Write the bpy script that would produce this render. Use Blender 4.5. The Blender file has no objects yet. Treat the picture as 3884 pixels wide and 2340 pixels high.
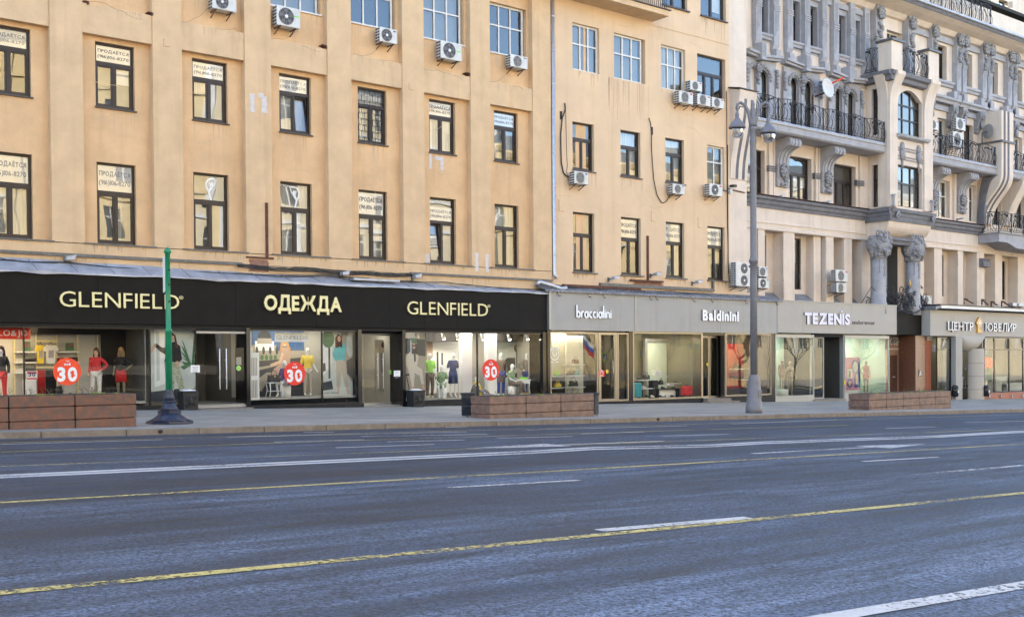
import bpy, math, random
from mathutils import Vector, noise
random.seed(11)
SC = bpy.context.scene
COL = SC.collection
R = math.radians
# ------------------------------------------------------------------ camera
ZC = 1.4                                    # eye height; facade line is Y = 0, street is -Y
F, PX, PY = 4209.98, 1942.0, 1435.77        # focal length and principal point, in photo pixels
YAW, PITCH, ROLL = R(51.2235), R(-0.9141), R(-0.3957)
FW = Vector((math.cos(YAW)*math.cos(PITCH), math.sin(YAW)*math.cos(PITCH), math.sin(PITCH)))
RI0 = Vector((math.sin(YAW), -math.cos(YAW), 0)); UP0 = RI0.cross(FW)
RI = RI0*math.cos(ROLL) + UP0*math.sin(ROLL); UP = UP0*math.cos(ROLL) - RI0*math.sin(ROLL)
CAM = Vector((0, -36, ZC))
cd = bpy.data.cameras.new('camera'); co = bpy.data.objects.new('camera', cd); COL.objects.link(co)
from mathutils import Matrix
co.matrix_world = Matrix(((RI.x, UP.x, -FW.x, CAM.x), (RI.y, UP.y, -FW.y, CAM.y), (RI.z, UP.z, -FW.z, CAM.z), (0, 0, 0, 1)))
cd.sensor_width = 36; cd.lens = 36*F/3884; cd.shift_y = (PY-1170)/3884; cd.shift_x = 0
cd.clip_start = .1; cd.clip_end = 3000
SC.camera = co
# ------------------------------------------------------------------ sky, sun, exposure
SUN_EL, SUN_AZ = R(25), R(-45)                # the sun stands behind the facades, they are in open shade
w = bpy.data.worlds.new('World'); SC.world = w; w.use_nodes = True
nt = w.node_tree
sky = nt.nodes.new('ShaderNodeTexSky'); sky.sky_type = 'NISHITA'; sky.sun_disc = False
sky.sun_elevation = SUN_EL; sky.sun_rotation = SUN_AZ; sky.air_density = 1.0; sky.dust_density = 1.0; sky.ozone_density = 2.5
nt.links.new(sky.outputs[0], nt.nodes['Background'].inputs[0]); nt.nodes['Background'].inputs[1].default_value = .15
sd = bpy.data.lights.new('sun', 'SUN'); sd.energy = 3.6; sd.angle = R(.5); sd.color = (1, .93, .82)
so = bpy.data.objects.new('sun', sd); COL.objects.link(so)
sdir = Vector((math.sin(SUN_AZ)*math.cos(SUN_EL), math.cos(SUN_AZ)*math.cos(SUN_EL), math.sin(SUN_EL)))
so.rotation_euler = sdir.to_track_quat('Z', 'Y').to_euler(); so.location = (0, 60, 60)
SC.view_settings.view_transform = 'Standard'; SC.view_settings.look = 'None'
SC.view_settings.exposure = 2.35; SC.view_settings.gamma = 1
SC.render.engine = 'CYCLES'
cy = SC.cycles; cy.use_denoising = True; cy.max_bounces = 8; cy.diffuse_bounces = 4; cy.glossy_bounces = 4
cy.transparent_max_bounces = 12; cy.caustics_reflective = False; cy.caustics_refractive = False; cy.sample_clamp_indirect = 6
# ------------------------------------------------------------------ from photo measurements to places in the street
def ray(u, v): return FW + RI*((u-PX)/F) - UP*((v-PY)/F)
def W(u, v, Y=0.):
    d = ray(u, v); s = (Y-CAM.y)/d.y
    return d.x*s, d.z*s+ZC
CR = {'a1': (0, 0, 2.464), 'a2': (960, 0, 2.464), 'a3': (1920, 0, 2.464), 'a4': (2700, 0, 2.4733), 'a5': (3250, 0, 2.4733),
      'b1': (0, 550, 2.464), 'b2': (960, 550, 2.464), 'b3': (1920, 550, 2.464), 'b4': (2700, 550, 2.4733), 'b5': (3250, 550, 2.4733),
      'd1': (0, 1050, 2.2825), 'd2': (700, 1050, 2.2825), 'd3': (1400, 1050, 2.2825), 'd4': (2050, 1050, 2.473),
      'd5': (2700, 1050, 2.473), 'd6': (3200, 1050, 2.474)}
def K(k, x, y, Y=0.):
    a, b, s = CR[k]; return W(a+x/s, b+y/s, Y)
def KX(k, x, Y, y=700): return K(k, x, y, Y)[0]
SL = -.02                                   # the street falls away to the east
PAV, ROAD = .15, .02
def gz(X, base=PAV): return base+SL*X
def G(u, v, base=PAV):
    d = ray(u, v); k = (base-ZC)/(d.z-SL*d.x); return Vector((d.x*k, CAM.y+d.y*k, ZC+d.z*k))
# ------------------------------------------------------------------ mesh helpers
class MB:
    def __init__(s): s.v = []; s.f = []; s.mi = []; s.c = 0; s.sm = []; s.smooth = False
    def m(s, i): s.c = i; return s
    def face(s, pts):
        n = len(s.v); s.v += [tuple(p) for p in pts]; s.f.append(tuple(range(n, n+len(pts)))); s.mi.append(s.c); s.sm.append(False)
    def faces(s, vs, fs, smooth=False):
        n = len(s.v); s.v += [tuple(p) for p in vs]
        for f in fs: s.f.append(tuple(i+n for i in f)); s.mi.append(s.c); s.sm.append(smooth)
    def box(s, x0, x1, y0, y1, z0, z1):
        x0, x1 = min(x0, x1), max(x0, x1); y0, y1 = min(y0, y1), max(y0, y1); z0, z1 = min(z0, z1), max(z0, z1)
        V = [(x0,y0,z0),(x1,y0,z0),(x1,y1,z0),(x0,y1,z0),(x0,y0,z1),(x1,y0,z1),(x1,y1,z1),(x0,y1,z1)]
        s.faces(V, [(3,2,1,0),(4,5,6,7),(0,1,5,4),(1,2,6,5),(2,3,7,6),(3,0,4,7)]); return s
    def prism(s, poly, y0, y1):             # polygon in (x, z), thickness along y
        n = len(poly); A = [(x, y0, z) for x, z in poly]; B = [(x, y1, z) for x, z in poly]
        s.faces(A+B, [tuple(range(n)), tuple(range(2*n-1, n-1, -1))]+[(i, i+n, (i+1) % n+n, (i+1) % n) for i in range(n)]); return s
    def prof(s, poly, x0, x1):              # profile in (y, z), run along x
        n = len(poly); A = [(x0, y, z) for y, z in poly]; B = [(x1, y, z) for y, z in poly]
        s.faces(A+B, [tuple(range(n)), tuple(range(2*n-1, n-1, -1))]+[(i, i+n, (i+1) % n+n, (i+1) % n) for i in range(n)]); return s
    def profy(s, poly, y0, y1):             # profile in (x, z), run along y
        return s.prism(poly, y0, y1)
    def bar(s, p, q, wd, hg):               # straight bar between two points
        p, q = Vector(p), Vector(q); d = (q-p).normalized(); a = d.cross(Vector((0,0,1)))
        if a.length < .01: a = Vector((1,0,0))
        a.normalize(); b = a.cross(d); V = []
        for o in (p, q): V += [o+a*wd/2+b*hg/2, o-a*wd/2+b*hg/2, o-a*wd/2-b*hg/2, o+a*wd/2-b*hg/2]
        s.faces(V, [(0,1,2,3),(7,6,5,4),(0,4,5,1),(1,5,6,2),(2,6,7,3),(3,7,4,0)]); return s
    def tube(s, pts, r, n=6, cap=True):
        pts = [Vector(p) for p in pts]; rs = r if isinstance(r, (list, tuple)) else [r]*len(pts)
        V = []; Fc = []; ref = None
        for i, p in enumerate(pts):
            d = (pts[min(i+1, len(pts)-1)]-pts[max(i-1, 0)])
            if d.length < 1e-6: d = Vector((0,0,1))
            d.normalize()
            if ref is None: ref = d.orthogonal().normalized()
            a = (ref-d*ref.dot(d))
            if a.length < 1e-4: a = d.orthogonal()
            a.normalize(); ref = a; b = d.cross(a)
            for k in range(n):
                t = 2*math.pi*(k+.5)/n; V.append(p+(a*math.cos(t)+b*math.sin(t))*rs[i])
        for i in range(len(pts)-1):
            for k in range(n): Fc.append((i*n+k, i*n+(k+1) % n, (i+1)*n+(k+1) % n, (i+1)*n+k))
        if cap: Fc += [tuple(range(n-1, -1, -1)), tuple(range((len(pts)-1)*n, len(pts)*n))]
        s.faces(V, Fc, n > 4); return s
    def lathe(s, cx, cy_, prof, n=20, smooth=True, ph=0., sy=1.):
        V = []; Fc = []
        for r, z in prof:
            for k in range(n):
                t = 2*math.pi*k/n+ph; V.append((cx+r*math.cos(t), cy_+r*math.sin(t)*sy, z))
        for i in range(len(prof)-1):
            for k in range(n): Fc.append((i*n+k, i*n+(k+1) % n, (i+1)*n+(k+1) % n, (i+1)*n+k))
        Fc += [tuple(range(n-1, -1, -1)), tuple(range((len(prof)-1)*n, len(prof)*n))]
        s.faces(V, Fc, smooth); return s
    def disc(s, c, r, axis='y', n=20, th=.01):
        a = [(math.cos(2*math.pi*k/n)*r, math.sin(2*math.pi*k/n)*r) for k in range(n)]
        if axis == 'y': return s.prism([(c[0]+x, c[2]+z) for x, z in a], c[1]-th/2, c[1]+th/2)
        return s
    def blob(s, c, r, amp=0., sc=3., seed=0, n=10, m=8, sub=None):
        V = []; Fc = []
        r = r if isinstance(r, (tuple, list)) else (r, r, r)
        for j in range(m+1):
            ph = math.pi*j/m-math.pi/2
            for k in range(n):
                t = 2*math.pi*k/n
                d = Vector((math.cos(ph)*math.cos(t), math.cos(ph)*math.sin(t), math.sin(ph)))
                q = 1+amp*noise.noise(d*sc+Vector((seed*7.3, seed*3.1, seed)))
                V.append((c[0]+d.x*r[0]*q, c[1]+d.y*r[1]*q, c[2]+d.z*r[2]*q))
        for j in range(m):
            for k in range(n): Fc.append((j*n+k, j*n+(k+1) % n, (j+1)*n+(k+1) % n, (j+1)*n+k))
        s.faces(V, Fc, True); return s
    def ribbon(s, pts, wd, y0, y1):         # flat stroke in the (x, z) plane, thickness along y
        n = len(pts); L = []; Rr = []
        for i, p in enumerate(pts):
            a, b = pts[max(i-1, 0)], pts[min(i+1, n-1)]
            dx, dz = b[0]-a[0], b[1]-a[1]; l = math.hypot(dx, dz) or 1
            L.append((p[0]-dz/l*wd/2, p[1]+dx/l*wd/2)); Rr.append((p[0]+dz/l*wd/2, p[1]-dx/l*wd/2))
        for i in range(n-1):
            q = [L[i], L[i+1], Rr[i+1], Rr[i]]
            s.prism(q, y0, y1)
        return s
    def wall(s, x0, x1, z0, z1, y, holes=(), depth=.15):
        xs = sorted({x0, x1}|{min(max(h[i], x0), x1) for h in holes for i in (0, 1)})
        zs = sorted({z0, z1}|{min(max(h[i], z0), z1) for h in holes for i in (2, 3)})
        for i in range(len(xs)-1):
            for j in range(len(zs)-1):
                cx, cz = (xs[i]+xs[i+1])/2, (zs[j]+zs[j+1])/2
                if any(h[0] < cx < h[1] and h[2] < cz < h[3] for h in holes): continue
                s.face([(xs[i], y, zs[j]), (xs[i+1], y, zs[j]), (xs[i+1], y, zs[j+1]), (xs[i], y, zs[j+1])])
        for a, b, c, d in holes:
            e = y+depth
            s.face([(a, y, c), (a, y, d), (a, e, d), (a, e, c)]); s.face([(b, y, c), (b, e, c), (b, e, d), (b, y, d)])
            s.face([(a, y, c), (a, e, c), (b, e, c), (b, y, c)]); s.face([(a, y, d), (b, y, d), (b, e, d), (a, e, d)])
        return s
    def build(s, name, mats, parent=None, bevel=0, props=None):
        me = bpy.data.meshes.new(name); off = Vector((0, 0, 0))
        o = parent
        while o is not None: off += Vector(o.location); o = o.parent
        me.from_pydata([(v[0]-off.x, v[1]-off.y, v[2]-off.z) for v in s.v], [], s.f)
        mats = mats if isinstance(mats, (list, tuple)) else [mats]
        for m_ in mats: me.materials.append(m_)
        me.polygons.foreach_set('material_index', s.mi); me.polygons.foreach_set('use_smooth', s.sm)
        me.update()
        ob = bpy.data.objects.new(name, me); COL.objects.link(ob); ob.parent = parent
        if bevel:
            b = ob.modifiers.new('bevel', 'BEVEL'); b.width = bevel; b.segments = 2; b.limit_method = 'ANGLE'; b.angle_limit = R(40)
        for k_, v_ in (props or {}).items(): ob[k_] = v_
        return ob
def thing(name, label, cat, loc=(0, 0, 0), group=None):
    o = bpy.data.objects.new(name, None); COL.objects.link(o); o.location = loc; o.empty_display_size = .2
    o['label'] = label; o['category'] = cat
    if group: o['group'] = group
    return o
def tag(o, label, cat, group=None):
    o['label'] = label; o['category'] = cat
    if group: o['group'] = group
    return o
def centre(o):                              # put a one-mesh thing's origin at its own base
    vs = [v.co for v in o.data.vertices]
    c = Vector((sum(v.x for v in vs)/len(vs), sum(v.y for v in vs)/len(vs), min(v.z for v in vs)))
    o.data.transform(Matrix.Translation(-c)); o.location = c; return o
def absorb(target, mb, m):                 # a stain belongs to the wall it sits on
    me = target.data; off = Vector(target.location); p = target.parent
    while p is not None: off += Vector(p.location); p = p.parent
    if m.name not in [q.name for q in me.materials]: me.materials.append(m)
    ix = [q.name for q in me.materials].index(m.name)
    import bmesh
    bm = bmesh.new(); bm.from_mesh(me); vs = [bm.verts.new(Vector(v)-off) for v in mb.v]
    for f in mb.f: bm.faces.new([vs[i] for i in f]).material_index = ix
    bm.to_mesh(me); bm.free()
def copy_tree(o, parent=None):
    c = o.copy(); COL.objects.link(c); c.parent = parent
    for ch in list(o.children): copy_tree(ch, c)
    return c
# ------------------------------------------------------------------ materials
def mat(name, col, rough=.6, metal=0., var=.0, scale=4., bump=0., bscale=60., stretch=(1, 1, 1), col2=None, spec=.5, streak=0.):
    m = bpy.data.materials.new(name); m.use_nodes = True; t = m.node_tree; b = t.nodes['Principled BSDF']
    b.inputs['Roughness'].default_value = rough; b.inputs['Metallic'].default_value = metal; b.inputs['Specular IOR Level'].default_value = spec
    c = (*col, 1)
    if var or bump or col2 or streak:
        tc = t.nodes.new('ShaderNodeTexCoord'); mp = t.nodes.new('ShaderNodeMapping'); mp.inputs['Scale'].default_value = stretch
        t.links.new(tc.outputs['Object'], mp.inputs[0])
    if var or col2:
        n = t.nodes.new('ShaderNodeTexNoise'); n.inputs['Scale'].default_value = scale; n.inputs['Detail'].default_value = 7; n.inputs['Roughness'].default_value = .62
        t.links.new(mp.outputs[0], n.inputs[0])
        r = t.nodes.new('ShaderNodeValToRGB'); r.color_ramp.elements[0].position = .33; r.color_ramp.elements[1].position = .68
        lo = col2 or tuple(x*(1-var) for x in col)
        r.color_ramp.elements[0].color = (*lo, 1); r.color_ramp.elements[1].color = (*tuple(min(1, x*(1+var*.5)) for x in col), 1)
        t.links.new(n.outputs['Fac'], r.inputs[0]); src = r.outputs[0]
        if streak:                          # grime that has run down the surface
            m2 = t.nodes.new('ShaderNodeMapping'); m2.inputs['Scale'].default_value = (2.6, 2.6, .16); t.links.new(tc.outputs['Object'], m2.inputs[0])
            n2 = t.nodes.new('ShaderNodeTexNoise'); n2.inputs['Scale'].default_value = 1.; n2.inputs['Detail'].default_value = 5; t.links.new(m2.outputs[0], n2.inputs[0])
            r2 = t.nodes.new('ShaderNodeValToRGB'); r2.color_ramp.elements[0].position = .52; r2.color_ramp.elements[1].position = .8
            r2.color_ramp.elements[0].color = (1, 1, 1, 1); g = 1-streak; r2.color_ramp.elements[1].color = (g, g*.97, g*.93, 1)
            t.links.new(n2.outputs['Fac'], r2.inputs[0])
            mx = t.nodes.new('ShaderNodeMix'); mx.data_type = 'RGBA'; mx.blend_type = 'MULTIPLY'; mx.inputs[0].default_value = 1
            t.links.new(src, mx.inputs[6]); t.links.new(r2.outputs[0], mx.inputs[7]); src = mx.outputs[2]
        t.links.new(src, b.inputs['Base Color'])
    else: b.inputs['Base Color'].default_value = c
    if bump:
        n = t.nodes.new('ShaderNodeTexNoise'); n.inputs['Scale'].default_value = bscale; n.inputs['Detail'].default_value = 4
        t.links.new(mp.outputs[0], n.inputs[0]); bp = t.nodes.new('ShaderNodeBump'); bp.inputs['Strength'].default_value = bump; bp.inputs['Distance'].default_value = .02
        t.links.new(n.outputs['Fac'], bp.inputs['Height']); t.links.new(bp.outputs[0], b.inputs['Normal'])
    return m
def glass(name, base, gain, tint=(.95, .97, .96), wob=.0, wscale=1.2, ior=1.5):
    m = bpy.data.materials.new(name); m.use_nodes = True; t = m.node_tree; t.nodes.clear()
    o = t.nodes.new('ShaderNodeOutputMaterial'); mx = t.nodes.new('ShaderNodeMixShader')
    tr = t.nodes.new('ShaderNodeBsdfTransparent'); tr.inputs[0].default_value = (*tint, 1)
    gl = t.nodes.new('ShaderNodeBsdfGlossy'); gl.inputs['Roughness'].default_value = .0; gl.inputs[0].default_value = (.97, .97, .97, 1)
    fr = t.nodes.new('ShaderNodeFresnel'); fr.inputs[0].default_value = ior
    ma = t.nodes.new('ShaderNodeMath'); ma.operation = 'MULTIPLY_ADD'; ma.inputs[1].default_value = gain; ma.inputs[2].default_value = base; ma.use_clamp = True
    t.links.new(fr.outputs[0], ma.inputs[0]); t.links.new(ma.outputs[0], mx.inputs[0]); t.links.new(tr.outputs[0], mx.inputs[1]); t.links.new(gl.outputs[0], mx.inputs[2])
    t.links.new(mx.outputs[0], o.inputs[0])
    if wob:                                 # old glass is never flat: it bends what it mirrors
        tc = t.nodes.new('ShaderNodeTexCoord'); n = t.nodes.new('ShaderNodeTexNoise'); n.inputs['Scale'].default_value = wscale; n.inputs['Detail'].default_value = 1.2
        t.links.new(tc.outputs['Object'], n.inputs[0]); bp = t.nodes.new('ShaderNodeBump'); bp.inputs['Strength'].default_value = 1; bp.inputs['Distance'].default_value = wob
        t.links.new(n.outputs['Fac'], bp.inputs['Height']); t.links.new(bp.outputs[0], gl.inputs['Normal'])
    return m
def emit(name, col, st):
    m = bpy.data.materials.new(name); m.use_nodes = True; t = m.node_tree; t.nodes.clear()
    o = t.nodes.new('ShaderNodeOutputMaterial'); e = t.nodes.new('ShaderNodeEmission'); e.inputs[0].default_value = (*col, 1); e.inputs[1].default_value = st
    t.links.new(e.outputs[0], o.inputs[0]); return m
M = {}
M['peach'] = mat('peach_stucco', (.715, .470, .255), .9, var=.14, scale=.9, bump=.35, bscale=26, streak=.14)
M['peach2'] = mat('peach_stucco_smooth', (.72, .52, .33), .9, var=.09, scale=.7, bump=.2, bscale=30, streak=.08)
M['pilaster'] = mat('pilaster_stucco', (.68, .475, .275), .9, var=.12, scale=1.3, bump=.25, bscale=40, streak=.12)
M['cream'] = mat('cream_stucco', (.72, .60, .485), .9, var=.09, scale=1.1, bump=.15, bscale=30, streak=.14)
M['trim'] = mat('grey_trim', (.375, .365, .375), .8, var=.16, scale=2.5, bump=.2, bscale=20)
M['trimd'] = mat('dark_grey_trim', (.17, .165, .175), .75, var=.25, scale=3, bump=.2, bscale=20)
M['relief'] = mat('grey_relief', (.32, .31, .31), .85, var=.3, scale=9, bump=.6, bscale=14)
M['brown'] = mat('brown_window_frame', (.020, .0095, .0075), .45, var=.2, scale=6)
M['white'] = mat('white_window_frame', (.72, .70, .66), .5, var=.12, scale=5)
M['sill'] = mat('metal_sill', (.14, .135, .13), .5, .3, var=.3, scale=6)
M['silld'] = mat('dark_sill', (.07, .05, .045), .5, var=.3, scale=6)
M['galv'] = mat('galvanised_sheet', (.44, .45, .49), .5, .35, var=.25, scale=2.2, bump=.3, bscale=3)
M['galvd'] = mat('weathered_sheet', (.27, .27, .285), .6, .3, var=.35, scale=3)
M['pipe'] = mat('pipe_metal', (.55, .55, .56), .38, .7, var=.15, scale=6)
M['acw'] = mat('ac_casing', (.66, .65, .61), .5, var=.12, scale=5, streak=.2)
M['acd'] = mat('ac_grille', (.05, .05, .052), .5)
M['acg'] = mat('ac_grille_grey', (.26, .25, .235), .6)
M['steel'] = mat('steel_bracket', (.16, .10, .07), .7, .2, var=.5, scale=20)
M['black'] = mat('black_panel', (.011, .0095, .008), .6, var=.25, scale=1.2, spec=.15)
M['blackg'] = mat('black_gloss', (.012, .012, .013), .12)
M['iron'] = mat('wrought_iron', (.018, .018, .02), .5, var=.4, scale=20)
M['cable'] = mat('black_cable', (.03, .028, .026), .6)
M['gfas'] = mat('grey_fascia', (.35, .335, .31), .55, var=.06, scale=1.2, streak=.1)
M['gfas2'] = mat('warm_grey_fascia', (.41, .375, .325), .6, var=.05, scale=1.2)
M['gwin'] = glass('window_glass', .08, 1.4, (.96, .97, .96), .007, .55)
M['gwinl'] = glass('window_glass_calm', .05, 1.4, (.85, .88, .87), .0015, 1.0)
M['gshop'] = glass('shop_glass', .0, .55, (.95, .97, .96), .002, .7)
M['gshop2'] = glass('shop_glass_reflective', .04, .8, (.86, .9, .86), .006, .5)
M['dark'] = mat('dark_room', (.03, .028, .026), .9)
M['curt'] = mat('net_curtain', (.62, .62, .58), .9, var=.3, scale=1.0, stretch=(14, 14, .5))
M['blind'] = mat('grey_blind', (.30, .30, .28), .9, var=.15, scale=1)
M['wht'] = mat('white_paint', (.80, .80, .79), .5)
M['paper'] = mat('banner_paper', (.90, .90, .92), .7, var=.05, scale=2)
M['ink'] = mat('dark_ink', (.12, .11, .11), .7)
M['greyink'] = mat('grey_ink', (.27, .25, .23), .7)
# ------------------------------------------------------------------ lettering
_G = {}
MAPC = {'Р': 'P', 'О': 'O', 'Е': 'E', 'А': 'A', 'Т': 'T', 'С': 'C', 'Н': 'H', 'В': 'B', 'Ё': 'Ë', 'ё': 'ë', 'с': 'c', 'а': 'a', 'о': 'o', 'К': 'K', 'М': 'M', 'е': 'e', 'р': 'p'}
def glyph(ch, bold):
    """outline of one character as (verts, faces), one unit of extrusion, plus its width"""
    if (ch, bold) in _G: return _G[ch, bold]
    if ch == 'Ю':
        a, fa, wa = glyph('I', bold); b, fb, wb = glyph('O', bold); x = wa+.12
        bar = [(wa*.5, .32, 0), (x+.1, .32, 0), (x+.1, .40, 0), (wa*.5, .40, 0), (wa*.5, .32, .99), (x+.1, .32, .99), (x+.1, .40, .99), (wa*.5, .40, .99)]
        V = list(a)+[(p[0]+x, p[1], p[2]) for p in b]; Fc = list(fa)+[tuple(i+len(a) for i in f) for f in fb]
        n = len(V); V += bar; Fc += [tuple(i+n for i in f) for f in ((3,2,1,0),(4,5,6,7),(0,1,5,4),(1,2,6,5),(2,3,7,6),(3,0,4,7))]
        r = (V, Fc, x+wb)
    else:
        src = {'Я': 'R', 'в': 'B', 'н': 'H'}.get(ch, MAPC.get(ch, ch)); k_ = .70 if ch in 'вн' else 1
        c = bpy.data.curves.new('t', 'FONT'); c.body = src; c.extrude = .5; c.offset = bold; c.resolution_u = 3
        o = bpy.data.objects.new('t', c); COL.objects.link(o)
        me = bpy.data.meshes.new_from_object(o.evaluated_get(bpy.context.evaluated_depsgraph_get()))
        V = [(v.co.x*k_, v.co.y*k_, v.co.z) for v in me.vertices]; Fc = [tuple(p.vertices) for p in me.polygons]
        bpy.data.objects.remove(o); bpy.data.curves.remove(c); bpy.data.meshes.remove(me)
        if V:
            x0 = min(v[0] for v in V); x1 = max(v[0] for v in V)
            if ch == 'Я': V = [(x1-v[0], v[1], v[2]+.5) for v in V]; Fc = [f[::-1] for f in Fc]
            else: V = [(v[0]-x0, v[1], v[2]+.5) for v in V]
            r = (V, Fc, x1-x0)
        else: r = ([], [], .22)
    _G[ch, bold] = r; return r
def layout(s, bold, gap):
    x = 0; out = []
    for ch in s:
        V, Fc, wd = glyph(ch, bold); out.append((ch, x)); x += wd+gap
    return out, x-gap
def text(mb, s, x0, x1, z0, hgt, y, th, bold=0., gap=.09, one=None):
    """writes s between x0 and x1 on a wall facing -Y; z0 is the baseline, hgt the capital height"""
    pos, wd = layout(s, bold, gap); sx = (x1-x0)/wd; sz = hgt/.72
    out = []
    for ch, px in pos:
        V, Fc, _ = glyph(ch, bold)
        if not V: continue
        b = one() if one else mb
        b.faces([(x0+(px+v[0])*sx, y-v[2]*th, z0+v[1]*sz) for v in V], Fc); out.append(b)
    return out
def sign_letters(name, label, cat, s, x0, x1, z0, hgt, y, th, mats, bold=0., gap=.09, rim=True):
    t = thing(name, label, cat, ((x0+x1)/2, y, z0))
    bs = text(None, s, x0, x1, z0, hgt, y, th, bold, gap, MB)
    for b in bs:
        if rim: b.m(1); n = len(b.f); b.mi = [0 if abs(sum(b.v[i][1] for i in f)/len(f)-(y-th)) < 1e-4 else 1 for f in b.f]
        b.build('letter', mats, t)
    return t
# ------------------------------------------------------------------ street
def roadmat():
    m = bpy.data.materials.new('asphalt'); m.use_nodes = True; t = m.node_tree; b = t.nodes['Principled BSDF']
    tc = t.nodes.new('ShaderNodeTexCoord')
    def noise_(scale, st, det=5, rough=.6):
        mp = t.nodes.new('ShaderNodeMapping'); mp.inputs['Scale'].default_value = st; t.links.new(tc.outputs['Object'], mp.inputs[0])
        n = t.nodes.new('ShaderNodeTexNoise'); n.inputs['Scale'].default_value = scale; n.inputs['Detail'].default_value = det; n.inputs['Roughness'].default_value = rough
        t.links.new(mp.outputs[0], n.inputs[0]); return n.outputs['Fac']
    def ramp(src, p0, p1, c0, c1):
        r = t.nodes.new('ShaderNodeValToRGB'); r.color_ramp.elements[0].position = p0; r.color_ramp.elements[1].position = p1
        r.color_ramp.elements[0].color = (*c0, 1); r.color_ramp.elements[1].color = (*c1, 1); t.links.new(src, r.inputs[0]); return r.outputs[0]
    def mul(a, b_, blend='MULTIPLY', f=1):
        x = t.nodes.new('ShaderNodeMix'); x.data_type = 'RGBA'; x.blend_type = blend; x.inputs[0].default_value = f
        t.links.new(a, x.inputs[6]); t.links.new(b_, x.inputs[7]); return x.outputs[2]
    tracks = noise_(.55, (.05, 1, 1), 5)                # wheel tracks along the lanes
    scuff = noise_(3.2, (.16, 1, 1), 6, .7)
    grain = noise_(30, (1, 1, 1), 4, .85); blot = noise_(.35, (1, 1, 1), 4)
    col = mul(ramp(tracks, .35, .68, (.011, .018, .035), (.074, .096, .143)), ramp(scuff, .36, .66, (.42, .42, .44), (2.1, 2.1, 2.05)))
    col = mul(col, ramp(grain, .40, .60, (.25, .25, .25), (1.9, 1.9, 1.9)))
    sx = t.nodes.new('ShaderNodeSeparateXYZ'); t.links.new(tc.outputs['Object'], sx.inputs[0])     # sky sheen on the near lanes, painted into a paler base colour
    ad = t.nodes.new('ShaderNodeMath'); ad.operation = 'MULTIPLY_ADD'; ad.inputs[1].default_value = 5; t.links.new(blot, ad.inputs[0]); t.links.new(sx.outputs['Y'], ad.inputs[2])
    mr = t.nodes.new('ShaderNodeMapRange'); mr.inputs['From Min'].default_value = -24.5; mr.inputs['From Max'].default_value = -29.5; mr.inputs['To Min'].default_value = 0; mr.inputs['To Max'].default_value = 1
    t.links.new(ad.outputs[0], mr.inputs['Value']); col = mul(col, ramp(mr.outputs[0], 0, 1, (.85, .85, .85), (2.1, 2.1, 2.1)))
    t.links.new(mul(col, ramp(blot, .3, .7, (.85, .85, .85), (1.1, 1.1, 1.1))), b.inputs['Base Color'])
    t.links.new(ramp(mul(tracks, scuff, 'MIX', .45), .38, .62, (.52, .52, .52), (.82, .82, .82)), b.inputs['Roughness'])
    bp = t.nodes.new('ShaderNodeBump'); bp.inputs['Strength'].default_value = .9; bp.inputs['Distance'].default_value = .07
    t.links.new(grain, bp.inputs['Height']); t.links.new(bp.outputs[0], b.inputs['Normal'])
    b.inputs['Specular IOR Level'].default_value = .6
    return m
def slabmat():
    m = mat('paving_slabs', (.36, .335, .29), .6, var=.3, scale=.8, bump=.3, bscale=40, stretch=(.5, 1.5, 1)); t = m.node_tree; b = t.nodes['Principled BSDF']
    tc = t.nodes.new('ShaderNodeTexCoord'); mp = t.nodes.new('ShaderNodeMapping'); mp.inputs['Rotation'].default_value = (0, 0, R(-1.4)); t.links.new(tc.outputs['Object'], mp.inputs[0])
    br = t.nodes.new('ShaderNodeTexBrick'); br.inputs['Scale'].default_value = 1; br.inputs['Brick Width'].default_value = .9; br.inputs['Row Height'].default_value = .6
    br.inputs['Mortar Size'].default_value = .012; br.inputs['Mortar Smooth'].default_value = .2; br.offset = .5
    br.inputs['Color1'].default_value = (1, 1, 1, 1); br.inputs['Color2'].default_value = (.82, .82, .83, 1); br.inputs['Mortar'].default_value = (.38, .37, .36, 1)
    t.links.new(mp.outputs[0], br.inputs[0])
    src = b.inputs['Base Color'].links[0].from_socket
    x = t.nodes.new('ShaderNodeMix'); x.data_type = 'RGBA'; x.blend_type = 'MULTIPLY'; x.inputs[0].default_value = 1
    t.links.new(src, x.inputs[6]); t.links.new(br.outputs[0], x.inputs[7]); t.links.new(x.outputs[2], b.inputs['Base Color'])
    return m
def paintmat(name, col, wear):
    """road paint, worn through to the asphalt in a stone-sized pattern"""
    m = mat(name, col, .55, var=.15, scale=6); t = m.node_tree; b = t.nodes['Principled BSDF']
    tc = t.nodes.new('ShaderNodeTexCoord'); n = t.nodes.new('ShaderNodeTexNoise'); n.inputs['Scale'].default_value = 22; n.inputs['Detail'].default_value = 6; n.inputs['Roughness'].default_value = .75
    t.links.new(tc.outputs['Object'], n.inputs[0])
    n2 = t.nodes.new('ShaderNodeTexNoise'); n2.inputs['Scale'].default_value = .5; n2.inputs['Detail'].default_value = 4; t.links.new(tc.outputs['Object'], n2.inputs[0])
    ad = t.nodes.new('ShaderNodeMath'); ad.operation = 'MULTIPLY_ADD'; ad.inputs[1].default_value = .45; t.links.new(n2.outputs['Fac'], ad.inputs[0]); t.links.new(n.outputs['Fac'], ad.inputs[2])
    r = t.nodes.new('ShaderNodeValToRGB'); r.color_ramp.elements[0].position = .5+wear*.4; r.color_ramp.elements[1].position = .58+wear*.4
    t.links.new(ad.outputs[0], r.inputs[0]); t.links.new(r.outputs[0], b.inputs['Alpha'])
    return m
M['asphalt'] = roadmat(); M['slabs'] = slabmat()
M['granite'] = mat('kerb_granite', (.22, .185, .15), .65, var=.3, scale=5, bump=.3, bscale=50)
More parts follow.
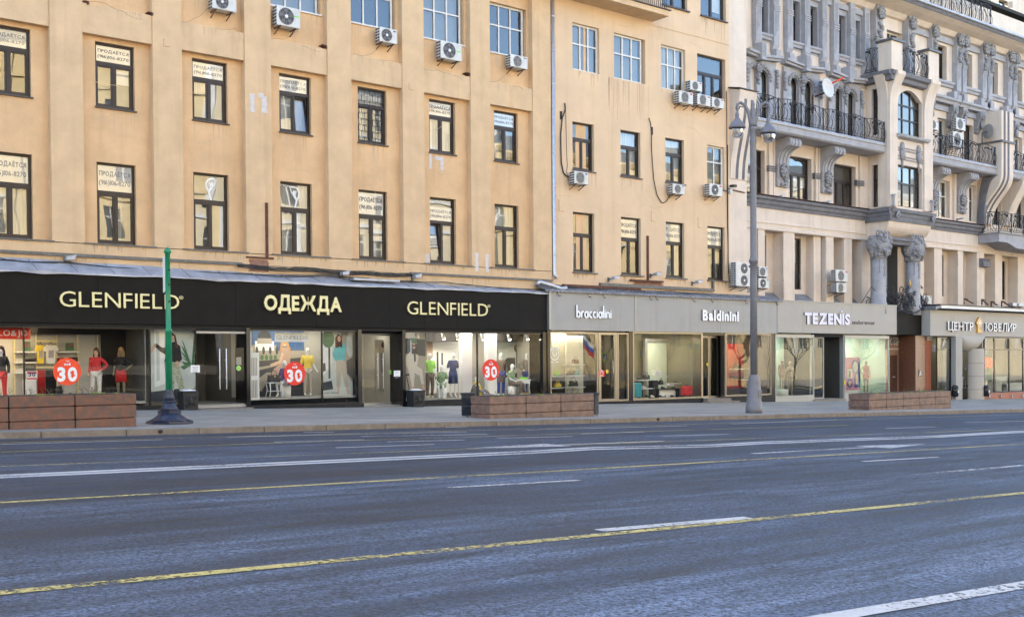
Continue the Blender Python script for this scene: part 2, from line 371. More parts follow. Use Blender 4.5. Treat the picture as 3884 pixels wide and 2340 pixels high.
M['whitepaint'] = paintmat('white_road_paint', (.47, .47, .47), .25)
M['whiteworn'] = paintmat('worn_white_road_paint', (.55, .55, .55), .46)
M['yellowpaint'] = paintmat('yellow_road_paint', (.50, .41, .14), .38)
def kerb_y(X): return -12.02-.024*(X-2)
def sheet(name, pts_xy, base, m):
    b = MB(); b.face([(x, y, gz(x, base)) for x, y in pts_xy]); o = b.build(name, m); o['kind'] = 'structure'; return o
XL, XR = -70, 190
sheet('ground', [(-600, -700), (700, -700), (700, 500), (-600, 500)], -.25, M['slabs'])
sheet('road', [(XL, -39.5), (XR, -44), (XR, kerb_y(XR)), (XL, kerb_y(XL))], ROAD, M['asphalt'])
sheet('pavement', [(XL, kerb_y(XL)+.16), (XR, kerb_y(XR)+.16), (XR, 1.6), (XL, 1.6)], PAV, M['slabs'])
b = MB(); x = XL
while x < XR:                                # kerb stones, each slightly out of line
    l = 1.55+random.random()*.25; j = random.uniform(-.006, .006); ya, yb = kerb_y(x), kerb_y(x+l)
    zt = [gz(q, PAV+.004)+j for q in (x+.008, x+l-.008)]; zb = [gz(q, ROAD-.05) for q in (x+.008, x+l-.008)]
    V = [(x+.008, ya+j, zb[0]), (x+l-.008, yb+j, zb[1]), (x+l-.008, yb+.162, zb[1]), (x+.008, ya+.162, zb[0]), (x+.008, ya+j, zt[0]), (x+l-.008, yb+j, zt[1]), (x+l-.008, yb+.162, zt[1]), (x+.008, ya+.162, zt[0])]
    b.faces(V, [(3,2,1,0),(4,5,6,7),(0,1,5,4),(1,2,6,5),(2,3,7,6),(3,0,4,7)]); x += l
o = b.build('kerb', M['granite'], bevel=.012); o['kind'] = 'structure'
b = MB()
for u, v in ((591, 1635), (2542, 1593)):     # drain holes in the kerb face
    p = G(u, v, .085); yk = kerb_y(p.x)-.012
    b.prism([(p.x+.055*math.cos(a*math.pi/6), .09+SL*p.x+.045*math.sin(a*math.pi/6)) for a in range(12)], yk, yk+.02)
o = b.build('kerb_drain', M['dark']); o['kind'] = 'structure'
def strip(mb, pts, wd, lift=.006):
    P = [G(u, v, ROAD) if not isinstance((u), Vector) else u for u, v in pts]
    if P[0].x > P[-1].x: P = P[::-1]
    for a, c in zip(P[:-1], P[1:]):
        d = (c-a); n = Vector((-d.y, d.x, 0)).normalized()*wd/2
        z = Vector((0, 0, lift)); mb.face([a-n+z, c-n+z, c+n+z, a+n+z])
wl, wo, yl = MB(), MB(), MB()
for off in (-3.8, 3.8):                      # double centre line with its wobble
    strip(wl, [(-400, 1826+off), (0, 1808+off), (1000, 1762+off), (2000, 1716+off), (2250, 1701+off*.9), (2700, 1691+off*.9), (2880, 1680+off*.8), (3550, 1656+off*.7), (3700, 1647+off*.6), (3884, 1637+off*.6), (5200, 1581+off*.5)], .24)
for p in ([(0,1686),(617,1668)], [(860,1658),(1770,1638)], [(1039,1677),(1380,1668)], [(1274,1698.5),(1648,1685.5)], [(1469,1676),(1761,1669)], [(1998,1631),(2606,1615)],
          [(2205,1646),(2444,1638)], [(1884,1662),(2172,1655.5)], [(2513,1654),(2765,1647)], [(2777,1608),(3174,1592)], [(3361,1625.5),(3548,1619)], [(3661,1603),(3884,1597)],
          [(1152,1640),(1266,1639)], [(1688,1621),(1770,1620)], [(3273,1750.5),(3560,1734)], [(1700,1850),(2196,1822)]): strip(wl, p, .12)
strip(wl, [(2269, 2013), (2842, 1964)], .16)
strip(wo, [(1370, 1656), (1850, 1647)], .15); strip(wo, [(3467, 1801), (3884, 1765)], .13)
strip(wl, [(2700, 2424), (3093, 2352), (3884, 2219), (4800, 2064)], .16)
def arrow(tail, tip, hw, fr):
    a, t_ = G(*tail, ROAD), G(*tip, ROAD); d = t_-a; n = Vector((-d.y, d.x, 0)).normalized(); h = a+d*fr; z = Vector((0, 0, .007))
    V = [a-n*.08+z, h-n*.08+z, h+n*.08+z, a+n*.08+z]
    if d.x < 0: V = V[::-1]
    wl.face(V); T = [h-n*hw+z, t_+z, h+n*hw+z]; wl.face(T if d.x > 0 else T)
arrow((2517, 1673), (1745, 1702), .42, .55); arrow((2854, 1721), (3511, 1685), .42, .66)
strip(yl, [(-300, 1924), (0, 1907), (2000, 1793), (3884, 1684), (5200, 1608)], .13); strip(yl, [(-500, 2299), (0, 2250), (2000, 2057), (3884, 1870), (5200, 1740)], .14)
strip(yl, [(0, 1715), (1884, 1654), (3215, 1613)], .09); strip(yl, [(0, 1769), (2000, 1696), (2509, 1676), (3884, 1627)], .09); strip(yl, [(0, 1680), (2000, 1627), (3884, 1572)], .09)
for b, n, m_ in ((wl, 'road_marking', 'whitepaint'), (wo, 'road_marking', 'whiteworn'), (yl, 'road_marking', 'yellowpaint')):
    o = b.build(n, M[m_]); o['kind'] = 'structure'
# ------------------------------------------------------------------ windows of the flats
def pane_quads(mb, rects, y, j=.004):
    for a, b_, c, d in rects:
        q = [random.uniform(-j, j) for _ in range(3)]
        mb.face([(a, y+q[0], c), (b_, y+q[1], c), (b_, y+q[2]+q[1]-q[0], d), (a, y+q[2], d)])
def brown_window(par, x0, x1, z0, z1, y, tr=.33, fm='brown', back='curt', tilt=None, gl='gwin', lights=2):
    """frame with a top light over two casements; the glass and what hangs behind it are sub-parts"""
    f = MB(); w_ = .075; zt = z1-(z1-z0)*tr; fy0, fy1 = y, y+.07
    f.box(x0, x0+w_, fy0, fy1, z0, z1); f.box(x1-w_, x1, fy0, fy1, z0, z1); f.box(x0+w_, x1-w_, fy0, fy1, z0, z0+.09); f.box(x0+w_, x1-w_, fy0, fy1, z1-.07, z1)
    f.box(x0+w_, x1-w_, fy0-.004, fy1, zt-.06, zt+.06)
    R_ = [(x0+w_, x1-w_, zt+.06, z1-.07)]; n = lights
    for i in range(n):
        a = x0+w_+(x1-x0-2*w_)*i/n; b_ = x0+w_+(x1-x0-2*w_)*(i+1)/n
        if i: f.box(a-.035, a+.035, fy0-.004, fy1, z0+.09, zt-.06)
        s_ = .05; aa = a+(.035 if i else 0); bb = b_-(.035 if i < n-1 else 0); cc, dd = z0+.09, zt-.06
        if tilt == i: continue
        f.box(aa, aa+s_, fy0+.012, fy1, cc, dd); f.box(bb-s_, bb, fy0+.012, fy1, cc, dd); f.box(aa+s_, bb-s_, fy0+.012, fy1, cc, cc+s_); f.box(aa+s_, bb-s_, fy0+.012, fy1, dd-s_, dd)
        R_.append((aa+s_, bb-s_, cc+s_, dd-s_))
    fr = f.build('window', M[fm], par)
    p = MB(); pane_quads(p, R_, y+.045)
    if tilt is not None:                     # casement tipped inwards at the top, mirrors the sky
        a = x0+w_+(x1-x0-2*w_)*tilt/n; b_ = x0+w_+(x1-x0-2*w_)*(tilt+1)/n; aa = a+(.035 if tilt else 0); bb = b_-(.035 if tilt < n-1 else 0)
        cc, dd = z0+.09, zt-.06; k = .17; s = MB()
        s.bar((aa+.03, y+.03, cc), (aa+.03, y+.03+k, dd-.02), .05, .05); s.bar((bb-.03, y+.03, cc), (bb-.03, y+.03+k, dd-.02), .05, .05)
        s.bar((aa+.055, y+.035, cc+.03), (bb-.055, y+.035, cc+.03), .05, .05); s.bar((aa+.055, y+.025+k, dd-.05), (bb-.055, y+.025+k, dd-.05), .05, .05)
        s.build('tilted_sash', M[fm], fr)
        p.face([(aa+.055, y+.03, cc+.05), (bb-.055, y+.03, cc+.05), (bb-.055, y+.03+k, dd-.07), (aa+.055, y+.03+k, dd-.07)])
    p.build('pane', M[gl], fr)
    c = MB(); c.face([(x0, y+.26, z0), (x1, y+.26, z0), (x1, y+.26, z1), (x0, y+.26, z1)])
    c.build('curtain' if back == 'curt' else 'blind', M[back], fr)
    rv = random.random()
    if rv < .5 and tilt is None:             # a roller blind or a side curtain behind one casement
        c = MB(); h_ = (zt-z0)*random.uniform(.25, .8); a_ = x0+w_ if random.random() < .5 else (x0+x1)/2; c_ = a_+(x1-x0)/2-w_
        if rv < .25: c.face([(a_, y+.15, zt-h_), (c_, y+.15, zt-h_), (c_, y+.15, zt), (a_, y+.15, zt)])
        else:
            V = []
            for i in range(9): V += [(a_+(c_-a_)*.55*i/8, y+.15+(.03 if i % 2 else 0), zt), (a_+(c_-a_)*(.4+.15*(rv > .4))*i/8, y+.15+(.03 if i % 2 else 0), z0+.05)]
            c.faces(V, [(2*i+1, 2*i+3, 2*i+2, 2*i) for i in range(8)])
        c.build('roller_blind' if rv < .25 else 'side_curtain', M['wht' if rv < .12 else 'curt'], fr)
    return fr
def grid_window(par, x0, x1, z0, z1, y, cols=3, fm='white', back='blind', rows=(.42,), gl='gwinl', bw=.06):
    f = MB(); w_ = .08; fy0, fy1 = y, y+.07
    f.box(x0, x0+w_, fy0, fy1, z0, z1); f.box(x1-w_, x1, fy0, fy1, z0, z1); f.box(x0+w_, x1-w_, fy0, fy1, z0, z0+w_); f.box(x0+w_, x1-w_, fy0, fy1, z1-w_, z1)
    xs = [x0+w_]; zs = [z0+w_]
    for i in range(1, cols):
        xx = x0+w_+(x1-x0-2*w_)*i/cols; f.box(xx-bw/2, xx+bw/2, fy0-.003, fy1, z0+w_, z1-w_); xs.append(xx)
    for r in sorted((1-q for q in rows)):
        zz = z0+w_+(z1-z0-2*w_)*r; zs.append(zz)
        e = xs+[x1-w_]
        for a, b_ in zip(e[:-1], e[1:]): f.box(a+(bw/2 if a != xs[0] else 0), b_-(bw/2 if b_ != x1-w_ else 0), fy0, fy1, zz-bw/2, zz+bw/2)
    xs.append(x1-w_); zs.append(z1-w_); R_ = []
    for i in range(len(xs)-1):
        for j in range(len(zs)-1): R_.append((xs[i]+(bw/2 if i else 0), xs[i+1]-(bw/2 if i < len(xs)-2 else 0), zs[j]+(bw/2 if j else 0), zs[j+1]-(bw/2 if j < len(zs)-2 else 0)))
    fr = f.build('window', M[fm], par); p = MB(); pane_quads(p, R_, y+.045, .003); p.build('pane', M[gl], fr)
    c = MB(); c.face([(x0, y+.26, z0), (x1, y+.26, z0), (x1, y+.26, z1), (x0, y+.26, z1)]); c.build('blind', M[back], fr)
    return fr
ROWS_BANNER = 'for sale banners behind the window glass'
def banner(x0, x1, z0, z1, y, where, ink='greyink', text_h=.20):
    t = thing('for_sale_banner', 'white banner ПРОДАЁТСЯ '+where, 'banner', ((x0+x1)/2, y, z0), ROWS_BANNER)
    s = MB(); n = 6; V = []
    for i in range(n+1):
        for j in (0, 1): V.append((x0+(x1-x0)*i/n, y+.004*math.sin(i*2.1+x0)+.005, z0 if not j else z1))
    s.faces(V, [(2*i, 2*i+2, 2*i+3, 2*i+1) for i in range(n)]); s.build('paper', M['paper'], t)
    l = MB(); h = z1-z0; wd = x1-x0
    text(l, 'ПРОДАЁТСЯ', x0+wd*.06, x1-wd*.05, z0+h*.60, h*.185, y-.004, .003, .014, .1); l.build('lettering', M[ink], t); l = MB()
    text(l, '(916)106-8270', x0+wd*.05, x1-wd*.05, z0+h*.25, h*.185, y-.004, .003, .012, .07)
    l.build('lettering', M[ink], t)
    return t
# ------------------------------------------------------------------ beige block with pilasters
BX0, BX1 = -70, 31.16
bl = thing('beige_building', 'long beige stuccoed block with flat pilasters above the black clothes shop', 'building', (20, 0, 0))
def PIL(k): return 10.57+3.263*k
def WX(k): return 12.05+3.245*k
RA, RB, RCW = (9.67, 11.76), (5.28, 7.90), (14.12, 16.18)
wl_ = MB()
for k in range(-2, 7):
    a, c = PIL(k)+1.0, PIL(k+1)
    x0 = WX(k)
    hs = [(x0, x0+1.27, *RA), (x0, x0+1.27, *RB), (a+.10, c-.12, *RCW), (a+.1, c-.12, 18.4, 20.5)]
    if k < -1: hs = []
    wl_.wall(a, c, 5.22, 24, .27, hs, .3)
wl_.face([(BX0, .27, 4.0), (PIL(-2), .27, 4.0), (PIL(-2), .27, 24), (BX0, .27, 24)])
wl_.build('wall', M['peach'], bl)
for k in range(-2, 7):
    p = MB(); p.box(PIL(k), PIL(k)+1.0 if k < 6 else BX1, 0, .29, 5.225, 24); p.build('pilaster', M['pilaster'], bl)
    s = MB(); a, c = PIL(k)+1.0, PIL(k+1)
    if k < 6:
        for zz in (11.9, 16.9): s = MB(); s.prism([(a+.001, zz), (c-.001, zz), (c-.001, zz+.95), (a+.001, zz+.95)], .035, .285); s.build('spandrel_band', M['pilaster'], bl, bevel=.012)
        s = MB(); s.box(a-.05, c+.06, -.05, .3, 5.2, 5.25); s.build('ledge', M['sill'], bl)
b = MB(); b.box(PIL(-2), BX1, .004, .3, 4.2, 5.2)
for k in range(-1, 7): b.box(PIL(k)-.006, PIL(k)+.006, 0, .01, 4.21, 5.19); b.box(PIL(k)+.994, PIL(k)+1.006, 0, .01, 4.21, 5.19)
b.build('plinth_band', M['pilaster'], bl)
b = MB(); b.box(BX0, BX1, 1.2, 14, 4.6, 24.0); b.box(BX0, BX1, .3, 14, 24.0, 24.4); b.box(BX0, BX1, 6.0, 14, -1, 4.6); b.build('core', M['dark'], bl)
b = MB(); b.prof([(-.35, 24.4), (.3, 24.4), (.3, 23.5), (0, 23.5), (-.1, 23.9), (-.35, 24.1)], BX0, BX1); b.build('cornice', M['pilaster'], bl)
for k in range(-1, 6):
    x0 = WX(k)
    brown_window(bl, x0, x0+1.27, *RA, .40, .31, back=random.choice(['curt', 'blind', 'dark']), tilt=1 if k == 2 else None, gl='gwin')
    brown_window(bl, x0, x0+1.27, *RB, .40, .365, back=random.choice(['blind', 'curt', 'blind']), tilt=0 if k == 4 else None, gl='gwin')
    a, c = PIL(k)+1.1, PIL(k+1)-.12
    grid_window(bl, a, c-.06, *RCW, .42, 3, back='dark' if k % 2 else 'blind', rows=(.42,)); grid_window(bl, a, c-.06, 18.4, 20.5, .42, 3)
    s = MB(); s.box(x0-.03, x0+1.32, .2, .41, RA[0]-.045, RA[0]); s.build('window_sill', M['silld'], bl)
    s = MB(); s.box(a-.03, c+.02, .2, .43, RCW[0]-.05, RCW[0]); s.build('window_sill', M['white'], bl)
random.seed(5)
def lattice(x0, z0, z1):
    b = MB(); y = .36; rows = 9; hz = (z1-z0)/rows
    for i in range(rows+1): b.box(x0+.03, x0+1.24, y-.009, y+.009, z0+i*hz-.009, z0+i*hz+.009)
    for i in range(rows):
        for j in range(5):
            xx = x0+.1+j*.24+(.12 if i % 2 else 0)
            if xx < x0+1.22: b.box(xx-.008, xx+.008, y-.008, y+.008, z0+i*hz+.009, z0+(i+1)*hz-.009)
    b.build('window_grille', M['iron'], bl)
lattice(WX(3), RA[0]+.02, RA[1]-.03)
def top_light(x0, row, tr):
    z0, z1 = row; zt = z1-(z1-z0)*tr; return x0+.075, x0+1.195, zt+.06, z1-.07
NTH = ['in the window cut by photo edge']+['in the %s window bay' % q for q in ('second', 'third', 'fourth', 'fifth', 'sixth', 'seventh')]
for k, ink in ((-1, 'greyink'), (0, 'ink'), (1, 'greyink'), (2, 'greyink'), (4, 'ink'), (5, 'greyink')):
    a, c, d, e = top_light(WX(k), RA, .31); banner(a, c, d, e, .448, NTH[k+1]+', upper row of beige block', ink)
for k, ink in ((-1, 'greyink'), (0, 'greyink'), (3, 'ink'), (4, 'greyink')):
    a, c, d, e = top_light(WX(k), RB, .365)
    if k == 4: e = d+(e-d)*.66
    banner(a, c, d, e, .448, NTH[k+1]+', lower row of beige block', ink)
for k, mir in ((1, 1), (2, -1)):              # gymnast stickers on two top lights
    a, c, d, e = top_light(WX(k), RB, .365); cx = (a+c)/2+.05; b = MB(); h = e-d
    P = lambda x, z: (cx+mir*x, d+z*h)
    b.ribbon([P(.02, .0), P(-.03, .2), P(-.06, .35)], .06, .440, .444); b.ribbon([P(-.06, .35), P(.02, .5), P(.06, .55)], .08, .4395, .4435)
    b.ribbon([P(-.06, .35), P(-.14, .5), P(-.16, .7), P(-.08, .85), P(.05, .92), P(.18, .9)], .055, .439, .443)
    b.ribbon([P(.06, .55), P(.14, .65), P(.18, .78), P(.22, .9)], .04, .4385, .4425); b.ribbon([P(.02, .5), P(.0, .65), P(-.04, .75)], .05, .438, .442)
    b.prism([P(.06+.05*math.cos(t*.7854), .68+.09*math.sin(t*.7854)) for t in range(8)], .437, .441)
    tag(centre(b.build('window_sticker', M['wht'])), 'white gymnast silhouette sticker on the lower row glass '+NTH[k+1], 'sticker', 'gymnast stickers')
# whitewashed patches, rust stains and vent covers on the plaster
def patch(pts, m, y, name='plaster_patch', label='white filler smear on the beige wall', host=None):
    b = MB(); b.prism(pts, y-.004, y); absorb([c for c in (host or bl).children if c.name.startswith('wall')][0], b, M[m])
M['filler'] = mat('white_filler', (.66, .60, .57), .9, var=.15, scale=9)
def jag(k, x0, x1, y0, y1, Y, m='filler', host=None, n=7, a=.06):
    X0, Z1 = K(k, x0, y0, Y); X1, _ = K(k, x1, (y0+y1)/2, Y); _, Z0 = K(k, x0, y1, Y); wd = X1-X0
    L = [(X0+random.uniform(-a, a)*wd*1.5, Z0+(Z1-Z0)*i/n) for i in range(n+1)]; Rr = [(X1+random.uniform(-a, a)*wd*1.5, Z1-(Z1-Z0)*i/n) for i in range(n+1)]
    patch(Rr+L, m, Y, host=host)
jag('a1', 2335, 2378, 875, 1045, -.0); jag('a2', 80, 128, 900, 1052, -.0); jag('a2', 48, 100, 868, 915, -.001)
jag('b2', 1645, 1670, 85, 222, .268); jag('b2', 1700, 1780, 105, 140, .268); jag('b2', 1750, 1782, 140, 238, .267)
jag('b2', 1600, 1648, 1015, 1100, .268); jag('b2', 2075, 2105, 1005, 1180, 0); jag('b2', 2170, 2200, 1020, 1185, 0)
M['rust'] = mat('rusty_iron', (.13, .05, .03), .8, var=.5, scale=12)
b = MB(); X0, Z1 = K('b2', 112, 540, 0); _, Z0 = K('b2', 125, 1050, 0); b.box(X0, X0+.09, -.05, 0, Z0, Z1); X1, _ = K('b1', 2300, 1045, 0)
b.box(X1, K('b2', 190, 1060, 0)[0], -.05, 0, Z0-.06, Z0); b.build('rusty_bracket', M['rust'], bl)
M['bareb'] = mat('bare_masonry', (.30, .16, .11), .9, var=.3, scale=6)
jag('b2', -40, 140, 1065, 1180, -.001, 'bareb')
for k_, x, y in (('a1', 1528, 358), ('a2', 1455, 775)):
    X0, Z1 = K(k_, x, y, 0); b = MB(); b.box(X0, X0+.22, -.02, 0, Z1-.27, Z1); b.build('vent_cover', M['pilaster'], bl, bevel=.01)
for k_, x, y in (('a1', 770, 10), ('a1', 1370, 115), ('a2', 630, 420), ('a2', 1975, 680)):   # sawn-off steel stubs above the bands
    X0, Z1 = K(k_, x, y, .15); b = MB(); b.box(X0, X0+.16, .02, .27, Z1-.05, Z1-.01); b.box(X0+.1, X0+.15, -.06, .27, Z1-.13, Z1-.05); b.build('steel_stub', M['rust'], bl)
# cable trunking and loose wires above the shop roofs
b = MB(); b.box(BX0, 16.9, -.07, .0, 4.775, 4.875); b.box(23.9, BX1, -.07, 0, 4.775, 4.86); b.build('cable_trunking', M['sill'], bl)
random.seed(3)
def wire(b, pts, r=.012, sag=.03, n=10, jit=.015):
    Q = []
    for p, q in zip(pts[:-1], pts[1:]):
        p, q = Vector(p), Vector(q)
        for i in range(n):
            t = i/n; c = p.lerp(q, t); c.z -= sag*math.sin(math.pi*t)+random.uniform(-jit, jit); Q.append(c)
    Q.append(Vector(pts[-1])); b.tube(Q, r, 5)
b = MB()
for i in range(7): wire(b, [(16.7, -.06-.01*i, 4.84-.02*i), (19.5, -.05, 4.84-.025*i), (22, -.06, 4.82-.025*i), (24.0, -.05, 4.84-.02*i)], .011, .05)
for i in range(3): wire(b, [(7+i, -.1-.02*i, 4.66-.03*i), (11, -.12, 4.58), (15.5, -.1, 4.5-.03*i), (20, -.15, 4.6-.04*i), (25.5, -.12, 4.52), (30.6, -.2, 4.40)], .014, .06)
b.build('cable_bundle', M['cable'], bl)
# ------------------------------------------------------------------ plain beige house with the drainpipe
B2 = thing('plain_building', 'flat beige stuccoed house with a grey drainpipe and four air conditioners', 'building', (37, .1, 0))
c0, c1 = 31.16, 42.86
X2 = [32.47, 35.38, 38.31, 41.23]
hs = []
for x in X2: hs += [(x, x+1.27, 9.71, 11.80), (x, x+1.27, 5.26, 7.88)]
hs += [(32.5, 34.1, 14.07, 16.1), (35.0, 37.0, 14.07, 16.1), (38.04, 39.7, 14.07, 16.1), (40.54, 42.6, 14.07, 16.1), (38.1, 39.85, 17.95, 19.9), (40.8, 42.65, 17.95, 19.9), (33.4, 36.2, 17.3, 20)]
b = MB(); b.wall(c0, c1, 4.0, 24, .1, hs, .3); b.build('wall', M['peach2'], B2)
b = MB(); b.box(c0, c1, 1.2, 14, 4.6, 24); b.box(c0, c1+1.5, .3, 14, 24, 24.4); b.box(c0, c1+1.5, 6, 14, -1, 4.6); b.build('core', M['dark'], B2)
b = MB(); b.prof([(-.3, 24.4), (.3, 24.4), (.3, 23.6), (.09, 23.6), (-.05, 23.9), (-.3, 24.1)], c0+.01, c1+1.4); b.build('cornice', M['pilaster'], B2)
for i, x in enumerate(X2):
    if i == 3: grid_window(B2, x, x+1.27, 9.71, 11.80, .24, 2, rows=(.36,), back='blind')
    else: brown_window(B2, x, x+1.27, 9.71, 11.80, .24, .34, back=['dark', 'curt', 'curt'][i], gl='gwinl' if i == 0 else 'gwin')
    brown_window(B2, x, x+1.27, 5.26, 7.88, .24, .365, back=['blind', 'dark', 'curt', 'blind'][i])
    s = MB(); s.box(x-.05, x+1.36, .03, .26, 9.665, 9.71); s.build('window_sill', M['silld'], B2); s = MB(); s.box(x-.05, x+1.4, .0, .26, 5.21, 5.26); s.build('window_sill', M['sill'], B2)
    if i: banner(x+.075, x+1.195, 7.88-2.62*.365+.06, 7.81, .288, 'in the '+['', 'second', 'third', 'fourth'][i]+' low window of the plain house', ['', 'ink', 'greyink', 'greyink'][i])
for a, c in ((32.5, 34.1), (35.0, 37.0), (38.04, 39.7)):
    e = .12 if a == 35.0 else 0
    grid_window(B2, a, c-e, 14.07, 16.1, .24, 3, rows=(.42,), back='curt' if a > 38 else 'blind', bw=.07)
brown_window(B2, 40.54, 42.5, 14.07, 16.1, .24, .42, back='dark', gl='gwinl', lights=3)
brown_window(B2, 38.1, 39.85, 17.95, 19.9, .24, .3, back='dark', gl='gwinl'); brown_window(B2, 40.8, 42.6, 17.95, 19.9, .24, .3, back='dark', gl='gwinl')
brown_window(B2, 33.4, 36.2, 17.3, 20, .24, .3, fm='white', back='dark', gl='gwinl', lights=3)
for a, c in ((38.08, 39.95), (40.75, 42.7)):
    s = MB(); s.box(a, c, -.02, .26, 17.9, 17.95); s.build('window_sill', M['silld'], B2)
s = MB(); s.box(c0+6.4, c1, .08, .12, 16.86, 16.9); s.build('plaster_joint', M['pilaster'], B2)
b = MB(); b.prism([(29.2, 17.27), (37.5, 17.27), (37.5, 17.02), (29.2, 17.02)], -.95, .1); ba = b.build('balcony', M['pilaster'], B2, bevel=.012)
b = MB(); b.box(29.1, 37.58, -1.02, .1, 17.275, 17.31); b.build('balcony_flashing', M['silld'], ba)
b = MB(); x = 29.3
while x < 37.4: b.box(x-.012, x+.012, -.9, -.876, 17.31, 18.3); x += .13
y = -.75
while y < .1: b.box(37.388, 37.412, y-.012, y+.012, 17.31, 18.3); y += .13
b.box(29.2, 37.42, -.91, -.866, 18.3, 18.34); b.box(37.376, 37.42, -.866, .1, 18.3, 18.34); b.build('balcony_railing', M['iron'], ba)
b = MB(); b.tube([(31.28, -.0, 24), (31.28, -.0, 5.1), (31.33, -.1, 4.93)], .085, 12)
for z in [5.9+1.45*i for i in range(9)]: b.lathe(31.28, 0, [(.093, z), (.1, z+.02), (.1, z+.05), (.093, z+.07)], 12); b.box(31.18, 31.38, .06, .1, z+.02, z+.06)
b.build('drainpipe', M['pipe'], B2)
b = MB(); b.box(c0, c1, -.0, .1, 4.72, 4.86) if False else b.box(34.0, 41.6, -.02, .1, 4.70, 4.84); b.box(41.5, 41.6, -.02, .1, 4.84, 5.2); b.build('cable_trunking', M['sill'], B2)
b = MB(); X0, Z = K('b3', 1310, 850, .1); b.box(X0, X0+.1, .03, .1, 5.05, Z); b.build('rusty_pipe', M['rust'], B2)
jag('b3', 1185, 1455, 1270, 1330, .098, 'bareb', B2); b = MB(); X0, Z = K('b3', 1158, 1255, .05); X1 = K('b3', 1460, 1270, .05)[0]; b.box(X0, X1, -.03, .1, Z-.08, Z); b.build('rusty_bracket', M['rust'], B2)
for k_, x, y in (('a3', 500, 1040), ('a3', 1352, 1187)):
    X0, Z1 = K(k_, x, y, .1); b = MB(); b.box(X0, X0+.14, .096, .11, Z1-.36, Z1); b.build('vent_hole', M['dark'], B2)
for x, y in ((490, 508), (1353, 612), (1790, 675)):
    X0, Z1 = K('b3', x, y, .1); b = MB(); b.box(X0, X0+.28, .07, .1, Z1-.5, Z1); b.build('vent_cover', M['peach2'], B2, bevel=.02)
def wpx(b, k_, pts, Y, r): b.tube([(K(k_, x, y, Y)[0], Y, K(k_, x, y, Y)[1]) for x, y in pts], r, 5)
b = MB(); wpx(b, 'b3', [(548, -390), (553, -330), (524, -250), (510, -100), (512, 50), (516, 170), (535, 260), (562, 292), (612, 300)], .05, .03); b.build('wall_cable', M['cable'], B2)
b = MB(); wpx(b, 'b3', [(556, -330), (560, -150), (566, 100), (572, 190), (565, 250), (580, 320), (605, 355)], .06, .012); b.build('wall_cable', M['cable'], B2)
b = MB(); wpx(b, 'b3', [(1333, -250), (1350, -200), (1358, -100), (1358, 30), (1365, 150), (1380, 330), (1410, 470), (1445, 530), (1465, 545), (1500, 525), (1530, 470), (1545, 455)], .05, .022); b.build('wall_cable', M['cable'], B2)
b = MB(); wpx(b, 'b3', [(2070, 0), (2072, 500), (2076, 1200)], .05, .02); b.build('wall_cable', M['cable'], B2)
b = MB(); wpx(b, 'b3', [(2060, -500), (2064, 0), (2068, 700), (2078, 1160), (2085, 1290)], .06, .018); b.build('wall_cable', M['cable'], B2)
M['stain'] = mat('rain_stain', (.59, .41, .255), .95, var=.15, scale=3, stretch=(6, 6, .3)); M['soot'] = mat('soot_line', (.20, .14, .10), .95, var=.3, scale=8); M['stain2'] = mat('soot_stain', (.50, .36, .235), .95, var=.2, scale=3, stretch=(6, 6, .3))
def drips(x0, x1, zt, lmin, lmax, n, y, host, m='stain', seed=0):
    rd = random.Random(seed); b = MB()
    for i in range(n):
        x = rd.uniform(x0, x1); l = rd.uniform(lmin, lmax); w0 = rd.uniform(.01, .035); z = zt-rd.uniform(0, .03); P = [(x-w0, z), (x-w0*.8, z-l*.4), (x-w0*.25, z-l), (x+w0*.25, z-l), (x+w0*.7, z-l*.5), (x+w0, z)]
        b.prism(P[::-1], y-.0015-.0001*(i % 9), y+.001)
    absorb([c for c in host.children if c.name.startswith('wall') and 'cable' not in c.name][0] if y > .01 else [c for c in host.children if c.name.startswith('plinth_band')][0], b, M[m])
drips(34.6, 37.2, 14.05, .5, 1.9, 24, .1, B2, 'stain', 1); drips(38.0, 39.9, 14.05, .2, .9, 10, .1, B2, 'stain', 2); drips(32.4, 34.3, 14.05, .1, .6, 8, .1, B2, 'stain', 3)
for i, x in enumerate(X2): drips(x-.05, x+1.4, 9.66, .1, .7, 7, .1, B2, 'stain', 10+i); drips(x-.05, x+1.4, 5.21, .1, .35, 8, .1, B2, 'stain2', 20+i)
drips(40.9, 42.6, 17.88, .2, 1.0, 9, .1, B2, 'stain2', 31); drips(35.8, 38.2, 5.05, .1, .3, 14, .1, B2, 'stain2', 32); drips(34.0, 41.5, 4.70, .05, .25, 40, .1, B2, 'stain2', 33)
def crack(x, z, L, ang, y, host, m='stain2', seed=0, w_=.012, part='wall'):
    rd = random.Random(seed); P = [(x, z)]
    for i in range(9): ang += rd.uniform(-.35, .35); P.append((P[-1][0]+L/9*math.cos(ang), P[-1][1]+L/9*math.sin(ang))); ang *= .9
    b = MB(); b.ribbon(P, w_, y-.002, y+.001); absorb([c for c in host.children if c.name.startswith(part)][0], b, M[m])
rq = random.Random(9)
for k in range(0, 6):
    for q in range(3): crack(PIL(k)+1.05+rq.uniform(0, .8), rq.choice((8.3, 8.9, 9.3, 13.3, 10.5)), rq.uniform(.5, 1.2), rq.uniform(-.3, .3), .27, bl, 'stain', 100+k*5+q)
    crack(PIL(k)+1.03, 12.82, 1.2, 0, .035, bl, 'soot', 150+k, .010); crack(PIL(k)+2.2, 12.83, .8, 0, .035, bl, 'soot', 160+k, .008)
for q in range(16): crack(rq.uniform(31.6, 41.5), rq.choice((8.5, 9.0, 12.4, 13.0, 13.4, 16.5)), rq.uniform(.5, 1.6), rq.uniform(-.4, .4), .1, B2, 'stain', 200+q)
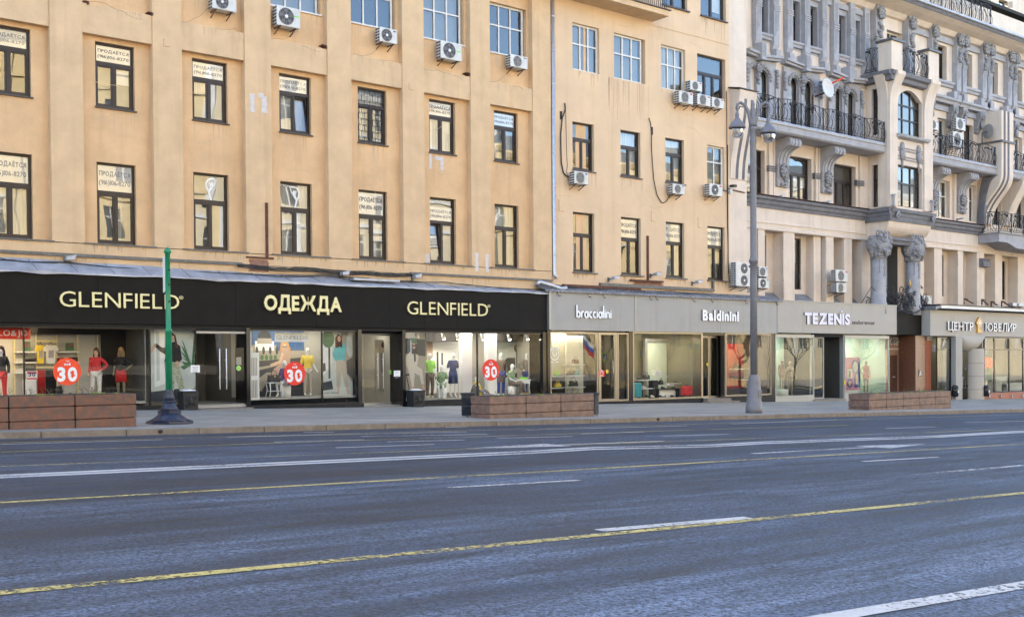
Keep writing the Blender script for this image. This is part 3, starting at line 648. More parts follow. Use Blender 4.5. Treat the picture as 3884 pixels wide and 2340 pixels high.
for k in range(0, 6):
    drips(WX(k)-.02, WX(k)+1.3, RA[0]-.045, .1, .8, 6, .27, bl, 'stain', 40+k); drips(PIL(k)+1.0, PIL(k+1), 5.2, .05, .3, 12, .004, bl, 'stain2', 60+k); drips(PIL(k)+1.1, PIL(k+1)-.1, 14.07, .1, .7, 7, .27, bl, 'stain', 80+k); drips(PIL(k)+1.05, PIL(k+1)-.05, 12.84, .05, .4, 7, .035, bl, 'stain', 90+k)
    drips(PIL(k), PIL(k)+1, 4.76, .05, .3, 6, .0, bl, 'stain2', 70+k)
# ------------------------------------------------------------------ ornate cream and grey building
OB = thing('ornate_building', 'ornate cream building with grey sculpted trim, iron balconies and a projecting bay', 'building', (57, 1, 0))
YW = 1.0                                     # main wall plane; the bay comes forward to YB
YB = -.45; BXL, BXR = 55.85, 60.27; EX = 80.0
def bez(p0, p1, p2, p3, n=8):
    return [tuple((1-t)**3*a+3*t*(1-t)**2*b_+3*t*t*(1-t)*c+t**3*d for a, b_, c, d in zip(p0, p1, p2, p3)) for t in [i/n for i in range(n+1)]]
def arch_plate(b, x0, x1, z0, z1, a0, a1, zs, y0, y1, flat=1.):
    """a slab with a round-headed opening: jambs, and a head cut along the arc"""
    b.box(x0, a0, y0, y1, z0, z1); b.box(a1, x1, y0, y1, z0, z1)
    cx, r = (a0+a1)/2, (a1-a0)/2; n = 10
    arc = [(cx-r*math.cos(math.pi*i/n), zs+r*flat*math.sin(math.pi*i/n)) for i in range(n+1)]
    for p, q in zip(arc[:-1], arc[1:]): b.prism([p, q, (q[0], z1), (p[0], z1)], y0, y1)
def head(b, c, s, seed=0):
    """a carved mask: face, nose, brows, cheeks and locks of hair"""
    x, y, z = c
    b.blob((x, y, z), (s*.62, s*.5, s*.85), .08, 3, seed, 10, 8)
    b.blob((x, y-s*.5, z-s*.05), (s*.11, s*.16, s*.22), 0, 1, 0, 6, 5)
    for k in (-1, 1):
        b.blob((x+k*s*.27, y-s*.38, z+s*.2), (s*.2, s*.12, s*.07), 0, 1, 0, 6, 5); b.blob((x+k*s*.3, y-s*.36, z-s*.2), (s*.18, s*.12, s*.18), 0, 1, 0, 6, 5)
    b.blob((x, y-s*.42, z-s*.42), (s*.2, s*.1, s*.07), 0, 1, 0, 6, 4); b.blob((x, y-s*.36, z-s*.68), (s*.2, s*.14, s*.14), 0, 1, 0, 6, 5)
    for i in range(9):
        t = math.pi*(i/8*1.5-.25); q = (x+math.cos(t)*s*.68, y-s*.12, z+s*.15+math.sin(t)*s*.9)
        b.blob(q, (s*.24, s*.3, s*.26), .25, 4, seed+i, 7, 6)
def curl(b, c, r, y, a0, turns, w_, mir=1, n=14, end=.25):
    P = []
    for i in range(n+1):
        t = i/n; a = a0+mir*turns*2*math.pi*t; rr = r*(1-(1-end)*t); P.append((c[0]+rr*math.cos(a), y, c[1]+rr*math.sin(a)))
    b.tube(P, [w_*(1-.4*i/n) for i in range(n+1)], 5)
def railing(par, p0, p1, z0, h=1.25, seed=1, panel=1.9, name='balcony_railing'):
    random.seed(seed); b = MB(); p0, p1 = Vector((*p0, 0)), Vector((*p1, 0)); L_ = (p1-p0).length; d = (p1-p0)/L_; nrm = Vector((d.y, -d.x, 0))
    k = max(1, round(L_/panel)); pl = L_/k
    def at(s, z, o=0): q = p0+d*s+nrm*o; return (q.x, q.y, z0+z)
    top = lambda s: h+.10*abs(math.sin(math.pi*s/pl))**1.5-.06
    N = int(L_/.16); S = [L_*i/N for i in range(N+1)]
    b.tube([at(s, top(s), .0) for s in S], .022, 5); b.tube([at(0, .1), at(L_, .1)], .016, 4); b.tube([at(0, .22, .05), at(L_, .22, .05)], .012, 4)
    for i, s in enumerate(S):
        ph = (s % pl)/pl; lean = .09*math.sin(2*math.pi*ph*1.0)*(1 if i % 2 else -1)
        if i % 3 == 2: lean *= 2.2
        Q = []
        for j in range(8):
            t = j/7; Q.append(at(min(max(s+lean*math.sin(math.pi*t*1.5), 0), L_), .1+(top(s)-.1)*t, .13*math.sin(math.pi*min(1, t*1.35))**2))
        b.tube(Q, .0125, 4)
    for q in range(k):
        for sgn, off in ((1, .18), (-1, pl-.18)):          # whiplash curves either side of each panel
            s = q*pl+off; Q = [at(min(max(s+sgn*.22*math.sin(t*math.pi*1.2), 0), L_), .12+t*(h-.15), .1*math.sin(math.pi*t)) for t in [i/9 for i in range(10)]]
            b.tube(Q, .02, 4)
        for i in range(6):
            s = q*pl+pl*.5+random.uniform(-.5, .5); c = at(s, h-.16+random.uniform(-.1, .06), .06); b.blob(c, .055, .5, 4, i+q, 6, 5)
    for q in range(k+1): b.box(*(lambda c: (c[0]-.025, c[0]+.025, c[1]-.025, c[1]+.025, z0, z0+h))(at(min(q*pl, L_), 0)))
    return b.build(name, M['iron'], par)
# main walls with their openings
lv2 = [(45.3, 46.75), (48.66, 50.75), (52.74, 54.85)]; finw = [(47.1, 47.75), (49.66, 50.75), (52.9, 53.55), (54.75, 55.4)]
up = [(46.35, 47.05), (49.0, 49.75), (50.55, 51.3), (53.2, 53.9), (54.7, 55.3)]
ar = [(46.1, 46.95), (48.75, 49.5), (49.95, 50.75), (52.75, 53.4), (53.9, 54.65)]
lv2c = [(63.4, 64.9), (67.2, 68.1), (69.9, 71.3), (72.6, 74.4)]; upc = [(63.45, 64.55), (66.5, 67.6), (69.75, 70.85), (73.0, 74.1), (76.2, 77.3)]
arc_ = [(63.5, 64.6), (66.6, 67.7), (69.8, 70.9), (73.0, 74.1)]; fincw = [(62.1, 62.9), (64.3, 65.4), (67.0, 67.8), (69.0, 70.2), (71.6, 73.2), (75, 76)]
b = MB()
h2 = [(a, c, 9.95, 12.25) for a, c in lv2]; hu = [(a, c, 18.35, 20.55) for a, c in up]; ha = [(a, c, 13.5, 16.45) for a, c in ar]
b.wall(44.1, BXL, 8.15, 13.5, YW, h2, .35); b.wall(44.1, BXL, 13.5, 17.0, YW, ha, .4); b.wall(44.1, BXL, 17.0, 24.0, YW, hu, .4)
b.wall(BXR, EX, 8.15, 13.5, YW, [(a, c, 10.1, 12.4) for a, c in lv2c], .35)
b.wall(BXR, EX, 13.5, 17.0, YW, [(a, c, 13.6, 16.2) for a, c in arc_], .4); b.wall(BXR, EX, 17.0, 24.0, YW, [(a, c, 18.6, 20.7) for a, c in upc], .4)
b.wall(44.1, BXL+.5, 4.2, 8.15, 1.7, [(a, c, 5.2, 8.0) for a, c in finw], .2); b.wall(60.2, EX, 4.2, 8.15, 1.7, [(a, c, 5.3, 7.9) for a, c in fincw], .2)
b.face([(44.1, YW, 8.15), (EX, YW, 8.15), (EX, 1.7, 8.15), (44.1, 1.7, 8.15)])
b.wall(BXL, BXR, 17.5, 24, YW, [(58.0, 59.6, 17.6, 20.6)], .4)
b.build('wall', M['cream'], OB)
b = MB(); b.box(43, EX+8, 2.6, 15, 4.4, 24.3); b.box(43, EX+8, 7, 15, -2, 4.4); b.box(43, EX+8, .9, 15, 24.3, 24.5); b.box(EX, EX+8, .9, 2.6, -3, 24.3); b.build('core', M['dark'], OB)
# fins between the first floor windows
for a, c, y in ((44.15, 45.75, 1.0), (46.2, 46.75, 1.0), (48.3, 49.25, 1.0), (51.2, 51.85, 1.2), (52.05, 52.75, 1.0), (53.75, 54.5, 1.0), (55.45, 56.3, 1.0), (60.9, 61.95, 1.0), (63.1, 64.0, 1.0), (65.85, 66.5, 1.0), (68.0, 68.9, .9), (70.5, 71.4, 1.0), (73.5, 74.6, 1.0)):
    b = MB(); b.box(a, c, y, 1.705, 4.3, 8.149); b.build('window_fin', M['cream'], OB, bevel=.015)
for x in (48.22, 51.97, 65.77):
    b = MB()
    for z in (7.9, 7.7, 7.5, 7.3, 5.6, 5.4, 5.2, 5.0, 4.8): b.blob((x+.05, .99, z), (.05, .05, .09), 0, 1, 0, 6, 5)
    b.box(x+.03, x+.07, .98, 1.0, 5.7, 7.2); b.build('stucco_chain', M['cream'], OB)
for a, c in finw: grid_window(OB, a, c, 5.2, 8.0, 1.78, 2, 'brown', 'dark', (.5, .75) if c-a > .8 else (.5,), 'gwin', .05)
for a, c in fincw: grid_window(OB, a, c, 5.3, 7.9, 1.78, 2 if c-a > .9 else 1, 'brown', 'curt', (.45,), 'gwinl', .06)
# cornice above the first floor, frieze mouldings
CORN = [(1.0, 9.28), (.93, 9.28), (.9, 9.42), (.82, 9.5), (.8, 9.66), (.7, 9.72), (.68, 9.86), (1.0, 9.9)]
for a, c in ((44.18, BXL), (BXR, 68.75)):
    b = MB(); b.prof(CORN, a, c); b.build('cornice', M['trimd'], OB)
    b = MB(); b.prof([(1.0, 8.5), (.95, 8.5), (.95, 8.58), (1.0, 8.62)], a, c); b.prof([(1.0, 8.16), (.93, 8.16), (.93, 8.26), (1.0, 8.3)], a, c); b.build('moulding', M['cream'], OB)
    b = MB(); b.box(a, c, .62, 1.0, 9.902, 9.925); b.build('copper_flashing', M['rust'], OB)
# second floor windows with plain pilasters
for i, (a, c) in enumerate(lv2): brown_window(OB, a, c, 9.95, 12.25, 1.26, .38, back=['blind', 'dark', 'dark'][i], lights=2 if i == 0 else 3)
for i, (a, c) in enumerate(lv2c): grid_window(OB, a, c, 10.1, 12.4, 1.26, 2, 'white' if i < 2 else 'brown', 'curt', (.4,), 'gwin')
for a, c, z in ((47.3, 48.55, 12.9), (51.2, 52.4, 12.9), (46.95, 47.25, 12.9), (50.95, 51.15, 12.9), (55.1, 55.84, 12.9), (61.9, 63.1, 12.9), (65.2, 66.4, 12.9)):
    b = MB(); b.box(a, c, .86, 1.0, 9.93, z); b.build('wall_pier', M['cream'], OB)
for x0 in (46.9, 50.8, 54.7):
    b = MB()
    for i in range(3): b.box(x0, x0+(.6 if x0 < 54 else .75), .82, 1.0, 11.2+i*.11, 11.28+i*.11)
    b.build('ribbed_band', M['trimd'], OB)
# balconies on masked brackets
def balcony(x0, x1, seed, z0=12.95, z1=13.5, y=-.3, back=YW):
    b = MB(); b.prof([(back, z0), (y+.1, z0), (y, z0+.08), (y, z1-.16), (back, z1-.16)], x0, x1); o = b.build('balcony', M['trim'], OB)
    b = MB(); b.prof([(back, z1-.158), (y-.06, z1-.158), (y-.09, z1-.07), (y-.05, z1), (back, z1)], x0-.02, x1+.02); b.build('balcony_flashing', M['galv'], o)
    railing(o, (x0+.05, y+.06), (x1-.05, y+.06), z1, 1.22, seed); return o
balcony(44.35, BXL-.02, 2); o = balcony(BXR+.02, 68.15, 3)
def bracket(x0, wd, top=12.94, yf=.05):
    b = MB()
    outer = bez((yf-.12, top-.45), (.35, top-.5), (.72, top-.75), (.7, top-1.35), 8); inner = [(1.0, top-1.35), (1.0, top)]
    pr = [(yf, top), (yf-.14, top-.12), (yf-.18, top-.3)]+outer+inner
    b.prof(pr, x0, x0+wd)
    for k in range(3):                       # raised ribs following the scroll
        xa = x0+wd*(.12+.3*k); b.prof([(y-.045, z-.02) for y, z in pr[:-2]]+[(.8, top-1.3), (.3, top-.3), (yf+.1, top-.05)], xa, xa+wd*.17)
    o = b.build('bracket', M['trim'], OB)
    b = MB(); b.box(x0, x0+wd, .72, 1.0, 10.45, 11.6); head(b, (x0+wd/2, .66, 11.22), .36, int(x0))
    for i in range(10): b.blob((x0+wd*(.2+.6*random.random()), .68, 10.55+.4*random.random()), (.11, .12, .1), .4, 5, i, 6, 5)
    b.build('carved_mask', M['relief'], o)
for x in (47.45, 51.35, 62.15, 65.45): bracket(x, .93)
# arched windows under hood mouldings
for a, c in ar:
    f = MB(); y = 1.06; cx, r = (a+c)/2, (c-a)/2; zs = 16.4-r
    f.box(a, a+.07, y, y+.07, 13.5, zs); f.box(c-.07, c, y, y+.07, 13.5, zs); f.box(a+.07, c-.07, y-.003, y+.07, 15.0, 15.12); f.box(cx-.035, cx+.035, y, y+.07, 13.5, 15.0)
    f.ribbon([(cx-r*.95*math.cos(math.pi*i/10), zs+r*.95*math.sin(math.pi*i/10)) for i in range(11)], .07, y+.001, y+.07)
    fr = f.build('window', M['brown'], OB); p = MB(); pane_quads(p, [(a+.07, cx-.035, 13.55, 15.0), (cx+.035, c-.07, 13.55, 15.0), (a+.03, c-.03, 15.12, 16.42)], y+.04); p.build('pane', M['gwinl'], fr)
    q = MB(); q.face([(a, y+.2, 13.5), (c, y+.2, 13.5), (c, y+.2, 16.45), (a, y+.2, 16.45)]); q.build('blind', M['blind'], fr)
def surround(x0, x1, arches, zc):
    b = MB(); ed = [x0]+[(p[1]+q[0])/2 for p, q in zip(arches[:-1], arches[1:])]+[x1]
    for (a, c), l, r_ in zip(arches, ed[:-1], ed[1:]):
        arch_plate(b, l, r_, 13.5, 16.88, a, c, 16.4-(c-a)/2, .86, 1.0)
    for e in ed: b.box(e-.13, e+.13, .78, .86, 13.5, 15.6)
    o = b.build('window_surround', M['trim'], OB)
    b = MB()
    for (a, c), l, r_ in zip(arches, ed[:-1], ed[1:]):     # garlands over each arch
        cx, r = (a+c)/2, (c-a)/2+.12
        for i in range(11):
            t = math.pi*i/10; b.blob((cx-r*math.cos(t)*1.05, .84, 16.4-r+.1+r*math.sin(t)*1.1), (.12, .09, .11), .5, 5, i, 6, 5)
    for e in ed[1:-1]: head(b, (e, .74, 16.35), .27, 3)
    for e in ed: 
        for i in range(5): b.blob((e, .77, 15.65+.2*i), (.13, .1, .12), .5, 5, i+int(e), 6, 5)
    b.build('carved_garland', M['relief'], o)
    b = MB(); mid = (x0+x1)/2
    for a, c, za, zb in ((x0-.12, mid, 17.02, 16.88), (mid, x1+.12, 16.88, 17.02)):     # slightly dished hood
        for y, t0, t1 in ((.5, .07, .2), (.62, -.05, .07)):
            V = [(a, y, za+t0), (c, y, zb+t0), (c, y, zb+t1), (a, y, za+t1), (a, 1.0, za+t0), (c, 1.0, zb+t0), (c, 1.0, zb+t1), (a, 1.0, za+t1)]
            b.faces(V, [(0,1,2,3), (7,6,5,4), (3,2,6,7), (4,5,1,0), (0,3,7,4), (1,5,6,2)])
    b.build('hood_moulding', M['trim'], o)
    for e in ed[1:-1]:
        k = MB(); k.box(e-.19, e+.19, .4, .99, 16.75, 17.62)
        for i in range(3): k.box(e-.13+.1*i, e-.07+.1*i, .38, .4, 16.95, 17.55)
        k.build('keystone', M['trim'], o)
surround(45.1, 47.55, [(45.45, 45.9), ar[0]], 0); surround(48.2, 51.35, ar[1:3], 0); surround(52.2, 55.2, ar[3:5], 0)
# third floor: fluted strips between paired windows
def strip_(x0, wd=.5, z0=17.55, z1=21.3, y=.72, cap=False):
    b = MB(); b.box(x0, x0+wd, y, 1.0, z0+.3, z1); b.prof([(y, z0+.3), (1.0, z0+.3), (1.0, z0), (.9, z0), (.8, z0+.08)], x0, x0+wd)
    for i in range(3): b.box(x0+wd*(.2+.25*i), x0+wd*(.32+.25*i), y-.025, y, z0+.7+.25*i, z1-.3)
    for i in range(3): b.box(x0-.015, x0+wd+.015, y-.05, y, 19.55+.12*i, 19.62+.12*i)
    o = b.build('fluted_strip', M['trim'], OB)
    k = MB(); k.box(x0+.05, x0+wd-.05, .6, .99, 17.1, z0-.001); k.build('strip_foot', M['trim'], o)
    if cap:
        k = MB(); head(k, (x0+wd/2, y-.12, z1-.25), .36, int(x0*3)); k.box(x0, x0+wd, y-.1, 1., z1, z1+.3)
        for i in range(6): k.blob((x0+wd/2+random.uniform(-.15, .15), y-.08, z1-.8-.14*i), (.13, .14, .12), .4, 5, i, 6, 5)
        k.build('carved_capital', M['relief'], o)
    return o
for x in (45.75, 47.2, 48.35, 49.85, 51.4, 52.45, 54.0, 55.38): strip_(x, .46)
for a, c in up: grid_window(OB, a, c, 18.35, 20.55, 1.3, 1, 'brown', 'curt', (.3, .62) if a < 50 else (.36,), 'gwinl')
for a, c in upc: grid_window(OB, a, c, 18.6, 20.7, 1.3, 2, 'brown', 'curt', (.38,), 'gwinl')
g = MB()
for a, c in ((45.7, 47.7), (48.3, 51.9), (52.4, 55.84)): g.wall(a, c, 17.9, 21.2, .985, [(q[0]+.004, q[1]-.004, 18.354, 20.546) for q in up if a < q[0] < c], .3)
g.build('grey_panel', M['trim'], OB)
for a, c in ((45.9, 47.6), (48.5, 51.6), (52.6, 55.7)):
    b = MB(); b.prof([(1.0, 18.0), (.86, 18.02), (.84, 18.14), (.76, 18.2), (.76, 18.3), (1.0, 18.34)], a, c); b.build('window_sill', M['trim'], OB)
b = MB(); b.prof([(1.0, 20.85), (.84, 20.85), (.84, 21.1), (.9, 21.2), (1.0, 21.2)], 44.2, 56.0); b.prof([(1.0, 20.85), (.84, 20.85), (.84, 21.15), (.9, 21.25), (1.0, 21.25)], 60.2, EX); b.build('beam_moulding', M['trim'], OB)
for x in (62.3, 65.15, 65.85, 68.3, 69.0, 71.55, 72.25, 74.8, 75.5): strip_(x, .52, 17.75, 21.35, .66, True)
for x in (56.3, 59.6): strip_(x, .7, 19.6, 21.35, .6, True)
for a, c in ((62.9, 65.1), (66.4, 68.25), (69.55, 71.5), (72.8, 74.75)):
    b = MB(); b.prof([(1.0, 18.15), (.86, 18.17), (.84, 18.3), (.74, 18.36), (.74, 18.5), (1.0, 18.55)], a, c); b.build('window_sill', M['trim'], OB)
# hoods on scrolled consoles east of the bay
for i, (a, c) in enumerate(((61.6, 65.3), (65.4, 68.55), (68.7, 71.8), (71.95, 75.2))):
    b = MB(); z = 17.25; b.prof([(1.0, z-.22), (.6, z-.2), (.55, z-.05), (.42, z+.02), (.42, z+.15), (1.0, z+.2)], a, c); o = b.build('hood_moulding', M['trim'], OB)
    k = MB(); k.prof([(1.0, z-.62), (.84, z-.62), (.84, z-.36), (.78, z-.3), (1.0, z-.3)], a+.15, c-.15); k.build('lintel', M['trim'], o)
    for x in (a+.25, c-.8):
        k = MB(); k.prof([(1.0, z-.25), (.5, z-.25), (.5, z-.6), (.6, z-.75), (.72, z-1.2), (.84, z-1.5), (1.0, z-1.55)], x, x+.55)
        k.lathe(0, 0, [(.0, 0)], 3) if False else None
        for q in (0, 1): curl(k, (x+.275, z-.55), .2, .47, 0, 1.4, .05, 1 if q else -1, 10)
        k.blob((x+.275, .55, z-1.0), (.2, .1, .3), .4, 5, i, 7, 6); k.build('scroll_console', M['relief'], o)
    for x in (a+.35, c-.75):
        k = MB(); k.box(x, x+.38, .5, 1., z+.2, z+.62); k.build('hood_block', M['trim'], o)
for i, (a, c) in enumerate(arc_): grid_window(OB, a, c, 13.6, 16.2, 1.26, 2, 'white' if i < 1 or i > 2 else 'brown', 'blind', (.42,), 'gwin')
# roof cornice with its gutter, attic tower
for a, c in ((44.2, EX),):
    b = MB(); b.prof([(1.0, 21.3), (.8, 21.35), (.6, 21.6), (.1, 21.72), (-.3, 21.85), (1.0, 21.9)], a, c); b.build('eaves_soffit', M['cream'], OB)
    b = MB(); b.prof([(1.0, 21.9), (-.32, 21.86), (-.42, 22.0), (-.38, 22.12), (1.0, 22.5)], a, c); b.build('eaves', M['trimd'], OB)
    b = MB(); b.tube([(a, -.46, 22.12), (c, -.46, 22.12)], .085, 8); b.build('gutter', M['galv'], OB)
b = MB(); TX = 68.9; tw = [(70.7, 71.2, 23.6, 25.8), (72.5, 74.1, 23.8, 25.6), (74.95, 75.9, 23.6, 25.2)]
b.wall(TX, EX, 22.2, 30, 2.0, tw, .35); b.face([(TX, 2, 22.2), (TX, 2, 30), (TX, 5, 30), (TX, 5, 22.2)]); b.build('attic_wall', M['cream'], OB)
for a, c, d, e in tw: grid_window(OB, a, c, d, e, 2.3, 2 if c-a > .6 else 1, 'brown', 'dark', (.45,), 'gwinl')
b = MB(); b.box(71.3, 72.3, 1.7, 2.0, 22.4, 26.4); b.box(74.2, 74.85, 1.72, 2.0, 22.4, 25.6); b.prism([(71.3, 26.4), (72.3, 26.4), (72.0, 27.2), (71.3, 27.2)], 1.6, 2.0); b.build('attic_pier', M['cream'], OB)
b = MB(); b.prism([(70.0, 26), (70.35, 26), (70.35, 24.1), (70.18, 23.7), (70.0, 24.1)], 1.93, 2.0); b.build('pendant_ornament', M['trim'], OB)
o = railing(OB, (61.5, .3), (68.6, .3), 22.3, 1.5, 9, 1.2, 'roof_railing')
b = MB(); b.box(44.2, TX, 2.0, 2.5, 22.2, 24.4); b.build('attic_wall', M['cream'], OB)
# the projecting bay
b = MB(); BF = [(56.7, 59.3, 10.05, 12.42), (56.7, 59.3, 14.2, 16.75)]
b.wall(BXL, BXR, 9.2, 17.4, YB, BF, .3)
L_ = [(BXL, y, z) for y, z in ((YB, 9.2), (YB, 17.4), (1.0, 17.4), (1.0, 9.2))]
v = MB(); v.wall(YB, 1.0, 9.2, 17.4, 0, [(.22, .62, 10.0, 12.4), (.22, .62, 14.1, 16.7)], .25)
b.faces([(BXL+y, x, z) for x, y, z in v.v], [f[::-1] for f in v.f]); b.face([(BXR, YB, 9.2), (BXR, 1.0, 9.2), (BXR, 1.0, 17.4), (BXR, YB, 17.4)])
b.face([(BXL, YB, 17.4), (BXR, YB, 17.4), (BXR, 1, 17.4), (BXL, 1, 17.4)])
bay = b.build('bay', M['cream'], OB)
grid_window(OB, 56.7, 59.3, 10.05, 12.42, YB+.2, 3, 'brown', 'blind', (.42,), 'gwin', .09)
grid_window(OB, 56.7, 59.3, 14.2, 16.75, YB+.2, 3, 'brown', 'blind', (.33, .67), 'gwinl', .09)
b = MB(); cx = 58.0                           # segmental head of the tall bay window
arc = [(56.7+2.6*i/10, 16.2+.55*math.sin(math.pi*i/10)) for i in range(11)]
for p, q in zip(arc[:-1], arc[1:]): b.prism([p, q, (q[0], 16.76), (p[0], 16.76)], YB-.002, YB+.28)
b.build('arch_head', M['cream'], bay)
for z0, z1 in ((10.0, 12.4), (14.1, 16.7)):   # slit windows on the flank of the bay
    f = MB(); x = BXL+.2; f.box(x, x+.06, .22, .29, z0, z1); f.box(x, x+.06, .55, .62, z0, z1); f.box(x, x+.06, .29, .55, z0+1.5, z0+1.6); f.box(x, x+.06, .29, .55, z0, z0+.07); f.box(x, x+.06, .29, .55, z1-.07, z1)
    fr = f.build('window', M['brown'], OB); p = MB(); p.face([(x+.04, .55, z0), (x+.04, .29, z0), (x+.04, .29, z1), (x+.04, .55, z1)]); p.build('pane', M['gwinl'], fr)
    q = MB(); q.face([(x+.2, .62, z0), (x+.2, .22, z0), (x+.2, .22, z1), (x+.2, .62, z1)]); q.build('blind', M['dark'], fr)
pr = [(YB, 9.2)]+[(YB-.12, 9.2), (YB-.12, 9.9)]
for a, c in ((BXL-.02, 56.62), (59.38, BXR+.02)):   # corner buttresses flare out under the top balcony
    b = MB(); fl = bez((YB-.12, 15.6), (YB-.14, 16.4), (YB-.3, 16.8), (YB-.62, 17.3), 8)
    b.prof([(YB-.001, 9.95), (YB-.12, 9.95)]+fl+[(YB-.62, 17.5), (YB-.001, 17.5)], a, c)
    for s, x in ((-1, a), (1, c)):
        if (s < 0) == (a < 57): pass
    b.build('flared_buttress', M['cream'], bay)
b = MB(); fl = bez((BXL, 15.6), (BXL-.02, 16.4), (BXL-.18, 16.8), (BXL-.5, 17.3), 8)
b.prism([(BXL-.001, 9.95), (BXL-.06, 9.95)]+[(x-.06, z) for x, z in fl]+[(BXL-.001, 17.3)], YB, .15); b.build('flared_buttress', M['cream'], bay)
for z0 in (14.0, ):
    b = MB(); b.prof([(YB, 13.85), (YB-.3, 13.95), (YB-.34, 14.08), (YB, 14.15)], 56.5, 59.7); b.build('window_sill', M['trim'], bay)
b = MB()
for z in (13.35, 13.2, 12.85, 12.7): b.box(56.75, 59.35, YB-.05, YB, z, z+.07)
for x in (57.2, 58.9):
    b.blob((x, YB-.06, 13.45), (.2, .1, .25), .3, 4, 1, 8, 6); b.blob((x, YB-.08, 13.0), (.26, .12, .3), .4, 5, 2, 8, 6); b.blob((x, YB-.05, 12.5), (.09, .06, .3), .3, 4, 3, 7, 6); curl(b, (x, 12.2), .1, YB-.04, 1, 1, .03)
b.build('carved_panel', M['relief'], bay)
BC = [(0, 9.15), (-.1, 9.15), (-.12, 9.4), (-.16, 9.46), (-.18, 9.62), (-.26, 9.68), (-.28, 9.84), (0, 9.92)]
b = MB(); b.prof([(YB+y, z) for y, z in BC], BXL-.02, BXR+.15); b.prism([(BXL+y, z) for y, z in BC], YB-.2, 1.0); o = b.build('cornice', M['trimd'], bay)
for x in (56.35, 60.05):
    k = MB(); curl(k, (x, 9.45), .18, YB-.3, 0, 1.5, .06); k.blob((x+.1, YB-.25, 9.6), (.13, .08, .16), .4, 5, 2, 7, 6); k.build('carved_scroll', M['relief'], o)
b = MB()                                     # curved underside down to the columns
un = bez((YB-.02, 9.15), (YB, 8.7), (.0, 8.3), (.55, 8.2), 8)
b.prof(un+[(1.7, 8.2), (1.7, 9.15)], BXL+.02, BXR-.02); b.build('bay_underside', M['cream'], bay)
b = MB(); b.prof([(.3, 7.88), (-.3, 7.88), (-.34, 8.05), (-.42, 8.12), (-.42, 8.28), (.3, 8.3)], 55.75, 58.6); b.build('door_lintel', M['trimd'], bay)
for x in (56.0, 60.0):
    b = MB(); b.lathe(x, YB-.25, [(.1, 9.92), (.1, 10.0), (.07, 10.05), (.07, 10.5), (.12, 10.56), (.12, 10.62)], 10); b.build('finial', M['trim'], bay)
# balcony on top of the bay
b = MB(); pf = [(0, 16.95), (-.3, 17.0), (-.34, 17.2), (-.5, 17.28), (-.55, 17.48), (0, 17.5)]
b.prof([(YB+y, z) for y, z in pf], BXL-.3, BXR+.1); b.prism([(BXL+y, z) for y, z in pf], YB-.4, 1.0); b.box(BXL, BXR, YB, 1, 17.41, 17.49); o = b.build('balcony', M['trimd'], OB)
for a, c, y0, y1, zt_ in ((BXL-.45, BXL+.65, -.95, -.1, 19.2), (59.2, 60.3, -.95, -.4, 19.25)):
    k = MB(); k.box(a, c, y0, y1, 17.5, zt_-.12); q = k.build('balcony_post', M['cream'], o, bevel=.02); k = MB(); k.box(a-.12, c+.12, y0-.12, y1+.12, zt_-.12, zt_); k.build('post_cap', M['sill'], q)
railing(o, (BXL+.66, -.85), (59.19, -.85), 17.5, 1.4, 5, 1.3); railing(o, (BXL-.35, 1.0), (BXL-.35, -.08), 17.5, 1.4, 6, 1.1)
grid_window(OB, 58.0, 59.6, 17.6, 20.6, 1.3, 2, 'white', 'dark', (.3,), 'gwinl')
# columns with clustered mask capitals, arched doorway between
for i, x in enumerate((55.4, 58.9)):
    b = MB(); b.lathe(x, -.1, [(.47, 3.9), (.47, 4.5), (.42, 4.55), (.41, 5.5), (.385, 7.05)], 24); o = b.build('column', M['trim'], OB)
    k = MB(); k.box(x-.03, x+.03, -.53, -.5, 6.0, 6.95)
    for z in (6.75, 6.4, 6.0): k.box(x-.1, x+.1, -.535, -.5, z, z+.14)
    for a in (-2.4, -.75): k.box(x+.4*math.cos(a)-.02, x+.4*math.cos(a)+.02, -.1+.42*math.sin(a)-.02, -.1+.42*math.sin(a)+.02, 6.2, 6.95)
    k.build('column_ornament', M['relief'], o)
    k = MB(); k.lathe(x, -.1, [(.44, 7.0), (.48, 7.06), (.44, 7.12), (.5, 7.3), (.62, 7.55), (.66, 7.8), (.6, 8.1), (.5, 8.3)], 20)
    random.seed(i+4)
    for j in range(5): a = -math.pi*(.02+.24*j); head(k, (x+.52*math.cos(a), -.1+.52*math.sin(a), 7.5+.04*(j % 2)), .27, j)
    for j in range(46):
        a = random.uniform(-3.4, .3); z = random.uniform(7.1, 8.25); r_ = .5+.16*math.sin((z-7)*2.2); k.blob((x+r_*math.cos(a), -.1+r_*math.sin(a), z), random.uniform(.08, .14), .5, 5, j, 6, 5)
    for s in (-1, 1):
        for q in (.2, .48): curl(k, (x+s*q, 8.42), .17, -.4, -1.6, 1.1, .06, s, 12, .45)
    k.build('carved_capital', M['relief'], o)
b = MB(); arch_plate(b, 55.9, 58.3, 4.2, 8.1, 56.6, 57.6, 6.9, 1.2, 1.4); b.build('doorway', M['trim'], OB)
b = MB(); b.box(56.3, 56.55, 1.1, 1.2, 4.2, 7.3); b.build('doorway_jamb', M['trimd'], OB)
b = MB(); b.box(55.8, 60.95, 1.71, 1.9, 4.2, 8.15); b.build('wall', M['dark'], OB)
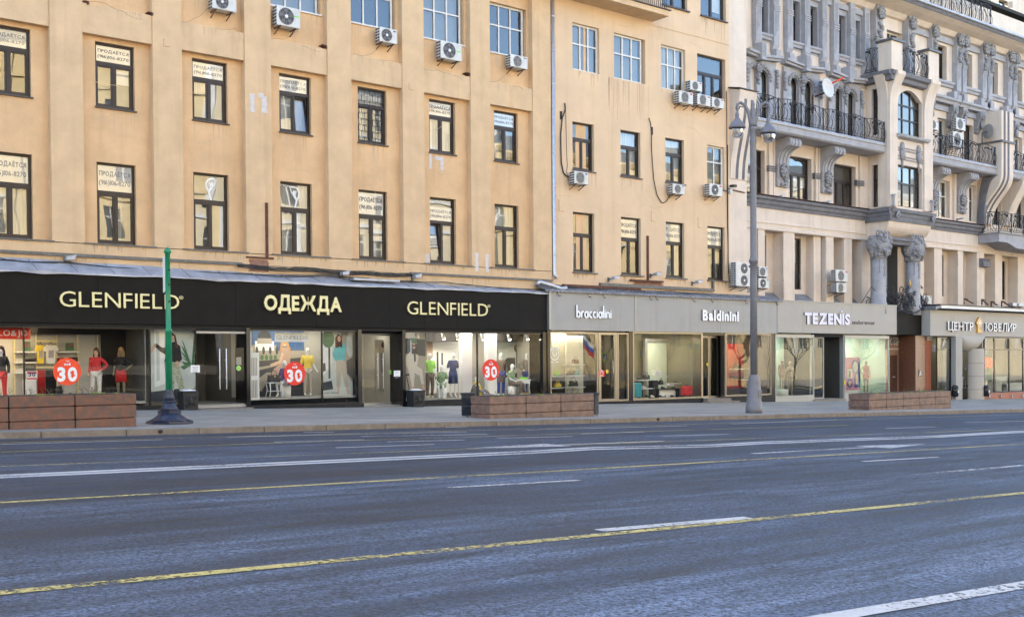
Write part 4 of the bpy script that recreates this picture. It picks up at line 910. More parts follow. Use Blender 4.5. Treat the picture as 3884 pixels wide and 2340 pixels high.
# western pier with a striped console, and the S-shaped striped pier to the east
b = MB(); b.box(42.86, 44.19, .1, 1.0, 4.0, 24.3); b.build('wall_pier', M['cream'], OB)
fr = bez((-.52, 14.2), (-.5, 12.6), (.05, 11.9), (.06, 10.35), 10)
b = MB(); b.prof([(.1, 14.75), (-.4, 14.62), (-.58, 14.6), (-.56, 14.4)]+fr+[(.1, 10.3)], 42.9, 44.19); o = b.build('striped_console', M['cream'], OB)
for i in range(6):
    xx = 43.28+.07*i+(.28 if i > 2 else 0); k = MB(); k.prof([(y-.015, z) for y, z in fr]+[(y+.03, z) for y, z in fr[::-1]], xx, xx+.05); k.build('console_stripe', M['trimd'], o)
k = MB(); k.prof([(.1, 14.76), (-.66, 14.62), (-.66, 14.66), (.1, 14.82)], 42.8, 44.25); k.build('console_flashing', M['silld'], o)
fr = [(-.62, 17.0), (-.62, 13.2)]+bez((-.62, 13.0), (-.6, 11.9), (.72, 11.6), (.78, 10.0), 12)
b = MB(); b.prof([(1.0, 17.0)]+fr+[(1.0, 10.0)], 68.2, 69.7); o = b.build('striped_console', M['cream'], OB)
for i in range(6):
    xx = 68.45+.09*i+(.22 if i > 2 else 0); k = MB(); k.prof([(y-.015, z) for y, z in fr]+[(y+.03, z) for y, z in fr[::-1]], xx, xx+.06); k.build('console_stripe', M['trimd'], o)
k = MB(); fr2 = bez((-.4, 12.95), (.2, 12.8), (.45, 12.0), (.5, 9.95), 10); k.prof([(y, z) for y, z in fr2]+[(1.0, 9.95), (.8, 12.0), (.6, 12.9)], 68.1, 68.35); k.build('console_edge', M['trimd'], o)
k = MB(); k.box(68.1, 69.8, -.74, 1., 15.0, 15.12); k.build('post_cap', M['sill'], o)
b = MB(); fr = bez((-.5, 13.2), (-.4, 12.4), (.6, 11.5), (.75, 10.1), 8); b.prof([(1, 13.2)]+fr+[(1, 10.1)], 71.4, 72.3); b.build('striped_console', M['cream'], OB)
o = balcony(69.8, 78, 8)
b = MB(); b.prism([(68.3, 8.75), (69.4, 8.75), (70.5, 8.45), (74.5, 8.4), (76, 8.7), (78, 8.7), (78, 9.3), (68.3, 9.3)], -.4, 1.0); o = b.build('balcony', M['trim'], OB)
k = MB(); k.box(68.2, 78.05, -.5, 1.0, 9.3, 9.36); k.build('balcony_flashing', M['galvd'], o); railing(o, (68.4, -.33), (78, -.33), 9.36, 1.3, 12, 1.5)
railing(o, (68.42, .95), (68.42, -.33), 9.36, 1.3, 13, 1.3)
b = MB(); b.prof([(1, 7.2), (.6, 7.25), (.58, 7.5), (.66, 7.6), (.58, 7.75), (1, 7.8)], 68.25, 69.1); b.build('ribbed_band', M['trimd'], OB)
# stained plaster and slates over the shop roofs
random.seed(8)
b = MB(); b.box(42.9, 56.6, .8, 1.72, 4.05, 4.32); b.build('wall_foot', M['cream'], OB)
for a, c in ((46.4, 48.3), (49.3, 51.2), (52.9, 53.8), (54.6, 55.5)):
    k = MB(); k.prof([(.95, 4.35), (1.7, 4.95), (1.7, 4.35)], a, c); k.build('sloped_sill', M['galvd'], OB)
for i in range(26):
    x = random.uniform(44.4, 56.0); wd = random.uniform(.1, .7); jj = random.uniform(0, .25); b = MB(); b.prism([(x, 4.07), (x+wd, 4.07), (x+wd*.8, 4.15+jj*.6), (x+wd*.4, 4.22+jj), (x+.05*wd, 4.14)], .79, .8); b.build('damp_stain', M['rust'] if i % 3 == 0 else M['trimd'], OB)
# ------------------------------------------------------------------ shop materials
M['gold'] = mat('brass_letter_face', (.80, .70, .36), .35, .0); M['goldside'] = mat('brass_letter_side', (.45, .38, .2), .3, .6)
M['lw'] = mat('white_letter_face', (.84, .84, .84), .4); M['lside'] = mat('letter_side', (.10, .10, .11), .4)
M['lilac'] = mat('lilac_letter_face', (.72, .70, .82), .4)
M['steelf'] = mat('brushed_steel', (.31, .285, .25), .3, .9, var=.15, scale=3, stretch=(20, 20, .6))
M['alu'] = mat('aluminium_frame', (.33, .33, .325), .4, .5)
M['brn'] = mat('polished_brown_granite', (.17, .075, .045), .25, var=.35, scale=14); M['brn2'] = mat('pinkish_granite', (.32, .19, .125), .35, var=.3, scale=12)
M['brick'] = mat('red_granite', (.34, .10, .055), .45, var=.25, scale=14); M['door'] = mat('brown_door', (.07, .03, .02), .4)
M['wallw'] = mat('shop_wall_white', (.60, .58, .53), .8, var=.05, scale=2); M['wallg'] = mat('shop_wall_grey', (.42, .41, .37), .8); M['floor'] = mat('shop_floor', (.35, .34, .32), .3, var=.15, scale=3)
M['wallm'] = mat('shop_wall_warm_grey', (.47, .45, .40), .8, var=.05, scale=2); M['walld'] = mat('shop_wall_dark', (.11, .105, .095), .7, var=.1, scale=2); M['wallo'] = mat('shop_wall_olive', (.20, .185, .13), .7, var=.1, scale=2); M['celadon'] = mat('celadon_panel', (.52, .60, .50), .7); M['redw'] = mat('red_shop_wall', (.36, .014, .012), .5); M['shelf'] = mat('glass_shelf', (.62, .66, .62), .15)
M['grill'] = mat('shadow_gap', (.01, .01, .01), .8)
def colm(n, c, r=.75): M[n] = mat(n, c, r, var=.08, scale=9); return M[n]
for n, c in (('cloth_red', (.62, .03, .035)), ('cloth_crimson', (.32, .01, .05)), ('cloth_black', (.015, .015, .018)), ('cloth_white', (.74, .72, .68)), ('cloth_lime', (.52, .68, .05)), ('cloth_green', (.28, .66, .09)),
             ('cloth_yellow', (.80, .58, .05)), ('cloth_navy', (.015, .03, .13)), ('cloth_beige', (.48, .42, .34)), ('cloth_brown', (.16, .12, .09)), ('cloth_grey', (.2, .18, .165)), ('cloth_blue', (.02, .05, .3)), ('cloth_purple', (.10, .05, .26)), ('cloth_teal', (.05, .33, .38)),
             ('skin_tone', (.62, .40, .28)), ('hair_brown', (.10, .035, .02)), ('hair_blond', (.50, .27, .10)), ('hair_dark', (.03, .02, .02)), ('plastic_white', (.80, .79, .77)), ('bronze_body', (.26, .21, .14)), ('sticker_red', (.80, .05, .025)), ('sticker_orange', (.85, .08, .02)),
             ('cyan_knit', (.08, .46, .50)), ('sky_print', (.05, .12, .27)), ('stone_print', (.36, .32, .26)), ('dark_print', (.035, .04, .05)), ('pale_print', (.56, .60, .57)), ('leaf_print', (.06, .17, .07)), ('nude_knit', (.46, .31, .24)), ('pink_print', (.66, .25, .42)), ('suit_cream', (.62, .57, .49))): colm(n, c)
M['print_floral'] = mat('floral_cloth', (.62, .60, .50), .8, col2=(.10, .16, .05), scale=22)
M['print_green'] = mat('green_print_cloth', (.45, .55, .22), .8, col2=(.05, .16, .16), scale=16)
M['print_dark'] = mat('dark_print_cloth', (.35, .16, .14), .8, col2=(.03, .03, .03), scale=30)
M['print_tee'] = mat('printed_tee', (.6, .58, .52), .8, col2=(.16, .12, .2), scale=45)
# ------------------------------------------------------------------ display figures
SK = {'pel': (0,0,.98,.125,.095), 'wai': (0,0,1.12,.10,.08), 'che': (0,0,1.31,.135,.095), 'nb': (0,0,1.46,.06,.05), 'nk': (0,-.005,1.53,.048,.048), 'hl': (0,-.02,1.59,.062,.07), 'hm': (0,-.01,1.67,.078,.095), 'ht': (0,0,1.755,.05,.06), 'no': (0,-.105,1.64,.012,.012),
      'sL': (-.165,0,1.42,.052,.052), 'eL': (-.22,.03,1.15,.038,.038), 'wL': (-.24,-.04,.93,.026,.03), 'fL': (-.24,-.06,.83,.02,.03), 'sR': (.165,0,1.42,.052,.052), 'eR': (.22,.03,1.15,.038,.038), 'wR': (.24,-.04,.93,.026,.03), 'fR': (.24,-.06,.83,.02,.03),
      'hL': (-.09,0,.90,.088,.095), 'kL': (-.10,-.02,.50,.055,.058), 'aL': (-.10,.03,.09,.036,.04), 'tL': (-.10,-.11,.03,.034,.028), 'hR': (.09,0,.90,.088,.095), 'kR': (.10,-.02,.50,.055,.058), 'aR': (.10,.03,.09,.036,.04), 'tR': (.10,-.11,.03,.034,.028)}
SE = [('pel','wai'), ('wai','che'), ('che','nb'), ('nb','nk'), ('nk','hl'), ('hl','hm'), ('hm','ht'), ('hl','no'), ('che','sL'), ('sL','eL'), ('eL','wL'), ('wL','fL'), ('che','sR'), ('sR','eR'), ('eR','wR'), ('wR','fR'),
      ('pel','hL'), ('hL','kL'), ('kL','aL'), ('aL','tL'), ('pel','hR'), ('hR','kR'), ('kR','aR'), ('aR','tR')]
SIT = {'pel': (0,0,.50), 'wai': (0,.03,.64), 'che': (0,.03,.83), 'nb': (0,.02,.98), 'nk': (0,0,1.05), 'hl': (0,-.02,1.11), 'hm': (0,-.01,1.19), 'ht': (0,0,1.275), 'no': (0,-.105,1.16), 'sL': (-.165,.03,.94), 'eL': (-.22,.0,.70), 'wL': (-.12,-.2,.58), 'fL': (-.08,-.28,.56), 'sR': (.165,.03,.94), 'eR': (.22,0,.70), 'wR': (.12,-.22,.60), 'fR': (.08,-.30,.58),
       'hL': (-.09,-.04,.48), 'kL': (-.09,-.44,.47), 'aL': (-.06,-.40,.08), 'tL': (-.06,-.54,.03), 'hR': (.09,-.04,.48), 'kR': (.09,-.46,.50), 'aR': (.10,-.36,.08), 'tR': (.10,-.50,.03)}
FLOOR = {k: (v[0], v[1], v[2]-.40) for k, v in SIT.items()}
FLOOR.update({'kL': (-.12,-.42,.12), 'aL': (-.12,-.82,.06), 'tL': (-.13,-.92,.14), 'kR': (.1,-.40,.32), 'aR': (.1,-.66,.06), 'tR': (.1,-.8,.04), 'eL': (-.24,.0,.32), 'wL': (-.2,-.25,.2), 'fL': (-.18,-.34,.18), 'eR': (.25,.1,.30), 'wR': (.3,.16,.08), 'fR': (.32,.14,.03)})
HIPR = {'eR': (.36,.06,1.20), 'wR': (.19,-.04,1.04), 'fR': (.13,-.09,1.02)}; HIPL = {k[0]+'L': (-v[0], v[1], v[2]) for k, v in HIPR.items()}
WIDE = {'kL': (-.16,-.02,.50), 'aL': (-.24,.03,.09), 'tL': (-.27,-.11,.03)}
def skin(name, J, E, par, m, xf, grow=0.):
    names = sorted({n for e in E for n in e}, key=list(SK).index); me = bpy.data.meshes.new(name)
    me.from_pydata([xf(J[n][:3]) for n in names], [(names.index(a), names.index(b_)) for a, b_ in E], []); ob = bpy.data.objects.new(name, me); COL.objects.link(ob)
    sm = ob.modifiers.new('s', 'SKIN'); ob.modifiers.new('u', 'SUBSURF').levels = 1
    sc = xf.scale
    for i, n in enumerate(names): me.skin_vertices[0].data[i].radius = ((SK[n][3]+grow)*sc, (SK[n][4]+grow)*sc); me.skin_vertices[0].data[i].use_root = (i == 0)
    bpy.context.view_layer.update(); out = bpy.data.meshes.new_from_object(ob.evaluated_get(bpy.context.evaluated_depsgraph_get()))
    bpy.data.objects.remove(ob); bpy.data.meshes.remove(me); out.name = name; out.materials.clear(); out.materials.append(m)
    for p in out.polygons: p.use_smooth = True
    o = bpy.data.objects.new(name, out); COL.objects.link(o); o.parent = par; return o
def ring(o, J, xf, loc, R_, m, n=16):
    V = []; Fc = []
    for jn, dz, rx, ry in R_:
        c = J[jn]
        for k in range(n): a = 2*math.pi*k/n; q = xf((c[0]+rx*math.cos(a), c[1]+ry*math.sin(a), c[2]+dz)); V.append((q[0]+loc[0], q[1]+loc[1], q[2]+loc[2]))
    for i in range(len(R_)-1):
        for k in range(n): Fc.append((i*n+k, i*n+(k+1) % n, (i+1)*n+(k+1) % n, (i+1)*n+k))
    b = MB(); b.faces(V, Fc, True); absorb(o, b, m)
    for p in o.data.polygons: p.use_smooth = True
class XF:
    def __init__(s, sc, rz): s.scale = sc; s.c, s.s = math.cos(rz), math.sin(rz)
    def __call__(s, p): return ((p[0]*s.c-p[1]*s.s)*s.scale, (p[0]*s.s+p[1]*s.c)*s.scale, p[2]*s.scale)
def figure(label, X, Y, Z, hgt, rz=0, pose=(), body='plastic_white', top=None, sleeve=2, legs=None, leglen=3, skirt=None, hair=None, seat=False, group=None, scarf=None, name='mannequin'):
    t = thing(name, label, 'mannequin', (X, Y, Z), group); J = dict(SK)
    for P_ in pose:
        for k, v in P_.items(): J[k] = (*v, SK[k][3], SK[k][4])
    xf = XF(hgt/1.79, rz); skin('body', J, SE, t, M[body], xf)
    if top:
        E = [('pel','wai'), ('wai','che'), ('che','nb'), ('che','sL'), ('che','sR')]
        if sleeve > 0: E += [('sL','eL'), ('sR','eR')]
        if sleeve > 1: E += [('eL','wL'), ('eR','wR')]
        if skirt == 'dress': pass
        o_ = skin('top', J, E, t, M[top], xf, .018)
        ring(o_, J, xf, (X, Y, Z), [('pel', -.05, .158, .120), ('pel', .02, .158, .122), ('wai', -.02, .138, .112), ('wai', .06, .140, .114), ('che', -.04, .163, .124), ('che', .06, .160, .112), ('che', .12, .10, .08)], M[top])
    if legs:
        E = [('pel','hL'), ('pel','hR'), ('hL','kL'), ('hR','kR')]
        if leglen > 1: E += [('kL','aL'), ('kR','aR')]
        o_ = skin('trousers', J, E, t, M[legs], xf, .017)
        ring(o_, J, xf, (X, Y, Z), [('pel', -.17, .155, .115), ('pel', -.08, .178, .130), ('pel', 0, .166, .126), ('pel', .08, .142, .112)], M[legs])
    if skirt:
        b = MB(); p = J['pel']; z0 = {'mini': .62, 'dress': .56, 'night': .74}[skirt[0]]; r1 = skirt[2]
        b.lathe(p[0], p[1], [(.155, p[2]+.08), (.19, p[2]-.08), (r1, z0)], 16, True, 0, .72)
        b.v = [xf(q) for q in b.v]; b.v = [(q[0]+X, q[1]+Y, q[2]+Z) for q in b.v]; b.build('skirt', M[skirt[1]], t)
    if hair:
        h = J['hm']; b = MB(); b.blob((h[0], h[1]+.03, h[2]+.03), (.098, .10, .115), .1, 3, 2)
        if hair[1]: 
            for s in (-1, 0, 1): b.blob((h[0]+s*.075, h[1]+.045, h[2]-.05-.5*hair[1]), (.05, .05, .08+.5*hair[1]), .15, 3, s)
        b.v = [xf(q) for q in b.v]; b.v = [(q[0]+X, q[1]+Y, q[2]+Z) for q in b.v]; b.build('hair', M[hair[0]], t)
    if scarf:
        n_ = J['nb']; b = MB(); b.lathe(n_[0], n_[1], [(.075, n_[2]-.03), (.11, n_[2]), (.075, n_[2]+.07)], 12); b.tube([(n_[0]-.05, n_[1]-.09, n_[2]), (n_[0]-.14, n_[1]-.12, n_[2]-.2), (n_[0]-.2, n_[1]-.1, n_[2]-.55)], [.04, .05, .05], 6)
        b.v = [xf(q) for q in b.v]; b.v = [(q[0]+X, q[1]+Y, q[2]+Z) for q in b.v]; b.build('scarf', M[scarf], t)
    if seat:
        b = MB(); p = J['pel']; q = xf((p[0], p[1]+.02, 0)); b.lathe(X+q[0], Y+q[1], [(.2, Z), (.2, Z+(p[2]-.11)*xf.scale)], 20)
        tag(centre(b.build('display_plinth', M['wht'])), 'white drum seat under the '+seat, 'display plinth')
    return t
def handbag(label, X, Y, Z, wd, h, c, group=None, c2=None, dome=False):
    t = thing('handbag', label, 'handbag', (X, Y, Z), group); b = MB(); d = wd*.4
    if dome: b.prism([(X-wd/2, Z), (X+wd/2, Z), (X+wd/2, Z+h*.35), (X+wd*.35, Z+h*.7), (X+wd*.15, Z+h*.85), (X-wd*.15, Z+h*.85), (X-wd*.35, Z+h*.7), (X-wd/2, Z+h*.35)], Y-d/2, Y+d/2)
    else: b.prism([(X-wd/2, Z), (X+wd/2, Z), (X+wd*.43, Z+h*.62), (X-wd*.43, Z+h*.62)], Y-d/2, Y+d/2)
    b.build('bag_body', M[c], t, bevel=.015)
    b = MB(); zz = Z+h*(.83 if dome else .6); b.tube([(X-wd*.22, Y-.02, zz), (X-wd*.2, Y-.02, zz+h*.3), (X, Y-.02, zz+h*.42), (X+wd*.2, Y-.02, zz+h*.3), (X+wd*.22, Y-.02, zz)], .012, 5); b.build('handle', M[c2 or c], t)
    b = MB(); b.box(X-.02, X+.02, Y-d/2-.008, Y-d/2+.004, Z+h*.45, Z+h*.53); b.build('clasp', M['gold'], t)
    return t
# ------------------------------------------------------------------ shop shells
def shop(label, x0, x1, yb, zf, wall='wallw', group=None, ceil=2.66, lightw=30, lcol=(1, .93, .8), yl=None, name='shop_interior'):
    t = thing(name, label, 'interior', ((x0+x1)/2, yb/2, zf))
    b = MB(); b.box(x0, x1, yb, yb+.1, zf-.1, ceil+.1); b.build('back_wall', M[wall], t)
    b = MB(); b.box(x0, x1, -.2, yb, zf-.08, zf); b.build('shop_floor', M['floor'], t)
    b = MB(); b.box(x0, x1, -.2, yb, ceil, ceil+.06); b.build('shop_ceiling', M['wallg'], t)
    for x in (x0-.04, x1): 
        b = MB(); b.box(x, x+.04, -.15, yb, zf, ceil); b.build('side_wall', M[wall], t)
    if lightw:
        l = bpy.data.lights.new('shop_light', 'AREA'); l.shape = 'RECTANGLE'; l.size = (x1-x0)*.7; l.size_y = .35; l.energy = lightw*(x1-x0)*.26; l.color = lcol
        o = bpy.data.objects.new('shop_light', l); COL.objects.link(o); o.location = ((x0+x1)/2, yl if yl is not None else yb*.42, ceil-.04); o.rotation_euler = (R(8), 0, 0)
    return t
def glazing(par, x0, x1, z0, z1, y, fm=None, fw=.05, gl='gshop', top=.05, name='display_window'):
    f = MB()
    f.box(x0, x0+fw, y-.03, y+.05, z0, z1); f.box(x1-fw, x1, y-.03, y+.05, z0, z1); f.box(x0+fw, x1-fw, y-.03, y+.05, z0, z0+fw); f.box(x0+fw, x1-fw, y-.03, y+.05, z1-top, z1)
    o = f.build(name, M[fm or 'blackg'], par); p = MB(); p.face([(x0+fw, y, z0+fw), (x1-fw, y, z0+fw), (x1-fw, y, z1-top), (x0+fw, y, z1-top)]); p.build('pane', M[gl], o); return o
def frame_box(par, name, m, x0, x1, y0, y1, z0, z1, bevel=0):
    b = MB(); b.box(x0, x1, y0, y1, z0, z1); return b.build(name, M[m], par, bevel)
# ---- black clothes shop
S1 = thing('shopfront', 'black clothes shop front with wide glass displays under a black fascia', 'shopfront', (20, -.4, -.2))
xx = [-12]+[W(u, 1120, -.45)[0] for u in (177, 371, 700+440/2.2825, 700+1140/2.2825, 1400+182/2.2825, 1400+475/2.2825, 1400+760/2.2825, 1400+1030/2.2825, 1400+1295/2.2825)]+[30.46]
b = MB()
for a, c in zip(xx[:-1], xx[1:]): b.box(a+.004, c-.004, -.45, .0, 2.67, 4.215)
b.build('fascia', M['black'], S1)
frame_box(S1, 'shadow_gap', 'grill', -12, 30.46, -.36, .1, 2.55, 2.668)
n = 60; V = []; random.seed(21)              # dented sheet metal roof of the shop front
for i in range(n+1):
    x = -12+(30.75+12)*i/n; zt = 4.64-.0125*(x-9); 
    for q, (y, z) in enumerate(((.0, zt), (-.12, zt-.1), (-.42, 4.30), (-.53, 4.235), (-.53, 4.175))): V.append((x, y-random.uniform(0, .02), z+random.uniform(-.02, .025)*(1 if q < 4 else 1.6)))
b = MB(); b.faces(V, [(i*5+q, i*5+q+1, (i+1)*5+q+1, (i+1)*5+q) for i in range(n) for q in range(4)]); b.build('metal_roof', M['galv'], S1)
b = MB(); x = -10
while x < 30.5:
    zt = 4.64-.0125*(x-9); b.tube([(x, -.02, zt+.01), (x+.12, -.42, 4.325), (x+.14, -.54, 4.25)], .012, 4); x += 1.24+.1*math.sin(x)
b.build('roof_seam', M['galvd'], S1)
b = MB(); X0, Z0 = K('b2', 925, 1270, -.3); b.box(X0, X0+2.0, -.45, -.1, 4.42, 4.5); b.build('roof_hatch', M['galv'], S1)
PL = [(-12, 15.08, .0), (17.0, 21.35, -.1), (23.38, 30.3, -.12)]
for (a, c, z) in PL: frame_box(S1, 'plinth', 'blackg', a, c, -.42, -.2, -.9, z)
frame_box(S1, 'plinth', 'blackg', 17.0, 21.5, -.46, -.2, -.9, -.12)
for a, c, z in ((-12, 9.6, .0), (9.6, 13.5, .0), (13.5, 15.08, .0), (17.0, 19.85, -.1), (19.85, 21.3, -.1), (23.4, 26.9, -.12), (26.9, 30.28, -.12)): glazing(S1, a, c, z, 2.56, -.3, None, .022)
for a, c in ((16.86, 17.0), (21.3, 21.46), (23.26, 23.4), (30.28, 30.5)): frame_box(S1, 'post', 'blackg', a, c, -.4, .5, -.9, 2.6)
for a, c, y in ((15.09, 16.0, -.3), (16.0, 16.86, -.3), (21.95, 22.75, .45), (22.75, 23.5, .45)):    # glass doors with long steel pulls
    z0 = -.12 if y < 0 else -.25; d = MB(); p = MB()
    d.box(a, c, y-.025, y+.025, z0, z0+.09); d.box(a, c, y-.025, y+.025, 2.4, 2.47); o = d.build('door', M['alu'], S1); p.face([(a+.01, y, z0+.09), (c-.01, y, z0+.09), (c-.01, y, 2.4), (a+.01, y, 2.4)]); p.build('pane', M['gshop'], o)
    hx = c-.12 if a in (15.09, 21.95) else a+.12; h = MB(); h.tube([(hx, y-.09, .5+z0+.12), (hx, y-.09, 2.0+z0)], .017, 8); h.tube([(hx, y-.09, .9), (hx, y, .9)], .012, 5); h.tube([(hx, y-.09, 1.5), (hx, y, 1.5)], .012, 5); h.build('handle', M['lw'], o)
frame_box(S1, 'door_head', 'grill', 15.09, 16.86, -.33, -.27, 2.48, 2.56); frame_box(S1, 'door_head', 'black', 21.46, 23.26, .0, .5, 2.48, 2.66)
frame_box(S1, 'step', 'granite', 15.0, 16.95, -.75, -.2, -.9, -.13); frame_box(S1, 'step', 'granite', 21.46, 23.3, -.36, .4, -.9, -.27)
frame_box(S1, 'air_curtain', 'wht', 17.06, 17.42, -.22, .0, .1, 1.75, .02)
b = MB()
for z in (.18, .95):
    for i in range(4): b.box(17.12+.06*i, 17.15+.06*i, -.226, -.22, z, z+.62)
b.build('air_grille', M['acg'], S1); frame_box(S1, 'heater_pipe', 'wht', 17.04, 17.14, -.2, -.08, 1.75, 2.56)
shop('dark clothes shop interior behind the glass doors', 13.4, 17.0, 3.4, .0, 'walld', lightw=3)
shop('bright shelving display behind the west window of the black shop', -8, 13.38, 1.7, .18, 'wallw', lightw=10, lcol=(1, .78, .48), yl=.7)
shop('window display with the domed building backdrop', 17.02, 21.3, 1.1, .17, 'wallm', lightw=7, yl=.35)
shop('entrance lobby behind the recessed glass door', 21.48, 23.3, 2.5, -.25, 'wallm', lightw=8)
shop('white window display with mannequins beside the grey shops', 23.42, 30.28, 1.5, -.1, 'wallm', lightw=12, lcol=(1, .93, .82), yl=.45)
frame_box(S1, 'dark_backing', 'dark', KX('d1', 890, 1.5, 800), 13.37, 1.5, 1.66, .18, 2.6); frame_box(S1, 'dark_backing', 'dark', -8, KX('d1', 885, 1.6, 480), 1.5, 1.66, K('d1', 500, 498, 1.6)[1], 2.65)
# shelving and goods in the west window
def shelf(k, x0, x1, y, Y, lab, group='clothes shelves in the west window', th=.04, dep=.35, m='wht', name='wall_shelf'):
    a, z = K(k, x0, y, Y); c, _ = K(k, x1, y, Y); b = MB(); b.box(a, c, Y, Y+dep, z-th, z); return tag(centre(b.build(name, M[m])), lab, 'shelf', group)
for x0, x1, y, lab in ((145, 320, 645, 'white shelf carrying the green print box west of the t-shirts'), (500, 690, 645, 'white shelf carrying the green print box east of the t-shirts'), (140, 318, 737, 'white shelf with a white and a black folded stack'), (515, 690, 735, 'white shelf with red and black folded stacks above the sale disc'), (140, 325, 825, 'lowest white shelf with folded clothes')): shelf('d1', x0, x1, y, 1.3, lab)
def stack(k, x0, x1, yb, yt, Y, m, lab):
    a, z0 = K(k, x0, yb, Y); c, z1 = K(k, x1, yt, Y); b = MB(); n = 4
    for i in range(n): b.box(a+random.uniform(0, .02), c-random.uniform(0, .02), Y, Y+.28, z0+(z1-z0)*i/n+.002, z0+(z1-z0)*(i+1)/n-.004)
    tag(centre(b.build('folded_clothes', M[m], bevel=.01)), lab, 'clothes', 'folded clothes on the shelves')
stack('d1', 148, 220, 736, 708, 1.32, 'cloth_white', 'white folded stack on the middle west shelf'); stack('d1', 232, 315, 736, 708, 1.32, 'cloth_black', 'black folded stack on the middle west shelf'); stack('d1', 150, 220, 824, 797, 1.32, 'cloth_white', 'white folded stack on the lowest shelf')
stack('d1', 238, 313, 824, 787, 1.32, 'cloth_black', 'black folded stack on the lowest shelf'); stack('d1', 515, 590, 734, 700, 1.32, 'cloth_red', 'red folded stack above the sale disc'); stack('d1', 608, 680, 734, 695, 1.32, 'cloth_black', 'black folded stack above the sale disc')
for x0, x1, y0, y1, lab in ((203, 265, 560, 642, 'green print box on the upper shelf west of the t-shirts'), (575, 640, 570, 638, 'green print box on the upper shelf east of the t-shirts')):
    a, z1 = K('d1', x0, y0, 1.4); c, z0 = K('d1', x1, y1, 1.4); t = thing('display_box', lab, 'box', ((a+c)/2, 1.4, z0), 'print boxes'); frame_box(t, 'box_body', 'leaf_print', a, c, 1.4, 1.5, z0, z1); frame_box(t, 'picture', 'print_dark', a+.04, c-.04, 1.393, 1.4, z0+(z1-z0)*.4, z1-.03)
def tee(k, x0, x1, y0, y1, Y, m, lab):
    a, z1 = K(k, x0, y0, Y); c, z0 = K(k, x1, y1, Y); wd = c-a; cx = (a+c)/2; h = z1-z0; t = thing('hanging_tshirt', lab, 't-shirt', (cx, Y, z0), 't-shirts hanging on the wall')
    P = [(-.5, .80), (-.42, .62), (-.30, .66), (-.27, 0), (.27, 0), (.30, .66), (.42, .62), (.5, .80), (.28, .99), (.12, 1), (0, .93), (-.12, 1), (-.28, .99)]
    b = MB(); b.prism([(cx+x*wd, z0+z*h) for x, z in P], Y-.03, Y+.03); b.build('cloth', M[m], t, bevel=.012); frame_box(t, 'print', 'print_tee', cx-.17*wd, cx+.17*wd, Y-.034, Y-.031, z0+.3*h, z0+.72*h)
    b = MB(); b.tube([(cx-.24*wd, Y, z1-.03), (cx, Y, z1+.07), (cx+.24*wd, Y, z1-.03)], .012, 5); b.tube([(cx, Y, z1+.07), (cx+.02, Y, z1+.12)], .008, 4); b.build('hanger', M['door'], t)
tee('d1', 300, 400, 590, 752, 1.3, 'cloth_yellow', 'yellow printed t-shirt on a hanger'); tee('d1', 372, 508, 588, 750, 1.2, 'cloth_white', 'white printed t-shirt on a hanger')
for y, lab in ((548, 'golden rail above the t-shirts'), (777, 'golden rail below the t-shirts')): shelf('d1', 310, 488, y, 1.45, lab, 'golden display rails', .06, .06, 'gold', 'display_rail')
for x, lab in ((122, 'golden upright west of the shelves'), (312, 'golden upright west of the t-shirts'), (490, 'golden upright east of the t-shirts'), (672, 'golden upright above the sale disc'), (842, 'golden upright beside the red sweater mannequin')):
    a, z = K('d1', x, 500, 1.62); b = MB(); b.box(a-.018, a+.018, 1.6, 1.64, .18, z); tag(centre(b.build('wall_upright', M['gold'])), lab, 'upright', 'golden wall uprights')
for x0, x1, m, lab in ((320, 385, 'cloth_red', 'row of red garments on the lower rail'), (387, 480, 'cloth_black', 'row of black garments on the lower rail')):
    a, z1 = K('d1', x0, 808, 1.35); c, _ = K('d1', x1, 808, 1.35); b = MB(); n = 7; V = []
    for i in range(n*2+1): V += [(a+(c-a)*i/(2*n), 1.3+(.05 if i % 2 else 0), z1), (a+(c-a)*i/(2*n), 1.3+(.07 if i % 2 else -.02), .3)]
    b.faces(V, [(2*i, 2*i+1, 2*i+3, 2*i+2) for i in range(2*n)]); tag(centre(b.build('hanging_clothes', M[m])), lab, 'clothes')
a, z1 = K('d1', 223, 893, .9); c, z0 = K('d1', 316, 1015, .9); frame_box(None, 'display_pedestal', 'wht', a, c, .9, 1.25, .18, z1); tag(centre(bpy.data.objects['display_pedestal']), 'white pedestal holding the small thirty percent placard', 'pedestal')
t = thing('sale_placard', 'small white placard with a red band reading 30 on the pedestal', 'placard', ((a+c)/2, .98, z1)); a2, zz = K('d1', 228, 815, .95); frame_box(t, 'card', 'wht', a2, a2+.33, .95, .97, z1, zz); frame_box(t, 'band', 'cloth_red', a2+.02, a2+.31, .944, .95, zz-.09, zz-.02)
b = MB(); text(b, '30', a2+.06, a2+.27, z1+.12, .14, .945, .003, .03); b.build('lettering', M['cloth_navy'], t)
frame_box(t, 'band', 'cloth_red', a2+.02, a2+.31, .944, .95, z1+.02, z1+.06)
